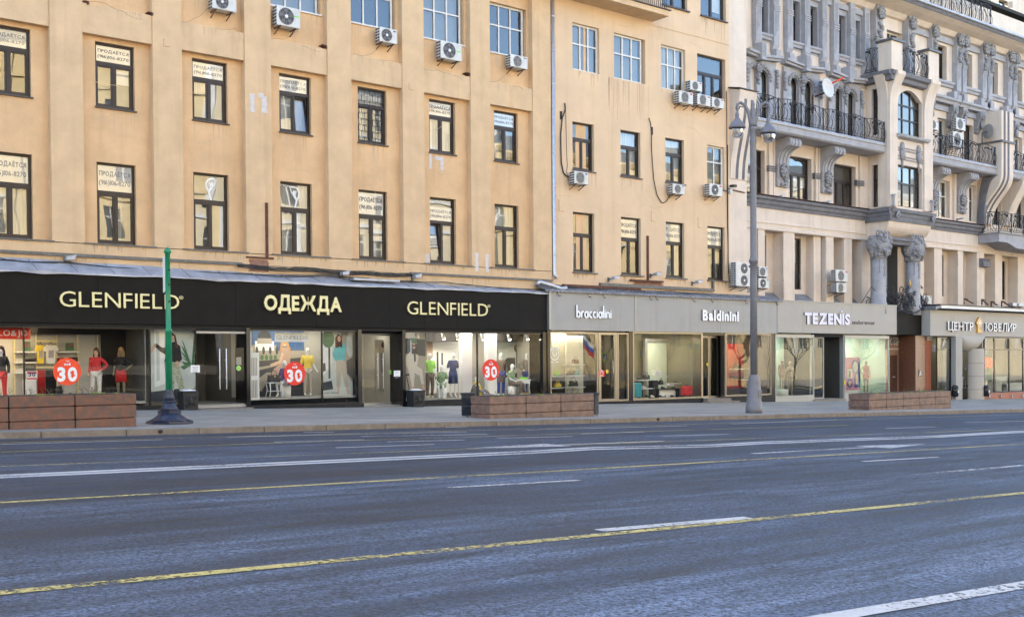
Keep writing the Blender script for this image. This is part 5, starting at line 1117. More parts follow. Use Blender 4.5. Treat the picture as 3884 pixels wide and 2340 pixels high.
# mannequins, west to east
def fig(lab, k, xh, yh, Y, zf, **kw):
    X, z1 = K(k, xh, yh, Y); hgt = (z1-zf)*kw.pop('hs', 1.0); return figure(lab, X, Y, zf, hgt, **kw)
RZ = R(-38)
fig('mannequin cut by the photo edge in red trousers and black top', 'd1', 8, 600, .5, .2, rz=RZ, pose=(WIDE,), top='cloth_black', legs='cloth_red', hair=('hair_dark', .2))
fig('mannequin in red off shoulder sweater and white trousers', 'd1', 832, 615, .45, .2, rz=RZ, pose=(HIPR, {'kL': (-.14,-.02,.5), 'aL': (-.22,.03,.09), 'tL': (-.24,-.11,.03)}), top='cloth_red', legs='cloth_white', hair=('hair_brown', .35), body='skin_tone')
fig('blond mannequin in black top and short red skirt', 'd1', 1045, 612, .7, .2, rz=RZ, pose=(HIPR,), top='cloth_black', sleeve=1, skirt=('mini', 'cloth_red', .2), hair=('hair_blond', .12), body='bronze_body')
X, z = K('d1', 520, 1005, .35); figure('mannequin in black sitting on the floor behind the orange sale disc', X, .35, .18, 1.6, rz=R(60), pose=(FLOOR,), top='cloth_black', legs='cloth_black', leglen=1, body='skin_tone')
fig('mannequin in lime t-shirt and dark trousers beside the air curtain', 'd2', 574, 600, .25, .17, rz=R(-20), top='cloth_lime', sleeve=1, legs='cloth_navy')
X, z = K('d2', 868, 722, .2); figure('white mannequin seated on a drum in a purple print top', X, .2, .17, (z-.17)/1.275*1.79, rz=R(-55), pose=(SIT,), top='cloth_purple', sleeve=1, seat='mannequin in the purple print top')
fig('mannequin in yellow polo shirt and grey trousers', 'd2', 1062, 605, .35, .17, rz=R(-15), pose=({'wR': (.32,-.06,.93), 'fR': (.38,-.08,.86)},), top='cloth_yellow', sleeve=1, legs='cloth_beige')
fig('mannequin in bright green top and brown trousers', 'd3', 525, 653, .35, -.07, rz=R(-10), top='cloth_green', sleeve=1, legs='cloth_brown', pose=(HIPL,))
X, z = K('d3', 626, 760, .3); figure('seated mannequin in a green print dress on a white drum', X, .3, -.07, (z+.07)/1.275*1.79, rz=R(-40), pose=(SIT,), top='print_green', sleeve=1, legs='print_green', leglen=1, seat='mannequin in the green print dress')
fig('mannequin in loose navy dress', 'd3', 725, 652, .45, -.07, rz=R(-10), top='cloth_navy', sleeve=1, skirt=('dress', 'cloth_navy', .2))
X, z = K('d3', 930, 862, -.05); figure('white mannequin with a yellow scarf sitting on the display floor', X, -.05, -.08, (z+.08)/.875*1.79, rz=R(75), pose=(FLOOR,), top='cloth_grey', legs='cloth_grey', scarf='cloth_yellow')
fig('mannequin in long brown cardigan and blue trousers', 'd3', 1140, 652, .5, -.07, rz=R(-25), top='cloth_brown', legs='cloth_blue', skirt=('dress', 'cloth_brown', .17))
X, z = K('d3', 1236, 752, .35); figure('seated mannequin in green print top and brown trousers beside the white table', X, .35, -.07, (z+.07)/1.275*1.79, rz=R(25), pose=(SIT,), top='print_green', sleeve=1, legs='cloth_brown', seat='mannequin beside the white table')
fig('mannequin in grey sweater behind the white table', 'd3', 1362, 652, .7, -.07, rz=R(-5), pose=(HIPR, HIPL), top='cloth_grey', legs='cloth_blue')
# tables and bag
def table(lab, X, Y, Z, wd, h, drawer=False):
    t = thing('display_table', lab, 'table', (X, Y, Z)); frame_box(t, 'table_top', 'wht', X-wd/2, X+wd/2, Y-.2, Y+.2, Z+h-.03, Z+h, .008)
    for sx in (-1, 1):
        for sy in (-1, 1): b = MB(); b.tube([(X+sx*wd*.40, Y+sy*.15, Z+h-.03), (X+sx*wd*.34, Y+sy*.13, Z+h*.5), (X+sx*wd*.44, Y+sy*.17, Z)], [.025, .018, .014], 6); b.build('leg', M['wht'], t)
    if drawer: frame_box(t, 'drawer', 'wht', X-wd*.4, X+wd*.4, Y-.17, Y+.17, Z+h-.17, Z+h-.03)
    else: frame_box(t, 'lower_shelf', 'wht', X-wd*.36, X+wd*.36, Y-.14, Y+.14, Z+h*.4, Z+h*.4+.02)
X, z = K('d2', 772, 912, -.02); table('small round-legged white table holding the black bag', X, -.02, .17, .55, z-.17); handbag('black handbag on the small white table', X, -.02, z, .45, .42, 'cloth_black')
X, z = K('d3', 1340, 888, .15); table('white table with a drawer and curved legs', X, .15, -.07, .5, z+.07, True)
b = MB(); b.box(X-.17, X+.12, .05, .25, z, z+.1); tag(centre(b.build('gift_box', M['cloth_green'], bevel=.008)), 'green box on the white table', 'box'); b = MB(); b.box(X-.16, X+.2, .05, .28, -.07, .03); tag(centre(b.build('folded_clothes', M['cloth_yellow'], bevel=.02)), 'yellow folded knit under the white table', 'clothes')
for x0, x1 in ((808, 893), (1028, 1108)):
    a, c = KX('d3', x0, .55, 800), KX('d3', x1, .55, 800); frame_box(None, 'display_pillar', 'wht', a, c, .55, .8, -.1, 2.66)
for o in [o for o in bpy.data.objects if o.name.startswith('display_pillar')]: tag(centre(o), 'white pillar in the east display '+('beside the navy dress' if o.name == 'display_pillar' else 'beside the brown cardigan'), 'pillar', 'white display pillars')
for a, c in ((490, 775), (1110, 1385)): frame_box(S1, 'dark_pelmet', 'dark', KX('d3', a, .9, 500), KX('d3', c, .9, 500), .9, .95, K('d3', a, 560, .9)[1], 2.65)
M['lampglow'] = emit('lamp_glow', (1, .9, .7), 9)
for x, yv in ((415, 515), (642, 518), (767, 520), (983, 522), (1212, 525), (1367, 522)):
    X, z = K('d3', x, yv, .2); t = thing('spot_lamp', 'white spot lamp above the '+{415: 'poster of the white suit', 642: 'green print dress', 767: 'navy dress', 983: 'yellow scarf mannequin', 1212: 'seated mannequin', 1367: 'grey sweater mannequin'}[x], 'lamp', (X, .2, z), 'spot lamps in the east display')
    b = MB(); b.tube([(X-.03, .2, 2.66), (X-.03, .2, z+.16), (X, .2, z+.1)], .012, 5); b.tube([(X-.02, .24, z+.14), (X+.02, .17, z-.1)], [.05, .075], 10); b.build('lamp_body', M['wht'], t); b = MB(); b.tube([(X+.02, .17, z-.1), (X+.021, .168, z-.106)], .06, 10); b.build('bulb', M['lampglow'], t)
# printed pictures
def poster(lab, k, x0, y0, x1, y1, Y, shapes, bg, words_=(), frame=None):
    """flat print: each shape is (material, polygon in 0..1 picture coordinates, y down)"""
    a, z1 = K(k, x0, y0, Y); c, z0 = K(k, x1, y1, Y); t = thing('poster', lab, 'poster', ((a+c)/2, Y, z0)); frame_box(t, 'sheet', bg, a, c, Y, Y+.02, z0, z1)
    ms = []; b = MB(); lay = 0
    for m_, pts in shapes:
        if m_ not in ms: ms.append(m_)
        lay += 1; b.m(ms.index(m_)); b.face([(a+(c-a)*p[0], Y-.0008*lay-.001, z1+(z0-z1)*p[1]) for p in pts])
    if ms: b.build('picture', [M[q] for q in ms], t)
    if words_:
        b = MB()
        for s, x, xe, y, h in words_: text(b, s, a+(c-a)*x, a+(c-a)*xe, z1+(z0-z1)*y, h, Y-.035, .003, .0)
        b.build('lettering', M['dark_print' if bg != 'dark_print' else 'wht'], t)
    return t
def ell(cx, cy_, rx, ry, n=14): return [(cx+rx*math.cos(2*math.pi*i/n), cy_+ry*math.sin(2*math.pi*i/n)) for i in range(n)]
poster('tall poster of a woman in black jacket and floral trousers beside a palm', 'd1', 1285, 445, 1688, 1075, .05, [('wht', [(.12,.0),(.34,.0),(.34,.75),(.12,.8)]), ('pale_print', [(.16,.05),(.23,.05),(.23,.7),(.16,.72)]), ('dark_print', [(0,.86),(1,.80),(1,1),(0,1)]), ('pale_print', [(.76,.55),(.99,.52),(.99,.83),(.76,.83)])]+
       [('leaf_print', [(.9,.55-.02*i), (.72-.02*(i % 3),.15+.075*i), (.76,.19+.075*i), (.93,.5)]) for i in range(6)]+[('leaf_print', [(.93,.5),(.99,.1+.1*i),(1,.2+.1*i)]) for i in range(4)]+
       [('print_floral', [(.33,.45),(.62,.45),(.7,.62),(.8,.93),(.7,.93),(.56,.66),(.52,.9),(.42,.9),(.36,.62)]), ('cloth_black', [(.4,.2),(.56,.18),(.68,.24),(.72,.42),(.66,.46),(.33,.45),(.37,.36),(.24,.31),(.13,.24),(.16,.2),(.28,.26),(.36,.26)]), ('skin_tone', [(.02,.3),(.13,.2),(.17,.22),(.05,.34)]), ('skin_tone', [(.6,.44),(.67,.46),(.62,.55),(.58,.5)]), ('skin_tone', ell(.49,.12,.055,.055)), ('hair_brown', [(.4,.24),(.42,.08),(.5,.05),(.58,.09),(.64,.28),(.57,.24),(.55,.1),(.5,.09),(.46,.12),(.46,.26)]), ('skin_tone', [(.76,.92),(.84,.95),(.86,.99),(.8,.99)])], 'pale_print')
sky_ = [('sky_print', [(0,0),(1,0),(1,.3),(0,.3)])]
poster('backdrop print of a white domed building with a red haired woman in a nude dress', 'd2', 560, 460, 1040, 1040, .92, sky_+[('stone_print', [(.0,.22),(.48,.22),(.48,.44),(0,.44)]), ('wht', [(.1,.16),(.44,.16),(.44,.3),(.1,.3)]), ('dark_print', ell(.27,.1,.12,.1)), ('stone_print', [(.15,.12),(.39,.12),(.41,.2),(.13,.2)])]+[('dark_print', ell(.13+.12*i,.30,.025,.06)) for i in range(4)]+[('leaf_print', ell(.06+.08*i,.40,.03,.04)) for i in range(6)]+
       [('dark_print', [(0,.46),(1,.40),(1,1),(0,1)]), ('stone_print', [(.1,.55),(.5,.5),(.5,.52),(.1,.6)]), ('stone_print', [(0,.8),(.3,.62),(.4,.62),(.2,.9)]), ('nude_knit', [(.57,.25),(.74,.25),(.73,.5),(.66,.66),(.3,.76),(.42,.58),(.56,.48)]), ('skin_tone', [(.36,.5),(.52,.45),(.58,.32),(.62,.36),(.56,.49),(.38,.54)]), ('skin_tone', ell(.63,.19,.045,.05)), ('hair_blond', [(.54,.3),(.56,.18),(.63,.12),(.7,.18),(.75,.32),(.68,.28),(.66,.2),(.6,.2),(.58,.32)])], 'stone_print', [])
poster('poster of a woman in turquoise sweater and grey trousers', 'd2', 1187, 465, 1462, 1035, .0, [('wht', [(0,0),(.3,0),(.3,.5),(0,.7)]), ('leaf_print', ell(.2,.12,.2,.14)), ('dark_print', [(.2,.25),(.27,.25),(.26,.72),(.2,.72)]), ('stone_print', [(.62,0),(1,0),(1,.8),(.68,.6)]), ('pale_print', ell(.9,.2,.12,.2)), ('dark_print', [(0,.5),(.1,.48),(.12,.6),(0,.62)]), ('dark_print', [(0,.78),(.3,.75),(.35,.88),(0,.9)]), ('dark_print', [(.78,.45),(1,.4),(1,.75),(.8,.65)]),
       ('cloth_beige', [(.44,.45),(.73,.45),(.78,.6),(.85,.85),(.73,.86),(.62,.6),(.57,.85),(.45,.85),(.45,.6)]), ('cyan_knit', [(.4,.24),(.52,.19),(.68,.19),(.78,.26),(.74,.44),(.4,.45),(.34,.36)]), ('skin_tone', [(.48,.85),(.55,.85),(.54,.96),(.5,.97)]), ('skin_tone', [(.76,.86),(.82,.86),(.85,.96),(.8,.97)]), ('hair_brown', [(.42,.25),(.42,.1),(.52,.05),(.63,.08),(.65,.26),(.58,.24),(.46,.26)]), ('skin_tone', ell(.55,.12,.055,.05))], 'pale_print', [('SHOP ONLINE', .03, .48, .945, .055)])
poster('poster of a seated woman in white suit and sunglasses', 'd3', 298, 530, 490, 1050, .0, [('dark_print', [(0,.0),(1,.02),(1,.3),(0,.25)]), ('pale_print', [(.3,.03),(.6,.03),(.6,.25),(.3,.25)]), ('leaf_print', [(.35,.0),(.6,.0),(.6,.08),(.35,.08)]), ('dark_print', [(.0,.6),(.75,.55),(.75,.58),(.0,.63)]), ('dark_print', [(.1,.63),(.14,.63),(.3,.9),(.25,.9)]), ('suit_cream', [(.1,.3),(.3,.22),(.55,.22),(.68,.3),(.6,.46),(.85,.52),(.92,.76),(.8,.76),(.72,.62),(.5,.58),(.45,.8),(.36,.8),(.2,.5),(.02,.42)]), ('dark_print', [(.45,.24),(.55,.24),(.55,.38),(.48,.4)]), ('skin_tone', [(.36,.8),(.46,.8),(.42,.9),(.3,.92)]), ('skin_tone', [(.8,.76),(.9,.76),(1,.92),(.92,.92)]), ('hair_dark', [(.36,.26),(.36,.1),(.48,.06),(.6,.1),(.62,.28),(.52,.24),(.42,.26)]), ('skin_tone', ell(.47,.13,.07,.05)), ('hair_dark', [(.4,.11),(.56,.11),(.54,.14),(.42,.14)])], 'stone_print')
poster('framed poster of a woman in grey inside the recessed entrance', 'd3', 45, 545, 195, 990, 1.0, [('cloth_grey', [(.35,.25),(.65,.25),(.7,.5),(.75,.75),(.85,.9),(.75,.92),(.5,.65),(.35,.6)]), ('skin_tone', ell(.47,.14,.07,.05)), ('hair_dark', ell(.5,.1,.1,.06)), ('dark_print', [(.6,.0),(1,.0),(1,.3),(.65,.3)])], 'stone_print')
poster('black and white street print behind the grey sweater mannequin', 'd3', 1115, 560, 1385, 1020, 1.35, [('dark_print', [(0,.45),(.3,.3),(.55,.3),(.55,.5),(.2,.7),(0,.7)]), ('dark_print', ell(.6,.12,.09,.08)), ('dark_print', [(.58,.15),(.62,.15),(.62,.5),(.58,.5)]), ('dark_print', ell(.88,.06,.14,.1)), ('dark_print', [(.5,.6),(1,.5),(1,.55),(.55,.68)])], 'pale_print', [('SHOP', .24, .44, .5, .1)])
poster('brown and white print behind the green top mannequin', 'd3', 500, 560, 775, 1000, 1.35, [('nude_knit', [(0,.0),(.18,0),(.18,.3),(.05,.4),(0,.35)]), ('dark_print', [(.3,.2),(.36,.2),(.36,.8),(.3,.8)]), ('dark_print', [(.45,.22),(.5,.22),(.5,.7),(.45,.75)])], 'wht')
# sale discs, boards
def disc_sale(lab, k, cx, cy_, rx, m):
    X, z = K(k, cx, cy_, -.33); X1, _ = K(k, cx+rx, cy_, -.33); r = X1-X; t = thing('sale_sticker', lab, 'sticker', (X, -.33, z-r), 'round thirty percent stickers')
    b = MB(); b.disc((X, -.33, z), r, n=40, th=.008); b.build('disc', M[m], t); b = MB(); y = -.338
    text(b, 'на', X-.10*r, X+.14*r, z+.74*r, .1*r, y, .002, .03); text(b, 'всё', X-.22*r, X+.24*r, z+.46*r, .2*r, y, .002, .04, .06)
    text(b, '30', X-.72*r, X+.70*r, z-.66*r, .98*r, y, .002, .045, .12); b.m(1); text(b, '%', X+.20*r, X+.54*r, z-.36*r, .40*r, y-.003, .002, .02); b.build('lettering', [M['wht'], M[m]], t)
disc_sale('orange round sale sticker 30 percent in front of the shelves', 'd1', 583, 820, 121, 'sticker_orange'); disc_sale('red round sale sticker 30 percent below the small name board', 'd2', 953, 836, 92, 'sticker_red'); disc_sale('red round sale sticker 30 percent beside the brown cardigan mannequin', 'd3', 1054, 805, 73, 'sticker_red')
a, z1 = K('d1', -80, 430, .1); c, z0 = K('d1', 265, 540, .1); t = thing('hanging_sign', 'red hanging sign with pale lettering cut by the photo edge', 'sign', ((a+c)/2, .1, z0)); frame_box(t, 'board', 'sticker_red', a, c, .1, .13, z0, z1)
b = MB(); p, zz = K('d1', -52, 515, .1); q, _ = K('d1', 238, 505, .1); text(b, 'FLO&JO', p, q, z0+(z1-z0)*.27, (z1-z0)*.48, .1, .004, .01); b.build('lettering', M['cloth_white'], t)
a, z1 = K('d2', 782, 478, -.1); c, z0 = K('d2', 1084, 564, -.1); t = thing('hanging_sign', 'white hanging name board above the red haired woman print', 'sign', ((a+c)/2, -.1, z0)); frame_box(t, 'board', 'wht', a, c, -.1, -.07, z0, z1)
b = MB(); text(b, 'GLENFIELD®', a+.06, c-.05, z0+(z1-z0)*.26, (z1-z0)*.42, -.1, .003, -.005); b.build('lettering', M['greyink'], t)
for x0, x1, y0, y1, Y, k, lab in ((215, 270, 812, 862, -.36, 'd3', 'white paper notice on the recessed door post'), (448, 492, 695, 762, -.2, 'd2', 'grey notice on the glass of the west door')):
    a, z1 = K(k, x0, y0, Y); c, z0 = K(k, x1, y1, Y); t = thing('paper_notice', lab, 'notice', ((a+c)/2, Y, z0)); frame_box(t, 'sheet', 'paper' if k == 'd3' else 'wallg', a, c, Y, Y+.006, z0, z1); b = MB()
    for i in range(5): b.box(a+.03, c-.03-.03*(i % 2), Y-.002, Y, z1-.05-.055*i, z1-.035-.055*i)
    b.build('lettering', M['greyink'], t)
for k, x, y, Y, lab in (('d2', 468, 790, -.335, 'green round sticker on the west glass door'), ('d3', 187, 825, .42, 'green round sticker on the recessed glass door')):
    X, z = K(k, x, y, Y); t = thing('door_sticker', lab, 'sticker', (X, Y, z-.09), 'green door stickers'); b = MB(); b.disc((X, Y, z), .09, th=.004); b.build('disc', M['cloth_green'], t)
    b = MB(); b.disc((X, Y-.003, z), .074, th=.003); b.disc((X, Y-.005, z), .066, th=.003); b.build('ring', M['wht'], t); b = MB(); b.disc((X, Y-.0075, z), .066, th=.002); b.build('centre', M['cloth_green'], t)
# letters on the black fascia
def fascia_text(lab, s, k, x0, yb, x1, ht, Y, mats, bold, gap, th=.06, reg=None, zb=None):
    a, z = K(k, x0, yb, Y-th); c, _ = K(k, x1, yb, Y-th); _, zt = K(k, x0, ht, Y-th); t = sign_letters('shop_sign', lab, 'sign', s, a, c, z, zt-z, Y, th, mats, bold, gap); return t, a, c, z, zt
GM = [M['gold'], M['goldside']]
for k, x0, yb, x1, yt, lab in (('d1', 517, 256, 1553, 115, 'larger gold letters GLENFIELD at the west end of the black fascia'), ('d3', 332, 323, 1030, 205, 'smaller gold letters GLENFIELD at the east end of the black fascia')):
    t, a, c, z, zt = fascia_text(lab, 'GLENFIELD', k, x0, yb, x1, yt, -.45, GM, -.002, .115)
    b = MB(); text(b, '®', c+.01, c+.16, zt-.17, .12, -.45, .02); b.build('trademark_ring', M['gold'], t)
fascia_text('gold letters ОДЕЖДА in the middle of the black fascia', 'ОДЕЖДА', 'd2', 690, 283, 1362, 155, -.45, GM, .035, .06, .08)
# ------------------------------------------------------------------ grey shops: bags, shoes, underwear
S2 = thing('shopfront', 'grey shop front with white lettering and steel framed displays', 'shopfront', (38, -.5, -.6))
b = MB()
for a, c in ((30.62, W(2050+884/2.473, 1100, -.55)[0]), (W(2050+884/2.473, 1100, -.55)[0], W(2732, 1100, -.55)[0]), (W(2732, 1100, -.55)[0], 45.72)): b.box(a+.006, c-.006, -.55, .05, 2.72, 4.3)
b.build('fascia', M['gfas'], S2); frame_box(S2, 'fascia_edge', 'alu', 30.5, 30.618, -.57, .05, 2.70, 4.3); frame_box(S2, 'fascia_edge', 'alu', 30.62, 45.7, -.57, -.5, 2.69, 2.718)
b = MB(); xj = W(2050+888/2.473, 1100, -.55)[0]; b.box(xj-.035, xj+.035, -.575, -.552, 2.72, 4.3); b.build('fascia_joint', M['alu'], S2)
n = 220; V = []
for i in range(n+1):                         # corrugated edge of the old roof
    x = 30.2+(46.1-30.2)*i/n; s = .035*math.sin(x*2*math.pi/.22)
    for y, z in ((.1, 4.62), (-.35, 4.44+s), (-.66, 4.37+s), (-.66, 4.30+s)): V.append((x, y, z))
b = MB(); b.faces(V, [(i*4+q, i*4+q+1, (i+1)*4+q+1, (i+1)*4+q) for i in range(n) for q in range(3)]); b.build('corrugated_roof', M['galvd'], S2)
random.seed(31)
for x in (30.95, 32.7, 33.6, 36.5, 36.9, 39.4, 40.7, 43.2, 45.6): b = MB(); b.tube([(x, -.58, 4.32), (x-.02, -.62, 4.22), (x+.04, -.63, 4.13), (x+.12, -.62, 4.12), (x+.15, -.6, 4.17)], .014, 4); b.build('cable_hook', M['cable'], S2)
b = MB(); wire(b, [(30.3, -.2, 4.6), (33, -.3, 4.55), (36, -.25, 4.5), (40, -.3, 4.55), (44, -.2, 4.5)], .018, .05); wire(b, [(31, -.1, 4.66), (35, -.1, 4.6), (38.5, -.1, 4.62), (42.5, -.1, 4.58)], .014, .08); b.build('cable', M['cable'], S2)
frame_box(S2, 'flashing', 'rust', 31.8, 36.5, -.05, .1, 4.58, 4.70)
b = MB(); P = [K('b3', x, y, -.25) for x, y in ((295, 1310), (300, 1285), (318, 1282), (420, 1312), (510, 1345), (560, 1335))]; b.tube([(p[0], -.25, p[1]) for p in P], [.09, .09, .09, .09, .09, .1], 10); b.build('vent_pipe', M['pipe'], S2)
def steel_win(x0, x1, z0, z1, y=-.4, gl='gshop', fw=.07, m='steelf'): return glazing(S2, x0, x1, z0, z1, y, m, fw, gl, fw)
steel_win(30.66, 33.42, -.42, 2.62, gl='gshop2'); d = MB(); d.box(33.45, 33.55, -.43, -.34, -.42, 2.62); d.box(34.5, 34.6, -.43, -.34, -.42, 2.62); d.box(33.55, 34.5, -.43, -.34, 2.52, 2.62); d.box(33.55, 34.5, -.42, -.35, -.42, -.3); d.box(33.55, 33.62, -.42, -.36, -.3, 2.52); d.box(34.43, 34.5, -.42, -.36, -.3, 2.52)
o = d.build('door', M['steelf'], S2); p = MB(); p.face([(33.62, -.39, -.3), (34.43, -.39, -.3), (34.43, -.39, 2.52), (33.62, -.39, 2.52)]); p.build('pane', M['gshop'], o); h = MB(); h.tube([(34.3, -.48, .3), (34.3, -.48, 1.4)], .022, 8); h.build('handle', M['steelf'], o)
steel_win(34.62, 35.3, -.42, 2.62); steel_win(35.58, 40.22, -.42, 2.68); steel_win(41.9, 45.42, -.40, 2.68, gl='gshop2', fw=.06)
for a, c in ((30.5, 30.655), (35.32, 35.56), (45.43, 45.68)): frame_box(S2, 'post', 'blackg', a, c, -.44, .4, -1.2, 2.7)
for a, c in ((30.6, 35.3), (35.3, 40.25), (41.95, 45.7)): frame_box(S2, 'plinth', 'blackg', a, c, -.46, -.2, -1.3, -.425)
frame_box(S2, 'step', 'granite', 40.2, 42.3, -1.0, .2, -1.3, -.6); frame_box(S2, 'step', 'granite', 40.3, 42.0, -.7, .2, -1.3, -.47)
for a, c in ((40.35, 41.15), (41.2, 41.85)): 
    d = MB(); d.box(a, a+.06, -.02, .05, -.45, 2.55); d.box(c-.06, c, -.02, .05, -.45, 2.55); d.box(a+.06, c-.06, -.02, .05, 2.45, 2.55); d.box(a+.06, c-.06, -.02, .05, -.45, -.36); o = d.build('door', M['steelf'], S2)
    p = MB(); p.face([(a+.06, .01, -.36), (c-.06, .01, -.36), (c-.06, .01, 2.45), (a+.06, .01, 2.45)]); p.build('pane', M['gshop'], o)
frame_box(S2, 'recess_side', 'steelf', 41.86, 41.9, -.4, .2, -.45, 2.68); frame_box(S2, 'recess_side', 'steelf', 40.24, 40.3, -.4, .2, -.45, 2.68); frame_box(S2, 'recess_head', 'blackg', 40.3, 41.86, -.4, .1, 2.56, 2.69)
shop('handbag shop interior with dark walls', 30.7, 35.3, 1.8, -.42, 'dark', lightw=16, lcol=(1, .9, .7)); shop('shoe shop interior with a pale framed niche', 35.6, 40.25, 2.4, -.42, 'wallo', lightw=15, lcol=(1, .9, .7))
shop('dark entrance of the shoe shop', 40.3, 41.86, 3.0, -.45, 'dark', lightw=0); shop('red walled corner of the shoe shop', 41.9, 45.42, 1.6, -.4, 'walld', lightw=12, lcol=(1, .75, .5))
frame_box(S2, 'red_panel', 'redw', KX('d5', 150, 1.4, 900), KX('d5', 372, 1.4, 900), 1.4, 1.55, -.1, 2.2)
# letters of the grey fascia
def rib_letters(lab, x0, x1, z0, hgt, y, th, w_, mats):
    """thin rounded lower-case letters drawn as strokes"""
    X_ = .62; arcn = 14
    def arc(cx, cz, rx, rz, a0, a1): return [(cx+rx*math.cos(R(a0+(a1-a0)*i/arcn)), cz+rz*math.sin(R(a0+(a1-a0)*i/arcn))) for i in range(arcn+1)]
    def letter(c):
        o = arc(.27, .28, .23, .26, 0, 360)
        return {'b': ([[(.04, 0), (.04, 1.15)], o], .56), 'r': ([[(.04, 0), (.04, .56)], arc(.27, .30, .23, .25, 180, 60)], .38), 'a': ([o, [(.535, 0), (.535, .60)]], .60), 'c': ([arc(.27, .28, .23, .26, 50, 310)], .46), 'i': ([[(.05, 0), (.05, .56)], [(.05, .66), (.05, .74)]], .12),
                'l': ([[(.05, 0), (.05, 1.15)]], .12), 'n': ([[(.04, 0), (.04, .56)], arc(.25, .32, .21, .22, 180, 0)+[(.46, 0)]], .52)}[c]
    s = 'braccialini'; wd = sum(letter(c)[1]+.13 for c in s)-.13; sx = (x1-x0)/wd; sz = hgt/1.15; t = thing('shop_sign', lab, 'sign', ((x0+x1)/2, y, z0)); x = 0
    for ch in s:
        st, lw = letter(ch); b = MB()
        for k_, p in enumerate(st): b.m(0); b.ribbon([(x0+(x+q[0])*sx, z0+q[1]*sz) for q in p], w_, y-th-.001*k_, y-th+.02); b.m(1); b.ribbon([(x0+(x+q[0])*sx, z0+q[1]*sz) for q in p], w_*.96, y-th+.02, y)
        b.build('letter', mats, t); x += lw+.13
    return t
LM = [M['lw'], M['lside']]
a, z = K('d4', 338, 380, -.6); c, _ = K('d4', 662, 380, -.6); _, zt = K('d4', 338, 263, -.6); rib_letters('slender white letters braccialini on the grey fascia', a, c, z, zt-z, -.55, .07, .075, LM)
a, z = K('d4', 1518, 404, -.6); c, _ = K('d5', 250, 412, -.6); _, zt = K('d4', 1518, 308, -.6); sign_letters('shop_sign', 'bold white letters Baldinini on the grey fascia', 'sign', 'Baldinini', a, c, z, (zt-z)*.98, -.55, .08, LM, .048, .08)
# goods
def mini(k, x0, x1, yt, yb, Y, lab, c, dome=False, g='handbags on the shelves'):
    a, zb = K(k, x0, yb, Y); e, zt_ = K(k, x1, yt, Y); handbag(lab, (a+e)/2, Y, zb, e-a, zt_-zb, c, g, dome=dome)
def gshelf(x0, x1, y, Y, lab, m='wht', g='white bag shelves', dep=.3): shelf('d4', x0, x1, y, Y, lab, g, .045, dep, m, 'shelf')
gshelf(248, 420, 820, .3, 'upper white bag shelf'); gshelf(245, 420, 925, .3, 'middle white bag shelf under the blue bag'); gshelf(245, 420, 1033, .3, 'lower white bag shelf'); gshelf(95, 215, 930, .1, 'dark glass shelf under the green bag', 'shelf', 'dark glass shelves'); gshelf(95, 215, 1040, .1, 'dark glass shelf under the yellow bag', 'shelf', 'dark glass shelves')
frame_box(S2, 'white_panel', 'wallw', KX('d4', 243, .75, 700), KX('d4', 400, .75, 700), .75, .85, -.4, 2.5); frame_box(S2, 'yellow_panel', 'wallm', KX('d4', 88, .9, 600), KX('d4', 240, .9, 600), .9, 1.0, .75, 2.62)
mini('d4', 300, 355, 750, 812, .35, 'flowered handbag on the upper shelf', 'print_dark'); mini('d4', 252, 312, 865, 918, .3, 'black handbag on the middle shelf', 'cloth_black'); mini('d4', 316, 362, 850, 918, .3, 'blue handbag on the middle shelf', 'cloth_teal'); mini('d4', 272, 342, 940, 1026, .3, 'black handbag on the lower shelf', 'cloth_black')
mini('d4', 128, 176, 876, 926, .15, 'green domed handbag on dark glass shelf', 'cloth_green', True); mini('d4', 130, 188, 985, 1035, .15, 'yellow flowered handbag on dark glass shelf', 'cloth_yellow', True)
for x0, x1, y0, y1 in ((660, 772, 700, 800), (660, 772, 835, 940), (660, 772, 970, 1075)):
    a, z1 = K('d4', x0, y0, 1.2); c, z0 = K('d4', x1, y1, 1.2); frame_box(S2, 'white_panel', 'wallw', a, c, 1.2, 1.3, z0, z1)
a, z1 = K('d4', 540, 877, -.42); c, z0 = K('d4', 600, 935, -.42); t = thing('door_sticker', 'red square sticker with a white rose on the bag shop door', 'sticker', ((a+c)/2, -.42, z0)); frame_box(t, 'sheet', 'sticker_red', a, c, -.425, -.42, z0, z1); b = MB(); cx, cz, r = (a+c)/2, (z0+z1)/2+.03, (c-a)*.3
b.ribbon([(cx+r*math.cos(i*.52), cz+r*math.sin(i*.52)) for i in range(13)], .018, -.43, -.426); b.ribbon([(cx+r*.5*math.cos(i*.52), cz+r*.5*math.sin(i*.52)) for i in range(9)], .018, -.43, -.426); b.ribbon([(cx-r, cz-r*1.4), (cx, cz-r*1.1), (cx+r, cz-r*1.4)], .018, -.43, -.426); b.build('rose', M['wht'], t)
X, z = K('d4', 132, 722, -.43); r = (KX('d4', 172, -.43)-X); t = thing('window_sticker', 'large white rose outline on the bag shop window', 'sticker', (X, -.43, z-r)); b = MB()
b.ribbon([(X+r*math.cos(i*.42), z+1.1*r*math.sin(i*.42)) for i in range(16)], .03, -.434, -.43)
for q in (-.6, 0, .6): b.ribbon([(X+q*r+r*.35*math.cos(i*.5), z+r*.75+r*.3*math.sin(i*.5)) for i in range(8)], .03, -.434, -.43)
b.ribbon([(X-r*.5, z+.2*r), (X-.1*r, z-.4*r), (X+.4*r, z-.2*r), (X+.5*r, z+.3*r)], .03, -.434, -.43)
for s in (-1, 1): b.ribbon([(X+s*r*.9, z-r*1.5), (X+s*r*.5, z-r*1.35), (X+s*r*.2, z-r*1.55)], .028, -.434, -.43)
b.build('rose', M['wht'], t)
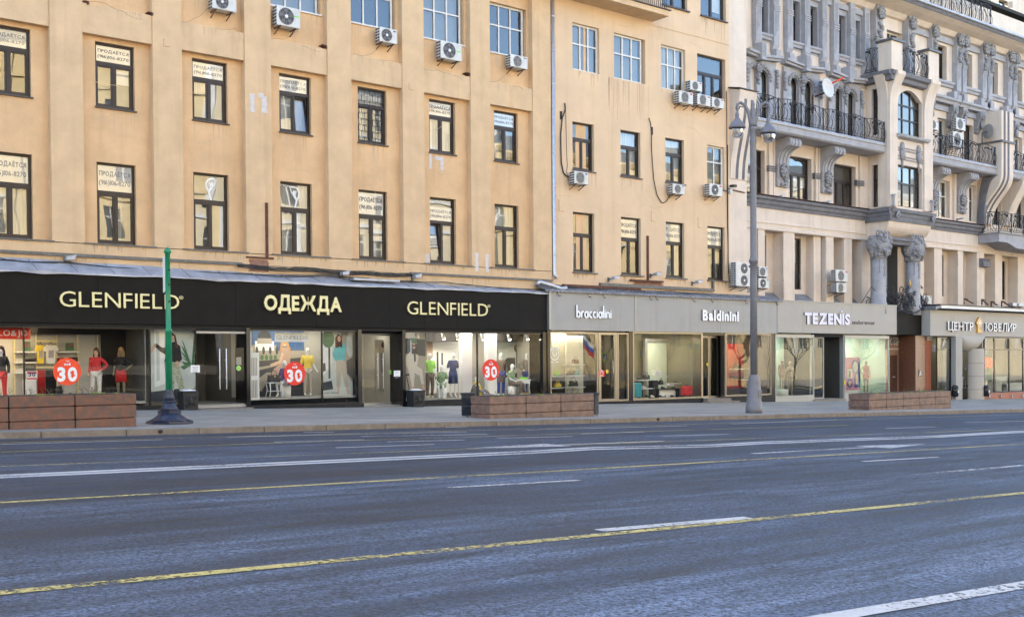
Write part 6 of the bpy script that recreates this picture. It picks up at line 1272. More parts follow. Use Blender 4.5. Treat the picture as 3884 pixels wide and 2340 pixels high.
for x, y, k in ((625, 887, 'd4'), (1566, 820, 'd4')):
    Y = -.44 if x < 700 else -.03; X, z = K(k, x, y, Y); b = MB(); b.disc((X, Y, z), .085, th=.004); tag(centre(b.build('door_sticker', M['cloth_yellow'])), 'yellow round sticker on the '+('bag shop door' if x < 700 else 'shoe shop door'), 'sticker', 'yellow round door stickers')
a, z1 = K('d4', 968, 580, 1.9); c, z0 = K('d4', 1250, 1140, 1.9); t = thing('niche_panel', 'pale green panel in a silver frame behind the shoe displays', 'wall panel', ((a+c)/2, 1.9, -.42)); b = MB(); b.box(a, a+.16, 1.8, 1.95, -.4, z1); b.box(c-.16, c, 1.8, 1.95, -.4, z1); b.box(a+.16, c-.16, 1.8, 1.95, z1-.16, z1); b.build('frame', M['alu'], t); frame_box(t, 'panel', 'celadon', a+.16, c-.16, 1.9, 2.0, -.4, z1-.16)
def suitcase(lab, x0, x1, yt, yb, Y, c):
    a, z0 = K('d4', x0, yb, Y); e, z1 = K('d4', x1, yt, Y); t = thing('suitcase', lab, 'suitcase', ((a+e)/2, Y, z0)); b = MB(); b.box(a, e, Y, Y+.25, z0+.04, z1); b.build('shell', M[c], t, bevel=.06)
    b = MB()
    for i in range(4): b.box(a+(e-a)*(.18+.2*i), a+(e-a)*(.22+.2*i), Y-.008, Y+.01, z0+.12, z1-.1)
    b.build('shell_rib', M[c], t); b = MB(); b.tube([((a+e)/2-.1, Y+.12, z1-.01), ((a+e)/2-.09, Y+.12, z1+.05), ((a+e)/2+.09, Y+.12, z1+.05), ((a+e)/2+.1, Y+.12, z1-.01)], .015, 6); b.build('handle', M['cloth_black'], t)
    for s in (a+.06, e-.06): b = MB(); b.box(s-.03, s+.03, Y+.08, Y+.16, z0, z0+.05); b.build('wheel', M['cloth_black'], t)
suitcase('dark teal suitcase at the west end of the shoe display', 876, 955, 992, 1138, .1, 'cloth_teal'); suitcase('red suitcase at the east end of the shoe display', 1348, 1430, 1022, 1122, -.05, 'cloth_red')
gshelf(1020, 1195, 930, .7, 'glass shelf under the white handbag', 'shelf', 'shoe display shelves'); gshelf(920, 1100, 966, .5, 'glass shelf under the black handbag', 'shelf', 'shoe display shelves'); gshelf(950, 1070, 1045, .45, 'low glass shelf beside the teal suitcase', 'shelf', 'shoe display shelves'); gshelf(1110, 1250, 1016, .6, 'glass shelf under the backpack', 'shelf', 'shoe display shelves'); gshelf(1240, 1325, 996, .8, 'short glass shelf beside the niche', 'shelf', 'shoe display shelves')
mini('d4', 965, 1018, 895, 960, .6, 'black handbag on the glass shelf in the shoe display', 'cloth_black'); mini('d4', 1063, 1126, 853, 923, .8, 'white handbag on the upper glass shelf', 'cloth_white'); mini('d4', 1110, 1148, 960, 1010, .7, 'small black backpack bag on glass shelf', 'cloth_black', True)
a, z1 = K('d4', 1108, 1050, .3); c, z0 = K('d4', 1303, 1130, .3); t = thing('display_table', 'low black framed white bench carrying shoes', 'table', ((a+c)/2, .45, -.42)); frame_box(t, 'table_top', 'cloth_black', a, c, .3, .65, z1-.05, z1); frame_box(t, 'panel', 'wht', a+.06, c-.06, .5, .6, z0, z1-.05)
for s in (a, c-.05): frame_box(t, 'leg', 'cloth_black', s, s+.05, .3, .65, -.42, z1-.05)
a, z1 = K('d4', 1055, 966, .45); c, _ = K('d4', 1104, 966, .45); t = thing('display_block', 'tall dark block beside the bench of shoes', 'display block', ((a+c)/2, .5, -.42)); frame_box(t, 'block_body', 'dark', a, c, .45, .75, -.42, z1-.02); frame_box(t, 'top', 'shelf', a-.01, c+.01, .44, .76, z1-.02, z1)
random.seed(4)
def shoe(lab, k, x, y, Y, c, s=1.):
    X, z = K(k, x, y, Y); b = MB(); b.prism([(X-.12*s, z), (X+.12*s, z), (X+.13*s, z+.03), (X+.02*s, z+.07), (X-.06*s, z+.10), (X-.12*s, z+.09)], Y-.04, Y+.04); tag(centre(b.build('shoe', M[c], bevel=.012)), lab, 'shoe', 'shoes in the display')
for x, y, Y, c, lab in ((925, 962, .6, 'cloth_black', 'black shoe on the shelf west of the black handbag'), (1190, 1012, .7, 'cloth_white', 'white shoe on the shelf beside the backpack'), (1268, 992, .9, 'cloth_brown', 'brown shoe on the short shelf'), (1150, 1046, .45, 'cloth_black', 'black shoe on the bench'), (1250, 1048, .45, 'cloth_black', 'second black shoe on the bench top near the brown shoe'), (970, 1040, .55, 'cloth_white', 'pale shoe on the low shelf'), (1185, 1126, .4, 'cloth_white', 'white shoe under the bench'), (1130, 1128, .35, 'cloth_black', 'black shoe under the bench beside the block'), (1240, 1126, .4, 'cloth_black', 'black shoe under the bench beside the red suitcase'), (1050, 1128, .2, 'cloth_white', 'pale shoe on the floor near the teal suitcase'), (1000, 1126, .2, 'cloth_black', 'black shoe on the floor near the teal suitcase')): shoe(lab, 'd4', x, y, Y, c)
for x0, x1, y, lab in ((215, 358, 862, 'white shelf on the red wall'), (292, 375, 960, 'lower white shelf on the red wall')): shelf('d5', x0, x1, y, 1.05, lab, 'shelves on the red wall')
for x0, x1, y0, y1, lab in ((215, 270, 800, 858, 'black bag on the upper red wall shelf'), (180, 235, 920, 955, 'dark bag against the red wall'), (275, 345, 925, 960, 'dark bag on the lower red wall shelf')): mini('d5', x0, x1, y0, y1, 1.15, lab, 'cloth_black', False, 'bags on the red wall')
a, z1 = K('d5', 462, 1032, .3); c, z0 = K('d5', 502, 1102, .3); b = MB(); b.box(a, c, .3, .34, z0, z0+.04); b.box(a, c, .3, .34, z1-.04, z1); b.box(a, a+.04, .3, .34, z0, z1); b.box(c-.04, c, .3, .34, z0, z1); tag(centre(b.build('cube_stand', M['wht'])), 'white open cube stand on the floor by the red wall', 'stand')
# ---- underwear shop
S3 = thing('shopfront', 'warm grey underwear shop front with mint lit windows', 'shopfront', (51, -.5, -.9))
b = MB(); XJ = [45.74, W(2700+852/2.473, 1180, -.56)[0], W(2700+1308/2.473, 1180, -.56)[0], 56.5]
for a, c in zip(XJ[:-1], XJ[1:]): b.box(a+.004, c-.004, -.56, .1, 2.74, 4.36)
b.build('fascia', M['gfas2'], S3); frame_box(S3, 'fascia_edge', 'alu', 45.74, 56.5, -.6, .8, 4.362, 4.4)
o = glazing(S3, 45.74, 48.98, -.56, 2.66, -.4, 'alu', .07, 'gshop2', .16); glazing(S3, 51.7, 55.95, -.56, 2.66, -.4, 'alu', .07, 'gshop2', .16)
glazing(S3, 49.0, 50.25, -.72, 2.55, -.1, 'alu', .06, 'gshop2', .06, 'door')
for a, c in ((45.74, 48.99), (51.66, 55.98)): frame_box(S3, 'plinth', 'alu', a, c, -.43, -.2, -1.6, -.565)
frame_box(S3, 'recess_side', 'alu', 51.62, 51.7, -.4, 1.6, -.9, 2.7); frame_box(S3, 'recess_head', 'grill', 48.99, 51.62, -.38, .1, 2.56, 2.73); frame_box(S3, 'step', 'granite', 48.9, 51.7, -.5, 1.5, -1.6, -.75)
shop('underwear shop window with a pale green back wall', 45.8, 48.98, 1.5, -.55, 'celadon', lightw=15, lcol=(.85, 1, .88)); shop('underwear shop entrance with goods on racks', 49.0, 51.6, 3.2, -.74, 'dark', lightw=7, lcol=(.85, 1, .9)); shop('underwear shop window with the pink poster', 51.7, 55.95, 1.5, -.55, 'celadon', lightw=15, lcol=(.85, 1, .88))
frame_box(S3, 'mint_panel', 'celadon', KX('d5', 1070, 1.6, 800), KX('d5', 1130, 1.6, 800), 1.6, 1.7, -.74, 2.5)
random.seed(14)
for i, y in enumerate((800, 860, 930, 985, 1040)):
    a, z = K('d5', 1135, y, 2.0); c, _ = K('d5', 1205, y, 2.0); b = MB()
    for j in range(6): b.box(a+(c-a)*j/6+.02, a+(c-a)*(j+1)/6, 1.9, 2.1, z-.3-random.random()*.1, z)
    tag(centre(b.build('garment_rack', M['cloth_beige'])), 'row of beige garments on the '+['top', 'second', 'middle', 'fourth', 'lowest'][i]+' rack in the open entrance', 'clothes rack', 'racks in the underwear shop')
a, z = K('d5', 1050, 1190, 0)
fig('bronze mannequin in dark lingerie', 'd5', 733, 780, .3, -.53, rz=R(-20), body='bronze_body', pose=({'eL': (-.27,.06,1.16), 'wL': (-.33,-.02,.95), 'fL': (-.35,-.05,.86)}, {'eR': (.27,.06,1.16), 'wR': (.33,-.02,.95), 'fR': (.35,-.05,.86)}))
fgx = bpy.data.objects['mannequin'] if False else None
def lingerie(X, Y, Z, sc, m):
    b = MB()
    for s in (-1, 1): b.blob((X+s*.06*sc, Y-.08*sc, Z+1.31*sc), (.065*sc, .05*sc, .06*sc), 0, 1, 0, 8, 6)
    b.lathe(X, Y, [(.135*sc, Z+1.27*sc), (.14*sc, Z+1.30*sc)], 14, True, 0, .75); b.lathe(X, Y, [(.10*sc, Z+.86*sc), (.175*sc, Z+.96*sc), (.165*sc, Z+1.0*sc)], 14, True, 0, .75); return b
t = [o for o in bpy.data.objects if o.get('label') == 'bronze mannequin in dark lingerie'][0]; sc = t.children[0].dimensions.z/1.79; lingerie(t.location.x, t.location.y, t.location.z, sc, 0).build('lingerie', M['cloth_black'], t)
X, z = K('d5', 655, 772, .4); fig('bronze mannequin in a dark patterned slip on a white drum', 'd5', 655, 768, .4, -.18, rz=R(-15), body='bronze_body', top='print_dark', sleeve=0, skirt=('night', 'print_dark', .18)); X, z = K('d5', 650, 1075, .4)
b = MB(); b.lathe(X, .4, [(.36, -.55), (.36, -.2), (.34, -.18)], 24); tag(centre(b.build('display_plinth', M['wht'])), 'white drum under the mannequin in the patterned slip', 'display plinth')
fig('bronze mannequin in a crimson nightdress', 'd5', 1445, 775, .25, -.53, rz=R(-20), body='bronze_body', top='cloth_crimson', sleeve=0, skirt=('night', 'cloth_crimson', .19), pose=({'eL': (-.34,.08,1.2), 'wL': (-.22,-.04,1.0), 'fL': (-.16,-.08,.96)},))
poster('pink poster with round portraits in the underwear shop window', 'd5', 1256, 755, 1388, 1108, -.25, [('wht', [(0,.86),(1,.86),(1,1),(0,1)]), ('cloth_blue', ell(.68,.25,.3,.2)), ('pale_print', ell(.68,.25,.16,.14)), ('cloth_red', [(.2,.2),(.42,.2),(.42,.32),(.2,.32)]), ('pale_print', [(.1,.3),(.45,.3),(.45,.55),(.1,.55)]), ('dark_print', [(.2,.35),(.35,.35),(.35,.52),(.2,.52)]), ('cloth_blue', [(.6,.4),(1,.38),(1,.8),(.6,.8)]), ('skin_tone', [(.7,.45),(.85,.45),(.85,.7),(.7,.7)]), ('cloth_blue', ell(.28,.68,.2,.12)), ('skin_tone', ell(.28,.68,.11,.08))], 'pink_print')
a, z = K('d5', 870, 434, -.62); c, z2 = K('d5', 1295, 440, -.62); _, zt = K('d5', 870, 334, -.62); sign_letters('shop_sign', 'bold lilac letters TEZENIS on the warm grey fascia', 'sign', 'TEZENIS', a, c, z-.01, zt-z, -.56, .07, [M['lilac'], M['lside']], .05, .06)
t = [o for o in bpy.data.objects if o.get('label', '').startswith('bold lilac')][0]; X, zz = K('d5', 1217, 325, -.62); b = MB(); b.box(X-.07, X+.07, -.63, -.56, zz-.045, zz+.045); b.build('letter_dot', M['lilac'], t)
a, z = K('d5', 1322, 443, -.6); c, _ = K('d5', 1533, 447, -.6); _, zt = K('d5', 1322, 405, -.6); sign_letters('shop_sign', 'small dark lettering underwear beside the lilac letters', 'sign', 'underwear', a, c, z, (zt-z)*1.0, -.56, .03, [M['lside'], M['lside']], .01, .12)
X, z = K('d5', 1245, 990, -.45); b = MB(); b.box(X-.04, X+.04, -.46, -.42, z-.12, z+.12); tag(centre(b.build('door_bell', M['cloth_yellow'])), 'yellow call button on the frame of the underwear shop', 'call button')
# ---- passage lined with brown granite
PS = thing('passage_entrance', 'recessed brown granite doorway between the underwear shop and the jeweller', 'entrance', (58.5, .3, -1.1))
frame_box(PS, 'back_wall', 'brn2', 56.4, 59.05, .8, 1.0, -1.8, 2.9); frame_box(PS, 'granite_pier', 'brn2', 58.86, 59.93, -.3, .79, -1.8, 2.72); frame_box(PS, 'granite_pier_side', 'brn', 58.84, 58.86, -.29, .79, -1.8, 2.72); frame_box(PS, 'granite_pier', 'brick', 59.93, 60.45, -.34, .79, -1.8, 2.75)
a, z1 = K('d6', 440, 735, .78); c, _ = K('d6', 500, 735, .78); frame_box(PS, 'door', 'door', a, c, .76, .81, -1.15, z1); X, z = K('d6', 470, 938, .74); b = MB(); b.box(X-.12, X+.12, .70, .76, z-.04, z+.04); b.build('handle', M['alu'], PS)
frame_box(PS, 'dark_canopy', 'black', 56.52, 59.5, -.35, .8, 2.75, 4.1); frame_box(PS, 'canopy_side', 'blackg', 59.5, 60.0, -.3, .8, 2.75, 4.2)
a, z = K('d6', 440, 638, .72); c, _ = K('d6', 530, 640, .72); _, zt = K('d6', 440, 572, .72); sign_letters('shop_sign', 'narrow white letters С ПЛЕЧ over the brown passage door', 'sign', 'С ПЛЕЧ', a, c, z, zt-z, .8, .05, [M['lw'], M['lside']], .0, .08)
a, z = K('d6', 432, 683, .78); c, _ = K('d6', 520, 683, .78); b = MB(); text(b, 'САЛОН КРАСОТЫ', a, c, z, .09, .8, .01); t = b.build('shop_sign', M['lw']); tag(centre(t), 'tiny white lettering САЛОН КРАСОТЫ under the narrow white letters', 'sign')
a, z1 = K('d6', 704, 868, -.32); c, z0 = K('d6', 737, 932, -.32); t = thing('plaque', 'small black plaque with a white spoon shape on the granite pier', 'plaque', ((a+c)/2, -.32, z0)); frame_box(t, 'plate', 'blackg', a, c, -.325, -.301, z0, z1); b = MB(); cx = (a+c)/2; b.prism(ell(cx, z1-.14, .045, .08), -.33, -.325); b.ribbon([(cx, z1-.2), (cx, z0+.22)], .025, -.33, -.325); b.build('spoon', M['wht'], t); b = MB(); b.box(a+.05, c-.05, -.33, -.326, z0+.07, z0+.1); b.box(a+.08, c-.08, -.33, -.326, z0+.13, z0+.16); b.build('lettering', M['wht'], t)
# ---- jeweller
S4 = thing('shopfront', 'grey jeweller shop front with a rounded portal and black framed windows', 'shopfront', (66, -.8, -1.3))
b = MB(); XJ = [59.42, 62.0, 65.5, 69.5, 73.5, 78]
for a, c in zip(XJ[:-1], XJ[1:]): b.box(a+.004, c-.004, -.9, .2, 2.7, 4.2)
b.build('fascia', M['gfas2'], S4); frame_box(S4, 'canopy', 'wht', 59.85, 78, -1.35, .2, 4.3, 4.46); frame_box(S4, 'canopy_edge', 'silld', 59.6, 78, -1.4, .9, 4.462, 4.52); b = MB(); b.prism([(59.35, 4.2), (59.84, 4.3), (59.84, 4.46), (59.3, 4.36)], -1.3, .2); b.build('canopy_end', M['galvd'], S4)
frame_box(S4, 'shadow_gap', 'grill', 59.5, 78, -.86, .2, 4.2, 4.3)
glazing(S4, 60.45, 62.0, -.85, 2.62, -.7, 'blackg', .07, 'gshop2', .07); frame_box(S4, 'window_bar', 'blackg', 60.5, 61.95, -.74, -.66, 1.85, 1.9)
xs = [65.9, 67.15, 69.0, 70.8, 72.6, 74.4]
for a, c in zip(xs[:-1], xs[1:]): glazing(S4, a, c, -.8, 2.66, -.7, 'blackg', .06, 'gshop2', .06); frame_box(S4, 'window_bar', 'blackg', a+.06, c-.06, -.74, -.66, 1.86, 1.92)
frame_box(S4, 'plinth', 'brick', 65.75, 76, -.76, -.4, -2.2, -.81); frame_box(S4, 'plinth', 'brick', 60.4, 62.05, -.75, -.4, -2.2, -.86)
frame_box(S4, 'portal_return', 'gfas2', 65.69, 65.78, -.69, .6, -2.2, 2.7)
frame_box(S4, 'portal_pier', 'gfas', 62.05, 62.8, -1.0, .1, -2.2, 2.7)
b = MB(); Vq = []; nn = 14                    # rounded jamb and the bulging hood over the door
for z in (-2.2, 1.95): Vq += [(64.95-.72*math.cos(math.pi*i/nn/1.0)+.0, -.55-.55*math.sin(math.pi*i/nn), z) for i in range(nn+1)]
b.faces(Vq, [(i, i+1, nn+2+i, nn+1+i) for i in range(nn)], True); b.build('rounded_jamb', M['gfas2'], S4)
b = MB()
for z in (-1.35, -.55, .25, 1.05): b.faces([(64.95-.726*math.cos(math.pi*i/nn), -.55-.556*math.sin(math.pi*i/nn), z+q) for q in (0, .018) for i in range(nn+1)], [(i, i+1, nn+2+i, nn+1+i) for i in range(nn)], True)
b.build('jamb_joint', M['silld'], S4)
b = MB(); Vq = []; nu, nv = 24, 10           # the fascia is drawn down into a soft bulging hood over the door
for j in range(nv+1):
    th = math.pi/2*j/nv
    for i in range(nu+1):
        s_ = -1+2*i/nu; dep = .92*(1-abs(s_)**2.6)**.7+.02; Vq.append((64.25+1.42*s_, -.905-.16*math.sin(2*th)*(1-s_*s_)**.5+.62*(1-math.cos(th)), 2.70-dep*math.sin(th)))
b.faces(Vq, [(j*(nu+1)+i, j*(nu+1)+i+1, (j+1)*(nu+1)+i+1, (j+1)*(nu+1)+i) for j in range(nv) for i in range(nu)], True); b.build('portal_hood', M['gfas2'], S4)
frame_box(S4, 'portal_head', 'gfas2', 62.8, 65.69, -.25, .1, 1.9, 2.7)
b = MB(); b.box(63.4, 63.48, .0, .08, -1.22, 1.9); b.box(65.6, 65.68, 0, .08, -1.22, 1.9); b.box(63.48, 65.6, 0, .08, 1.8, 1.9); b.box(63.48, 65.6, 0, .08, -.4, -.3); b.box(64.5, 64.58, 0, .08, -1.22, 1.8); b.box(63.48, 65.6, 0, .08, -1.22, -1.1); o = b.build('door', M['blackg'], S4)
p = MB(); p.face([(63.48, .04, -1.1), (65.6, .04, -1.1), (65.6, .04, 1.8), (63.48, .04, 1.8)]); p.build('pane', M['gshop2'], o); h = MB(); X, z = K('d6', 1118, 945, -.08); X2_, z2 = K('d6', 1145, 1042, -.08); h.tube([(X, -.08, z), (X2_, -.08, z), (X2_, -.08, z2), (X, -.08, z2), (X, -.08, z)], .028, 6); h.build('handle', M['lw'], o)
a, z1 = K('d6', 1138, 838, -.0); c, z0 = K('d6', 1160, 873, -.0); frame_box(None, 'door_notice', 'paper', a, c, -.02, -.01, z0, z1); tag(centre(bpy.data.objects['door_notice']), 'small pale paper on the jeweller door above the handle', 'notice')
shop('jeweller interior west of the portal', 60.5, 62.0, 1.0, -.9, 'wallo', lightw=7, yl=-.0); shop('jeweller hall with counters behind the black framed windows', 65.9, 76, 3.0, -.8, 'wallo', lightw=7); shop('jeweller lobby behind the portal door', 62.8, 65.85, 2.6, -1.22, 'wallo', lightw=7)
for x0, x1, y0, y1, lab in ((1430, 1530, 935, 1060, 'white jewellery counter seen through the black window frames'), (1480, 1690, 1000, 1062, 'long pale counter at the east end of the jeweller')):
    a, z1 = K('d6', x0, y0, .8); c, _ = K('d6', x1, y1, .8); t = thing('display_counter', lab, 'counter', ((a+c)/2, 1, -.8)); frame_box(t, 'counter_body', 'wallw', a, c, .8, 1.4, -.8, z1-.05, .01); frame_box(t, 'top', 'shelf', a-.03, c+.03, .78, 1.42, z1-.05, z1)
a, z1 = K('d6', 1318, 700, -.5); c, z0 = K('d6', 1390, 985, -.5); frame_box(None, 'dark_banner', 'leaf_print', a, c, -.5, -.48, z0, z1); tag(centre(bpy.data.objects['dark_banner']), 'dark blue green hanging banner behind the red 50', 'banner')
M['neon'] = emit('red_neon', (1, .03, .006), .75)
def neon(k, x0, x1, y0, y1, Y):
    a, z1 = K(k, x0, y0, Y); c, z0 = K(k, x1, y1, Y); wd = c-a; h = z1-z0; t = thing('neon_sign', 'glowing red numerals 50 in the jeweller window', 'sign', ((a+c)/2, Y, z0)); P = lambda x, z: (a+x*wd, Y, z0+z*h)
    for off in (0, .09):
        b = MB(); o = off; b.tube([P(.42-o*.3, 1-o), P(.05+o, 1-o), P(.05+o, .55-o*.2)]+[P(.24+(.2-o)*math.sin(R(q)), .31+(.26-o)*math.cos(R(q))) for q in range(-20, 215, 20)], .022, 6); b.build('digit', M['neon'], t)
        b = MB(); b.tube([P(.75+(.22-o)*math.cos(R(q)), .5+(.5-o)*math.sin(R(q))) for q in range(0, 361, 20)], .022, 6); b.build('digit', M['neon'], t)
neon('d6', 1320, 1390, 760, 852, -.55)
# serif letters and the gold emblem
def serif(s_, x0, x1, z0, hgt, y, th, lab):
    t = sign_letters('shop_sign', lab, 'sign', s_, x0, x1, z0, hgt, y, th, LM, .0, .12)
    for o in t.children:
        vs = [v.co+o.location+t.location for v in o.data.vertices]; ax, bx = min(v.x for v in vs), max(v.x for v in vs); b = MB(); st = .06
        for e in (ax+.03, bx-.03):
            for zz in (z0, z0+hgt-.03):
                if any(abs(v.x-e) < .06 and abs(v.z-zz-.015) < .05 for v in vs): b.box(e-st, e+st, y-th-.004, y-th+.03, zz, zz+.03)
        if b.v: b.build('serif', M['lw'], o)
a, z = K('d6', 977, 500, -.98); c, _ = K('d6', 1215, 503, -.98); _, zt = K('d6', 977, 420, -.98); serif('ЦЕНТР', a, c, z, zt-z, -.9, .1, 'white serif letters ЦЕНТР on the jeweller fascia west of the gold emblem')
a, z = K('d6', 1330, 508, -.98); c, _ = K('d6', 1617, 512, -.98); _, zt = K('d6', 1330, 430, -.98); serif('ЮВЕЛИР', a, c, z, zt-z, -.9, .1, 'white serif letters ЮВЕЛИР east of the gold emblem')
M['gold2'] = mat('gold_emblem', (.62, .36, .10), .4, .3)
X, z = K('d6', 1272, 432, -1.0); r = KX('d6', 1300, -1.0)-X; t = thing('emblem', 'gold cut gem and letter L emblem between the serif words', 'emblem', (X, -.9, z-1.0)); b = MB(); b.prism([(X-r, z), (X, z-r*1.0), (X+r, z), (X, z+r*1.0)], -1.02, -.9); b.build('gem', M['gold2'], t)
b = MB()
for i in range(8): q = i*math.pi/4; b.ribbon([(X, z), (X+.8*r*math.cos(q), z+.8*r*math.sin(q))], .03, -1.03-.0006*i, -1.021)
b.build('gem_ray', M['lw'], t); a, z1 = K('d6', 1258, 462, -1.0); c, z0 = K('d6', 1298, 524, -1.0); b = MB(); b.prism([(a, z0), (c, z0), (c, z0+(z1-z0)*.48), (a+(c-a)*.5, z0+(z1-z0)*.48), (a+(c-a)*.5, z1), (a, z1)], -1.01, -.9); b.build('letter', M['gold2'], t)
for x in (1035, 1325):                       # black wall ashtrays either side of the portal
    X, z = K('d6', x, 1068, -1.05); t = thing('wall_bin', 'black rounded litter bin on the '+('west' if x < 1100 else 'east')+' jamb of the jeweller portal', 'litter bin', (X, -1.1, z-.4), 'bins on the jeweller portal'); b = MB(); b.lathe(X, -1.12, [(.14, z-.35), (.2, z-.3), (.2, z+.05), (.19, z+.12)], 14); b.build('bin_body', M['blackg'], t); b = MB(); b.lathe(X, -1.12, [(.21, z+.14), (.2, z+.24), (.12, z+.33), (.02, z+.35)], 14); b.build('lid', M['blackg'], t); b = MB(); b.box(X-.05, X+.05, -1.34, -1.32, z-.12, z+.02); b.build('label_plate', M['wht'], t)
for i, x in enumerate((1365, 1473, 1577, 1680)):
    X, z = K('d6', x, 1118, -.78); b = MB(); b.box(X-.07, X+.07, -.83, -.76, z-.09, z+.09); tag(centre(b.build('plinth_light', M['alu'], bevel=.015)), ['first', 'second', 'third', 'fourth'][i]+' small square lamp east of the portal on the red plinth', 'lamp', 'lamps on the red plinth')
X, z = K('d6', 845, 672, -.4); b = MB(); b.box(X-.12, X+.12, -.5, -.34, z-.2, z+.2); tag(centre(b.build('wall_lamp', M['alu'], bevel=.02)), 'grey box lamp on the red granite pier', 'lamp')
b = MB(); X, z = K('d6', 842, 580, -.4)
for i in range(3): b.box(59.9, 60.5, -.42, -.3, z-.1+.12*i, z-.02+.12*i)
b.build('ribbed_band', M['alu'], PS)
# iron tangle and flue brackets over the passage
random.seed(41); t = thing('iron_ornament', 'tangled wrought iron ornament over the brown passage', 'ironwork', (58, -.2, 4.2)); b = MB()
for i in range(60):
    cx, cz = random.gauss(57.9, 1.0), 4.3+abs(random.gauss(.35, .35)); y = random.uniform(-.6, .5); curl(b, (cx, cz), random.uniform(.12, .36), y, random.uniform(0, 6), random.uniform(.6, 1.6), random.uniform(.018, .035), random.choice((-1, 1)), 10, .3)
for i in range(18): x = random.uniform(56.2, 59.6); b.tube([(x, -.5, 4.2), (x+random.uniform(-.3, .3), -.4, 4.7), (x+random.uniform(-.7, .7), -.2, 5.2)], .022, 4)
b.build('iron_scroll', M['iron'], t); b = MB(); b.tube([(56.3, -.4, 4.3), (57.5, -.7, 3.95), (58.5, -.6, 4.05), (59.6, -.5, 4.45)], .04, 6); b.tube([(55.6, .4, 4.4), (55.0, -.2, 5.2), (56.6, -.4, 4.5)], .03, 5); b.tube([(54.2, .2, 4.5), (54.7, -.1, 5.4), (56.3, -.3, 4.4)], .022, 5); b.build('iron_stay', M['iron'], t)
b = MB(); b.lathe(58.0, -.45, [(.05, 4.9), (.13, 5.0), (.15, 5.3), (.06, 5.45)], 10); b.build('lantern', M['galvd'], t); b = MB(); b.lathe(58.02, -.45, [(.02, 5.5), (.05, 5.55), (.07, 5.7), (.02, 5.95)], 8); b.build('lantern_flame', M['gold2'], t)
M['rail'] = mat('brown_rail', (.09, .03, .02), .5)
for i, (x0, y0, x1, y1) in enumerate(((1130, 205, 1215, 250), (1297, 212, 1352, 262), (1385, 230, 1440, 265), (1483, 228, 1550, 268), (715, 190, 780, 250))):
    X, z = K('d6', x0, y0, .4); X1, z1 = K('d6', x1, y1, -.6); b = MB(); b.tube([(X, .4, z-.35), (X, .4, z), (X1, -.6, z1)], .045, 6); b.tube([(X, .4, z), (X+.5, .4, z-.02)], .035, 6); tag(centre(b.build('roof_stay', M['rail'])), ['brown bent stay on the jeweller roof beside the slim window', 'brown bent stay on the jeweller roof next to the wide pier', 'brown bent stay on the jeweller roof under the far window', 'furthest east brown bent stay on the jeweller roof', 'brown bent stay beside the column base'][i], 'roof stay', 'brown stays on the jeweller roof')
# ------------------------------------------------------------------ air conditioners
def ac(lab, k, x0, y0, x1, y1, Y, double=False, fan='dark', side=True, grp='air conditioners on the walls', wallY=.1, logo=None, slats=False):
    """box measured on its front plane Y; brackets reach back to the wall"""
    a, z1 = K(k, x0, y0, Y); c, _ = K(k, x1, (y0+y1)/2, Y); _, z0 = K(k, x0, y1, Y); d = min(.34, wallY-Y-.06); wd, h = c-a, z1-z0
    t = thing('air_conditioner', lab, 'air conditioner', ((a+c)/2, Y+d/2, z0), grp); b = MB(); b.box(a, c, Y, Y+d, z0, z1); b.build('casing', M['acw'], t, bevel=.018)
    for q in range(2 if double else 1):
        hz = h/(2 if double else 1); cz = z0+hz*(q+.5); r = min(hz*.43, wd*.34); cx = a+(wd*.5 if double else wd*.40)
        g = MB(); g.disc((cx, Y-.002, cz), r, n=24, th=.012); o = g.build('fan_opening', M['acd' if fan == 'dark' else 'acg'], t); f = MB()
        for i in range(5):
            q0 = i*2*math.pi/5; f.prism([(cx+.2*r*math.cos(q0), cz+.2*r*math.sin(q0)), (cx+.9*r*math.cos(q0+.1), cz+.9*r*math.sin(q0+.1)), (cx+.9*r*math.cos(q0+.75), cz+.9*r*math.sin(q0+.75))], Y-.0105, Y-.009)
        f.build('fan_blade', M['trimd'], o); f = MB()
        for i in range(1, 4): f.tube([(cx+r*i/3.2*math.cos(j*.3142), Y-.016, cz+r*i/3.2*math.sin(j*.3142)) for j in range(21)], .006, 4, False)
        for i in range(8): f.tube([(cx, Y-.016, cz), (cx+r*math.cos(i*.785), Y-.016, cz+r*math.sin(i*.785))], .005, 4)
        if slats:
            for i in range(9): f.box(cx-r, cx+r, Y-.02, Y-.014, cz-r+2*r*i/8.5, cz-r+2*r*i/8.5+.012)
        f.build('fan_guard', M['acg'], o); f = MB(); f.disc((cx, Y-.02, cz), r*.2, n=12, th=.012); f.build('fan_hub', M['lw' if fan == 'dark' else 'acg'], o)
    if side:
        g = MB(); n = max(4, int(h/.1))
        for i in range(n): g.box(a-.006, a-.001, Y+.04, Y+d*.48, z0+h*(i+.15)/n, z0+h*(i+.75)/n); g.box(a-.006, a-.001, Y+d*.54, Y+d-.03, z0+h*(i+.15)/n, z0+h*(i+.75)/n)
        g.build('side_grille', M['acd'], t)
    if logo: g = MB(); g.box(c-wd*.22, c-wd*.07, Y-.004, Y, z1-h*.2, z1-h*.1) if not isinstance(logo, tuple) else g.box(c-wd*.26, c-wd*.06, Y-.004, Y, z0+h*logo[0], z0+h*(logo[0]+.07)); g.build('badge', M[logo if not isinstance(logo, tuple) else logo[1]], t)
    for s in (a+wd*.16, c-wd*.18): g = MB(); g.bar((s, Y+.0, z0-.02), (s, wallY, z0-.02), .04, .035); g.bar((s, Y+.12, z0-.04), (s, wallY, z0-.2), .03, .03); g.build('bracket', M['steel'], t)
    return t
ac('soiled air conditioner cut by the top edge', 'a1', 1985, -75, 2210, 75, -.22, wallY=.27)
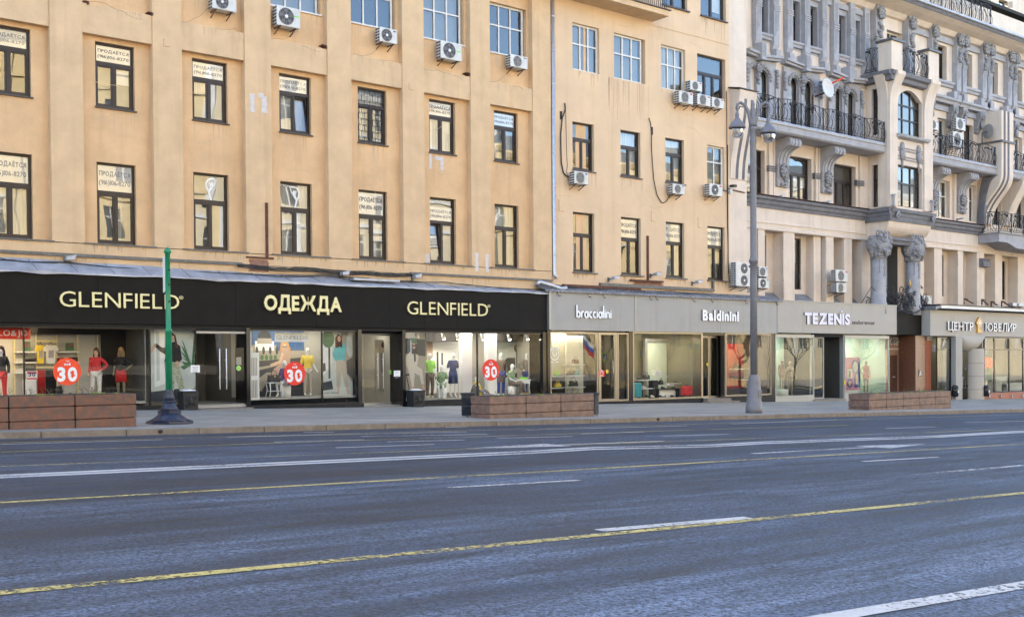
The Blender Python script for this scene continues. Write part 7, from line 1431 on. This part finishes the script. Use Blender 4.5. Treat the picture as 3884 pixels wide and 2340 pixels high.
ac('large soiled air conditioner with a green badge under the first pale window', 'a2', 222, 45, 440, 230, -.22, wallY=.27, logo=(.55, 'cloth_green')); ac('small clean air conditioner under the second pale window', 'a2', 1185, 250, 1345, 385, -.2, wallY=.27, logo='ink')
ac('soiled air conditioner with a green badge under the third pale window', 'a2', 1755, 375, 1952, 540, -.2, wallY=.27, logo=(.5, 'cloth_green')); ac('air conditioner with a grey fan beside the drainpipe', 'a3', 42, 505, 200, 620, -.2, wallY=.27, fan='grey', logo='greyink')
ac('topmost air conditioner of the cluster of four', 'a3', 1722, 750, 1832, 838, -.38, fan='grey', logo='cloth_crimson'); ac('square air conditioner at the west end of the cluster of four', 'a3', 1618, 845, 1748, 955, -.38, fan='grey', logo='cloth_red', slats=True); ac('square grilled air conditioner in the middle of the cluster of four', 'a3', 1790, 875, 1910, 975, -.38, fan='grey', logo='cloth_crimson', slats=True); ac('air conditioner at the east end of the cluster of four', 'a3', 1925, 907, 2035, 998, -.38, fan='grey', logo='cloth_crimson')
ac('air conditioner with a blue badge fed by a looping black cable', 'b3', 640, 242, 768, 358, -.38, fan='grey', logo='cloth_blue', slats=True); ac('air conditioner at the end of the long hanging cable', 'b3', 1560, 360, 1668, 452, -.36, fan='grey', logo='cloth_blue'); ac('air conditioner under the white framed window beside the cream pier', 'b3', 1902, 358, 2023, 468, -.38, logo='cloth_red')
ac('tall double fan air conditioner behind the lamp post', 'b4', 228, 1097, 378, 1322, -.5, True, wallY=.1, logo='cloth_blue'); ac('small air conditioner above another beside the lamp post', 'b4', 445, 1140, 524, 1232, -.25, wallY=1.0, fan='grey', logo='cloth_blue'); ac('air conditioner standing on the wall foot beside the lamp post', 'b4', 440, 1248, 540, 1340, -.3, wallY=.8, logo='ink')
ac('upper air conditioner of the pair over the underwear shop', 'b4', 1165, 1168, 1280, 1278, .3, wallY=1.0, fan='grey', logo='cloth_red'); ac('lower air conditioner of the pair over the underwear shop', 'b4', 1172, 1292, 1265, 1382, .3, wallY=1.0, fan='grey', slats=True)
ac('air conditioner with a red badge behind the bay on the iron balcony', 'a5', 690, 1118, 765, 1208, .2, wallY=1.0, fan='grey', logo='cloth_red'); ac('air conditioner hung above the iron balcony east of the bay', 'a5', 935, 1102, 1020, 1212, .25, wallY=1.0, fan='grey', logo='cloth_blue'); ac('air conditioner standing on the balcony floor behind the iron railing', 'a5', 905, 1232, 1000, 1370, .3, wallY=1.0, fan='grey')
ac('air conditioner on the jeweller roof beside the column', 'd6', 745, 175, 826, 252, .2, wallY=1.0, fan='grey', logo='ink'); ac('low air conditioner at the east end of the jeweller roof', 'd6', 1590, 243, 1700, 275, -.2, wallY=1.0, fan='grey')
# ------------------------------------------------------------------ floodlights and cameras on the walls
def flood(lab, k, x, y, Y, wallY, s=.16, grp='floodlights above the shops'):
    X, z = K(k, x, y, Y); t = thing('floodlight', lab, 'floodlight', (X, Y, z-.1), grp); b = MB(); b.prism([(X-s, z-s*.5), (X+s*.6, z-s*.35), (X+s*1.0, z+s*.75), (X+s*.4, z+s*.55), (X-s, z+s*.3)], Y-.12, Y+.12); b.build('lamp_body', M['galv'], t, bevel=.015)
    b = MB(); b.bar((X-s*.5, Y, z), (X-s*.7, wallY, z-.06), .05, .05); b.box(X-s*.95, X-s*.45, wallY-.05, wallY, z-.16, z+.04); b.build('bracket', M['sill'], t)
flood('floodlight below the second window bay', 'b1', 660, 1058, -.2, 0); flood('floodlight below the fifth window bay', 'b2', 860, 1200, -.2, 0); flood('floodlight below the sixth window bay', 'b2', 1535, 1228, -.2, 0)
flood('floodlight west of the rusty bracket on the plain house', 'b3', 1020, 1243, -.25, .1); flood('floodlight above the rusty bracket on the plain house', 'b3', 1412, 1207, -.25, .1); flood('floodlight under the fourth low window of the plain house', 'b3', 1800, 1280, -.25, .1)
flood('small floodlight under the first carved mask', 'b4', 658, 483, .6, .86, .12); flood('small floodlight under the second carved mask', 'b4', 1090, 537, .6, .86, .12); flood('small floodlight on the cornice under the east mask', 'b5', 985, 690, .55, .86, .1)
X, z = K('b4', 190, 385, -.15); t = thing('security_camera', 'black security camera on the cream pier', 'camera', (X, -.1, z-.3)); frame_box(t, 'camera_body', 'blackg', X-.05, X+.2, -.3, -.02, z-.06, z+.06, .02); frame_box(t, 'junction_box', 'acw', X-.05, X+.12, -.08, .1, z-.35, z-.15, .01); b = MB(); b.tube([(X-.1, .06, z-.1), (X-.1, .06, z-.12), (X+1.2, .06, z-.2)], .03, 6); b.build('conduit', M['rust'], t)
# satellite dish with its red pole
X, z = K('a4', 1092, 828, .2); t = thing('satellite_dish', 'pale satellite dish with a red feed arm behind the iron balcony', 'satellite dish', (X, .3, z-.9)); V = []; nr, na = 5, 24; ax = Vector((.05, -1, .12)).normalized(); du = ax.cross(Vector((0, 0, 1))).normalized(); dv = du.cross(ax); c0 = Vector((X, .35, z))
for i in range(nr+1):
    for j in range(na): q = 2*math.pi*j/na; r = .54*i/nr; V.append(tuple(c0+du*(r*math.cos(q))+dv*(r*math.sin(q))+ax*(.55*r*r)))
b = MB(); b.faces(V, [(i*na+j, i*na+(j+1) % na, (i+1)*na+(j+1) % na, (i+1)*na+j) for i in range(nr) for j in range(na)], True); o = b.build('dish', M['acw'], t); sm = o.modifiers.new('s', 'SOLIDIFY'); sm.thickness = .03
b = MB(); X1, z1 = K('a4', 1232, 732, -.2); X0, z0 = K('a4', 1130, 782, .1); b.tube([(X0, .1, z0), (X1, -.2, z1)], .045, 6); b.build('feed_arm', M['sticker_orange'], t); b = MB(); b.tube([(X, .4, z-.2), (X-.3, .95, z-.4)], .05, 6); b.tube([(X-.4, .9, z-.3), (X-.4, .9, z-1.3)], .05, 6); b.build('mount', M['rust'], t)
X, z = K('a5', 1222, 1235, .1); t = thing('satellite_dish', 'small edge-on satellite dish east on the iron balcony', 'satellite dish', (X, .1, z-.5)); V = []
for i in range(nr+1):
    for j in range(na): q = 2*math.pi*j/na; r = .45*i/nr; V.append((X+r*.15*math.cos(q), .1+r*.9*math.cos(q)-.3*r*r, z+r*math.sin(q)))
b = MB(); b.faces(V, [(i*na+j, i*na+(j+1) % na, (i+1)*na+(j+1) % na, (i+1)*na+j) for i in range(nr) for j in range(na)], True); o = b.build('dish', M['acg'], t); sm = o.modifiers.new('s', 'SOLIDIFY'); sm.thickness = .03; b = MB(); b.tube([(X, .1, z), (X-.25, .3, z-.1), (X-.25, .3, z-.75)], .03, 6); b.build('mount', M['iron'], t)
# ------------------------------------------------------------------ street furniture
M['binm'] = mat('bin_grey_paint', (.05, .053, .06), .5, var=.2, scale=8); M['green'] = mat('green_paint', (.012, .24, .11), .35, var=.15, scale=8); M['postbase'] = mat('blue_black_paint', (.022, .03, .06), .4, var=.5, scale=6, bump=.3, bscale=20)
M['lampgrey'] = mat('grey_lamp_paint', (.165, .165, .18), .5, var=.12, scale=4); M['plant'] = mat('dry_twigs', (.10, .07, .04), .9); M['moss'] = mat('moss', (.16, .20, .03), .95, var=.4, scale=20); M['soil'] = mat('soil', (.05, .04, .03), .95)
M['pgran'] = mat('rusty_granite', (.21, .125, .09), .55, var=.35, scale=5, col2=(.12, .08, .065), bump=.25, bscale=70); M['pgran2'] = mat('red_stained_granite', (.22, .085, .05), .55, col2=(.085, .065, .055), scale=6.5, bump=.25, bscale=70)
p0 = G(643, 1606); z = gz(p0.x); t = thing('stop_post', 'green stop post on a flared blue black octagonal base', 'post', (p0.x, p0.y, z)); x, y = p0.x, p0.y
b = MB(); b.lathe(x, y, [(.54, z), (.555, z+.02), (.545, z+.06), (.50, z+.075)], 8, False, R(22.5)); b.lathe(x, y, [(.50, z+.075), (.41, z+.115), (.31, z+.18), (.255, z+.25)], 24); b.lathe(x, y, [(.27, z+.25), (.27, z+.32)], 8, False, R(22.5)); b.lathe(x, y, [(.23, z+.32), (.19, z+.39), (.16, z+.46), (.145, z+.52)], 24); b.lathe(x, y, [(.165, z+.52), (.165, z+.56)], 12, False); b.lathe(x, y, [(.14, z+.56), (.12, z+.65), (.09, z+.77), (.098, z+.80), (.085, z+.82)], 20); b.build('base', M['postbase'], t)
b = MB(); b.lathe(x, y, [(.08, z+.80), (.074, z+2.2), (.088, z+2.22), (.088, z+2.27), (.062, z+2.30), (.058, z+4.1), (.09, z+4.12), (.085, z+4.17), (.05, z+4.22), (.02, z+4.25)], 16); b.build('pole', M['green'], t)
b = MB()
for zz in (2.95, 3.35, 3.7): b.disc((x, y-.08, z+zz), .022, n=10, th=.04)
b.build('bolt', M['iron'], t); b = MB(); b.bar((x-.06, y+.06, z+3.62), (x+.14, y+.62, z+3.62), .035, .86); b.bar((x+.0, y+.06, z+3.62), (x+.2, y+.62, z+3.62), .02, .82); b.build('sign_plate', M['wht'], t)
p0 = G(2860, 1566); z = gz(p0.x); x, y = p0.x, p0.y; t = thing('street_lamp', 'tall grey street lamp with two scrolled arms and bell shades', 'street lamp', (x, y, z)); h_ = 10.75; sc = 110.5
def lz(v): return z+(1566-v)/sc*1.005
b = MB(); b.lathe(x, y, [(.29, z), (.29, z+.13), (.285, lz(1539)), (.265, lz(1537)), (.265, lz(1522)), (.245, lz(1518)), (.225, lz(1455)), (.215, lz(1452)), (.225, lz(1447)), (.18, lz(1438)), (.185, lz(1430)), (.15, lz(1426)), (.15, lz(1424)), (.125, lz(1420))], 28); b.build('base', M['lampgrey'], t)
b = MB(); b.box(x-.07, x+.11, y-.262, y-.2, lz(1508), lz(1478)); b.build('hatch', M['lampgrey'], t, bevel=.02)
b = MB(); b.lathe(x, y, [(.125, lz(1420)), (.118, lz(1050)), (.115, lz(998)), (.14, lz(996)), (.16, lz(988)), (.16, lz(984)), (.13, lz(978)), (.11, lz(970)), (.105, lz(550)), (.12, lz(540)), (.12, lz(530)), (.1, lz(527)), (.1, lz(495)), (.125, lz(491)), (.13, lz(484)), (.11, lz(480))], 20); b.build('pole', M['lampgrey'], t)
yv = 1.0
b = MB(); b.lathe(x, y, [(.10, lz(480)), (.14, lz(470)), (.11, lz(455)), (.09, lz(425)), (.10, lz(415)), (.05, lz(405)), (.075, lz(398)), (.05, lz(388)), (.02, lz(383))], 14); b.build('finial', M['lampgrey'], t)
dx, dy = .78, -.62                           # the arms lie across the pavement, square to the camera's view of them
for s in (-1, 1):
    b = MB(); A = lambda q, v: (x+dx*q*s*.5, y+dy*q*s*.5, lz(v))
    P = [A(.12, 478), A(.2, 450), A(.34, 420), A(.55, 398), A(.85, 388), A(1.05, 395), A(1.12, 410), A(1.05, 420), A(.96, 412)]
    P = [(x+(p[0]-x)*1.02, y+(p[1]-y)*1.02, p[2]) for p in P]; b.tube(P, [.075, .07, .06, .055, .055, .05, .045, .035, .02], 8)
    Q = [A(.12, 440), A(.3, 432), A(.42, 418), A(.36, 408), A(.28, 414)]; b.tube(Q, [.03, .03, .03, .025, .015], 6); Q = [A(.5, 402), A(.72, 405), A(.9, 402), A(.98, 412)]; b.tube(Q, .025, 6); b.build('arm', M['lampgrey'], t)
    cx, cy_, _ = A(1.1 if s < 0 else 1.06, 0); d0 = 6 if s > 0 else -14
    hh = lambda v: lz(v+d0)
    b = MB(); b.lathe(cx, cy_, [(.03, hh(415)), (.03, hh(438)), (.06, hh(442)), (.075, hh(452)), (.06, hh(458)), (.09, hh(462)), (.13, hh(470)), (.22, hh(480)), (.27, hh(488)), (.29, hh(494)), (.29, hh(499)), (.25, hh(500))], 22); o = b.build('lamp_shade', M['lampgrey'], t)
    b = MB(); b.lathe(cx, cy_, [(.24, hh(500)), (.235, hh(510)), (.21, hh(522)), (.16, hh(531)), (.08, hh(535)), (.01, hh(536))], 20); b.build('globe', M['globe'] if 'globe' in M else glass('lamp_globe', .12, 1.0, (.82, .84, .86)), o)
    b = MB(); b.lathe(cx, cy_, [(.05, hh(500)), (.06, hh(514)), (.03, hh(519))], 10); b.build('bulb', M['acw'], o)
def bin_(lab, X, Y, h, r, grp='slatted litter bins beside the planters'):
    z = gz(X); t = thing('litter_bin', lab, 'litter bin', (X, Y, z), grp); b = MB(); n = 24
    for i in range(n):
        a = 2*math.pi*i/n; c, s = math.cos(a), math.sin(a); b.bar((X+r*.78*c, Y+r*.78*s, z+.05), (X+r*.8*c, Y+r*.8*s, z+h*.82), .045, .01); b.bar((X+r*.8*c, Y+r*.8*s, z+h*.82), (X+r*1.02*c, Y+r*1.02*s, z+h*.97), .05, .01)
    b.build('slat', M['binm'], t); b = MB()
    for zz, rr in ((.05, .80), (h*.45, .81), (h*.8, .82), (h*.97, 1.04)): b.tube([(X+r*rr*math.cos(i*math.pi/12), Y+r*rr*math.sin(i*math.pi/12), z+zz) for i in range(25)], .016, 6)
    b.build('hoop', M['binm'], t); b = MB(); b.lathe(X, Y, [(r*.70, z+.07), (r*.72, z+h*.85)], 18); b.build('liner', M['iron'], t); b = MB()
    for s in (-1, 1): b.box(X+s*r*.5-.02, X+s*r*.5+.02, Y-r*.5-.02, Y-r*.5+.02, z, z+.06)
    b.build('foot', M['galvd'], t)
bin_('slatted metal litter bin at the west end of the middle planter', 19.42, -9.75, .72, .22); bin_('slatted metal litter bin at the east end of the middle planter', 23.72, -10.5, .72, .21); bin_('slatted metal litter bin at the east end of the far planter', 43.75, -10.6, .75, .24)
def planter(lab, x0, x1, y0, y1, h, n, m='pgran', seed=1, side=True):
    t = thing('planter', lab, 'planter', ((x0+x1)/2, (y0+y1)/2, gz((x0+x1)/2)), 'stone planters along the kerb'); random.seed(seed); zb = min(gz(x0), gz(x1))-.03; zt = gz((x0+x1)/2)+h
    for i in range(n):                       # each stone section is three courses with grooves between
        a, c = x0+(x1-x0)*i/n+.012, x0+(x1-x0)*(i+1)/n-.012; b = MB(); g = .02
        L = [zb, zb+(zt-zb)*.30, zb+(zt-zb)*.68, zt]
        for q in range(3):
            b.box(a, c, y0+random.uniform(-.004, .004), y1, L[q]+(g if q else 0), L[q+1]); 
            if q: b.box(a+.03, c-.03, y0+.03, y1-.03, L[q], L[q]+g)
        b.build('stone_section', M[m], t, bevel=.012)
    b = MB(); b.box(x0+.1, x1-.1, y0+.1, y1-.1, zt, zt+.015); b.build('soil', M['soil'], t); b = MB()
    for i in range(int((x1-x0)*9)):
        X, Y = random.uniform(x0+.15, x1-.15), random.uniform(y0+.1, y1-.15); P = [Vector((X, Y, zt))]; 
        for q in range(4): P.append(P[-1]+Vector((random.uniform(-.06, .06), random.uniform(-.05, .05), random.uniform(.02, .06))))
        b.tube(P, [.006, .005, .005, .004, .003], 4)
        if i % 5 == 0: P = [P[2]]+[P[2]+Vector((random.uniform(-.1, .1), 0, .05*q)) for q in (1, 2)]; b.tube(P, .004, 4)
    o = b.build('dry_twigs', M['plant'], t); o['kind'] = 'stuff'; b = MB()
    for i in range(int((x1-x0)*2.2)): X = random.uniform(x0+.2, x1-.2); b.blob((X, y0+random.uniform(.1, .3), zt+.01), (random.uniform(.05, .14), .06, .03), .6, 6, i, 9, 5)
    o = b.build('moss_tuft', M['moss'], t); o['kind'] = 'stuff'
    return t
XP = 9.12-W(285, 1560, -11.06)[0]
planter('nearest red stained stone planter cut by the photo edge', 9.12-5*XP, 9.12, -11.06, -10.1, .68, 5, 'pgran2', 1); planter('middle brown stone planter between two litter bins', 19.17, 23.2, -11.12, -10.2, .66, 3, 'pgran', 2); planter('far brown stone planter before the passage', 37.5, 43.45, -11.28, -10.35, .68, 5, 'pgran', 3)
def urn(lab, X, Y, s=1.):
    z = gz(X); t = thing('stone_urn', lab, 'planter box', (X, Y, z), 'black ornamented pots before the doors'); b = MB(); w0, w1, h = .23*s, .27*s, .60*s
    b.faces([(X+sx*q, Y+sy*q, zz) for q, zz in ((w0, z), (w1, z+h)) for sx, sy in ((-1, -1), (1, -1), (1, 1), (-1, 1))], [(3,2,1,0), (4,5,6,7), (0,1,5,4), (1,2,6,5), (2,3,7,6), (3,0,4,7)]); b.box(X-w1*1.06, X+w1*1.06, Y-w1*1.06, Y+w1*1.06, z+h, z+h+.035); b.build('pot', M['iron'], t, bevel=.01)
    b = MB(); yy = Y-w1*.98
    for q in (-1, 1): curl(b, (X+q*.1*s, z+.38*s), .09*s, yy, 0, 1.3, .02, q, 12); curl(b, (X+q*.1*s, z+.18*s), .08*s, yy, 3, 1.3, .018, -q, 12)
    b.blob((X, yy, z+.3*s), (.05, .03, .14), .3, 4, 1, 8, 6); b.build('relief', M['iron'], t); b = MB(); b.blob((X, Y, z+h+.03), (w1*.95, w1*.95, .05), .4, 4, 3, 12, 6); b.build('snow_cap', M['lw'], t); return z+h
zt = urn('black ornamented pot with the notice stand before the west door', 14.55, -.85); urn('black ornamented pot beside the east white display', 23.6, -.75)
a, z1 = K('d1', 1648, 765, -.85); c, z0 = K('d1', 1728, 826, -.85); t = thing('notice_stand', 'white notice on a thin pole set in the west black pot', 'notice stand', ((a+c)/2, -.85, zt)); frame_box(t, 'sign_plate', 'wht', a, c, -.87, -.855, z0, z1); b = MB(); b.tube([((a+c)/2, -.85, zt), ((a+c)/2, -.85, z0+.1)], .014, 6); b.build('pole', M['alu'], t); b = MB()
for i in range(5): b.box(a+.05+.03*(i % 2), c-.05-.03*(i % 2), -.873, -.87, z1-.06-.045*i, z1-.045-.045*i)
b.build('lettering', M['greyink'], t)
# ------------------------------------------------------------------ the sunlit side of the street, seen only as reflections in the glass
M['yel'] = mat('yellow_render', (.80, .63, .34), .9, var=.1, scale=.6, streak=.1)
M['yel2'] = mat('pale_stone_render', (.78, .67, .46), .9, var=.1, scale=.6, streak=.1)
M['roofm'] = mat('roof_metal', (.2, .21, .2), .5, .3)
OY = -50.
def opposite(x0, x1, H, st, wm, label, seed, dark=False):
    random.seed(seed)
    t = thing('opposite_building', label, 'building', ((x0+x1)/2, OY, -1), 'sunlit houses across the street')
    b = MB(); hs = []; n = int((x1-x0)/4.4); p = (x1-x0)/n; lv = []
    z = 1.8
    b0 = MB()
    while z+st < H-.5:
        for i in range(n): hs.append((x0+p*i+p/2-.7, x0+p*i+p/2+.7, z+.9, z+.9+st*.58))
        lv.append(z+st-.15); z += st
    w_ = MB(); w_.wall(x0, x1, -3, H, 0, hs, .2); w_.v = [(x, OY-(y), zz) for x, y, zz in w_.v]; w_.f = [f[::-1] for f in w_.f]; w_.build('wall', M[wm], t)
    b = MB()
    for zz in lv: b.box(x0, x1, OY, OY+.18, zz, zz+.28)
    b.prof([(OY, H-.9), (OY+.3, H-.75), (OY+.7, H-.2), (OY+.7, H), (OY, H)], x0, x1)
    for i in range(0, n+1, 2): b.box(x0+p*i-.28, x0+p*i+.28, OY, OY+.12, 1.8, H-1)
    b.build('cornice', M['wht'] if seed % 2 else M[wm], t)
    g = MB()
    for a, c, d, e in hs: g.face([(c, OY-.2, d), (a, OY-.2, d), (a, OY-.2, e), (c, OY-.2, e)])
    g.build('window', M['opglass'], t)
    g = MB()
    for a, c, d, e in hs:
        g.box((a+c)/2-.05, (a+c)/2+.05, OY-.19, OY-.13, d, e); g.box(a, c, OY-.19, OY-.13, d+(e-d)*.66-.05, d+(e-d)*.66+.05)
        if random.random() < .25: g.box(a-.1, c+.1, OY+.0, OY+.16, e, e+.16)
    g.build('window_frame', M['white'], t)
    if dark:
        s = MB(); s.box(x0, x1, OY, OY+.09, -3, 4.6); s.build('added_dark_base', M['black'], t)  # unseen dark band, added to darken what the black shop's glass mirrors
    s = MB(); s.box(x0+.3, x1-.3, OY+.0, OY+.12, 1.0+SL*(x0+x1)/2, 1.75+SL*(x0+x1)/2); s.build('fascia', M['gfas2'], t)
    s = MB(); 
    for i in range(n):
        if i % 4 != 3: s.box(x0+p*i+.2, x0+p*i+p-.1, OY+.0, OY+.11, -1.2+SL*x0, .9+SL*x0)
    s.build('shop_window', M['opglass'], t)
    r = MB(); r.box(x0, x1, OY-14, OY-.25, -3, H+.1); r.prof([(OY+.5, H), (OY-12, H), (OY-7, H+3.4)], x0+.2, x1-.2); r.build('roof', M['roofm'], t)
    return t
M['opglass'] = mat('far_glass', (.05, .055, .06), .05, spec=.8)
opposite(-70, 14, 25, 4.2, 'yel2', 'pale stone house across the street, reflected in the windows furthest west', 1, True)
opposite(14, 38, 27, 4.3, 'yel', 'tall yellow house across the street, reflected in the beige block windows', 2, True)
opposite(38, 66, 26.0, 3.9, 'yel2', 'pale stone house across the street with white window frames, seen in reflections', 3)
opposite(66, 104, 22.5, 4.1, 'yel', 'lower yellow house across the street, reflected in the small house windows', 4)
opposite(104, 190, 24, 4.2, 'yel2', 'long pale house across the street, reflected in the ornate building', 5)
sheet('pavement', [(XL, -63), (XR, -63), (XR, -44), (XL, -39.5)], PAV, M['slabs'])
# road signs, flag and bare trees on the far pavement: they stand behind the camera and show only in the glass
M['signlime'] = mat('fluorescent_sign_border', (.62, .85, .03), .5); M['signblue'] = mat('sign_blue', (.03, .10, .45), .5); M['bark'] = mat('bark', (.06, .05, .04), .9, var=.3, scale=8)
def mirrored(k, x, y, Ys=-38.5, Yg=-.4): return K(k, x, y, 2*Yg-Ys)
def crosswalk_sign(lab, k, x, y, s):
    X, Z = mirrored(k, x, y); Y = -38.5; t = thing('crosswalk_sign', lab, 'road sign', (X, Y, gz(X)), 'signs across the street seen in reflections'); b = MB(); b.box(X-s, X+s, Y-.02, Y+.0, Z-s, Z+s); b.build('border', M['signlime'], t); b = MB(); b.box(X-s*.66, X+s*.66, Y+.001, Y+.008, Z-s*.66, Z+s*.66); b.build('plate', M['signblue'], t); b = MB(); b.prism([(X-s*.5, Z-s*.5), (X+s*.5, Z-s*.5), (X, Z+s*.5)], Y+.009, Y+.014); b.build('triangle', M['wht'], t); b = MB(); b.tube([(X, Y-.06, gz(X)), (X, Y-.06, Z+s)], .04, 8); b.build('pole', M['galvd'], t)
crosswalk_sign('lime bordered crossing sign reflected in the middle of the shoe window', 'd4', 957, 716, .42); crosswalk_sign('lime bordered crossing sign reflected near the east end of the shoe window', 'd4', 1398, 655, .33); crosswalk_sign('lime bordered crossing sign reflected at the very east of the shoe window', 'd4', 1464, 662, .42); crosswalk_sign('lime bordered sign reflected in the bag shop door', 'd4', 605, 746, .42)
X, Z = mirrored('d4', 445, 630); t = thing('flag', 'white blue and red flag reflected in the bag shop window', 'flag', (X, -38.5, gz(X))); b = MB(); b.tube([(X-.4, -38.5, gz(X)), (X-.4, -38.5, Z+1.1)], .03, 6); b.build('pole', M['galvd'], t); b = MB()
for i, m_ in enumerate((0, 1, 2)):
    b.m(m_); V = []
    for q in range(7): V += [(X-.4+.22*q-.0*i, -38.5+.08*math.sin(q*1.3), Z+1.0-.45*i-.16*q), (X-.4+.22*q, -38.5+.08*math.sin(q*1.3), Z+.55-.45*i-.16*q)]
    b.faces(V, [(2*q+1, 2*q+3, 2*q+2, 2*q) for q in range(6)])
b.build('cloth', [M['wht'], M['signblue'], M['cloth_red']], t)
def bare_tree(lab, X, Y, H, seed):
    random.seed(seed); z0 = gz(X); t = thing('bare_tree', lab, 'tree', (X, Y, z0), 'bare trees across the street'); b = MB(); b.tube([(X, Y, z0), (X+.1, Y, z0+H*.2), (X, Y+.1, z0+H*.4)], [.16, .12, .10], 8); b.build('trunk', M['bark'], t); b = MB()
    def grow(p, d, l, r, n):
        q = [p+d*l*i/3+Vector((random.uniform(-.1, .1), random.uniform(-.1, .1), .02*i))*l*.3 for i in range(4)]; b.tube(q, [r, r*.85, r*.7, r*.55], 4)
        if n:
            for _ in range(3): grow(q[random.choice((2, 3))], (d+Vector((random.uniform(-.8, .8), random.uniform(-.8, .8), random.uniform(-.1, .5)))).normalized(), l*.68, r*.6, n-1)
    for i in range(6): a = i*1.05; grow(Vector((X, Y+.1, z0+H*(.3+.02*i))), Vector((math.cos(a)*.6, math.sin(a)*.6, .75)).normalized(), H*.26, .06, 3)
    b.build('crown', M['bark'], t)
for i, (x, y) in enumerate(((73, -42), (83, -43), (94, -42.5), (104, -43), (116, -42.5), (62, -43))): bare_tree('bare street tree across the road, '+['reflected in the red walled shoe window', 'reflected in the west underwear window', 'reflected in the pink poster window', 'reflected beside the passage', 'reflected in the jeweller window', 'reflected in the bag shop'][i], x, y, 8.5, i+3)
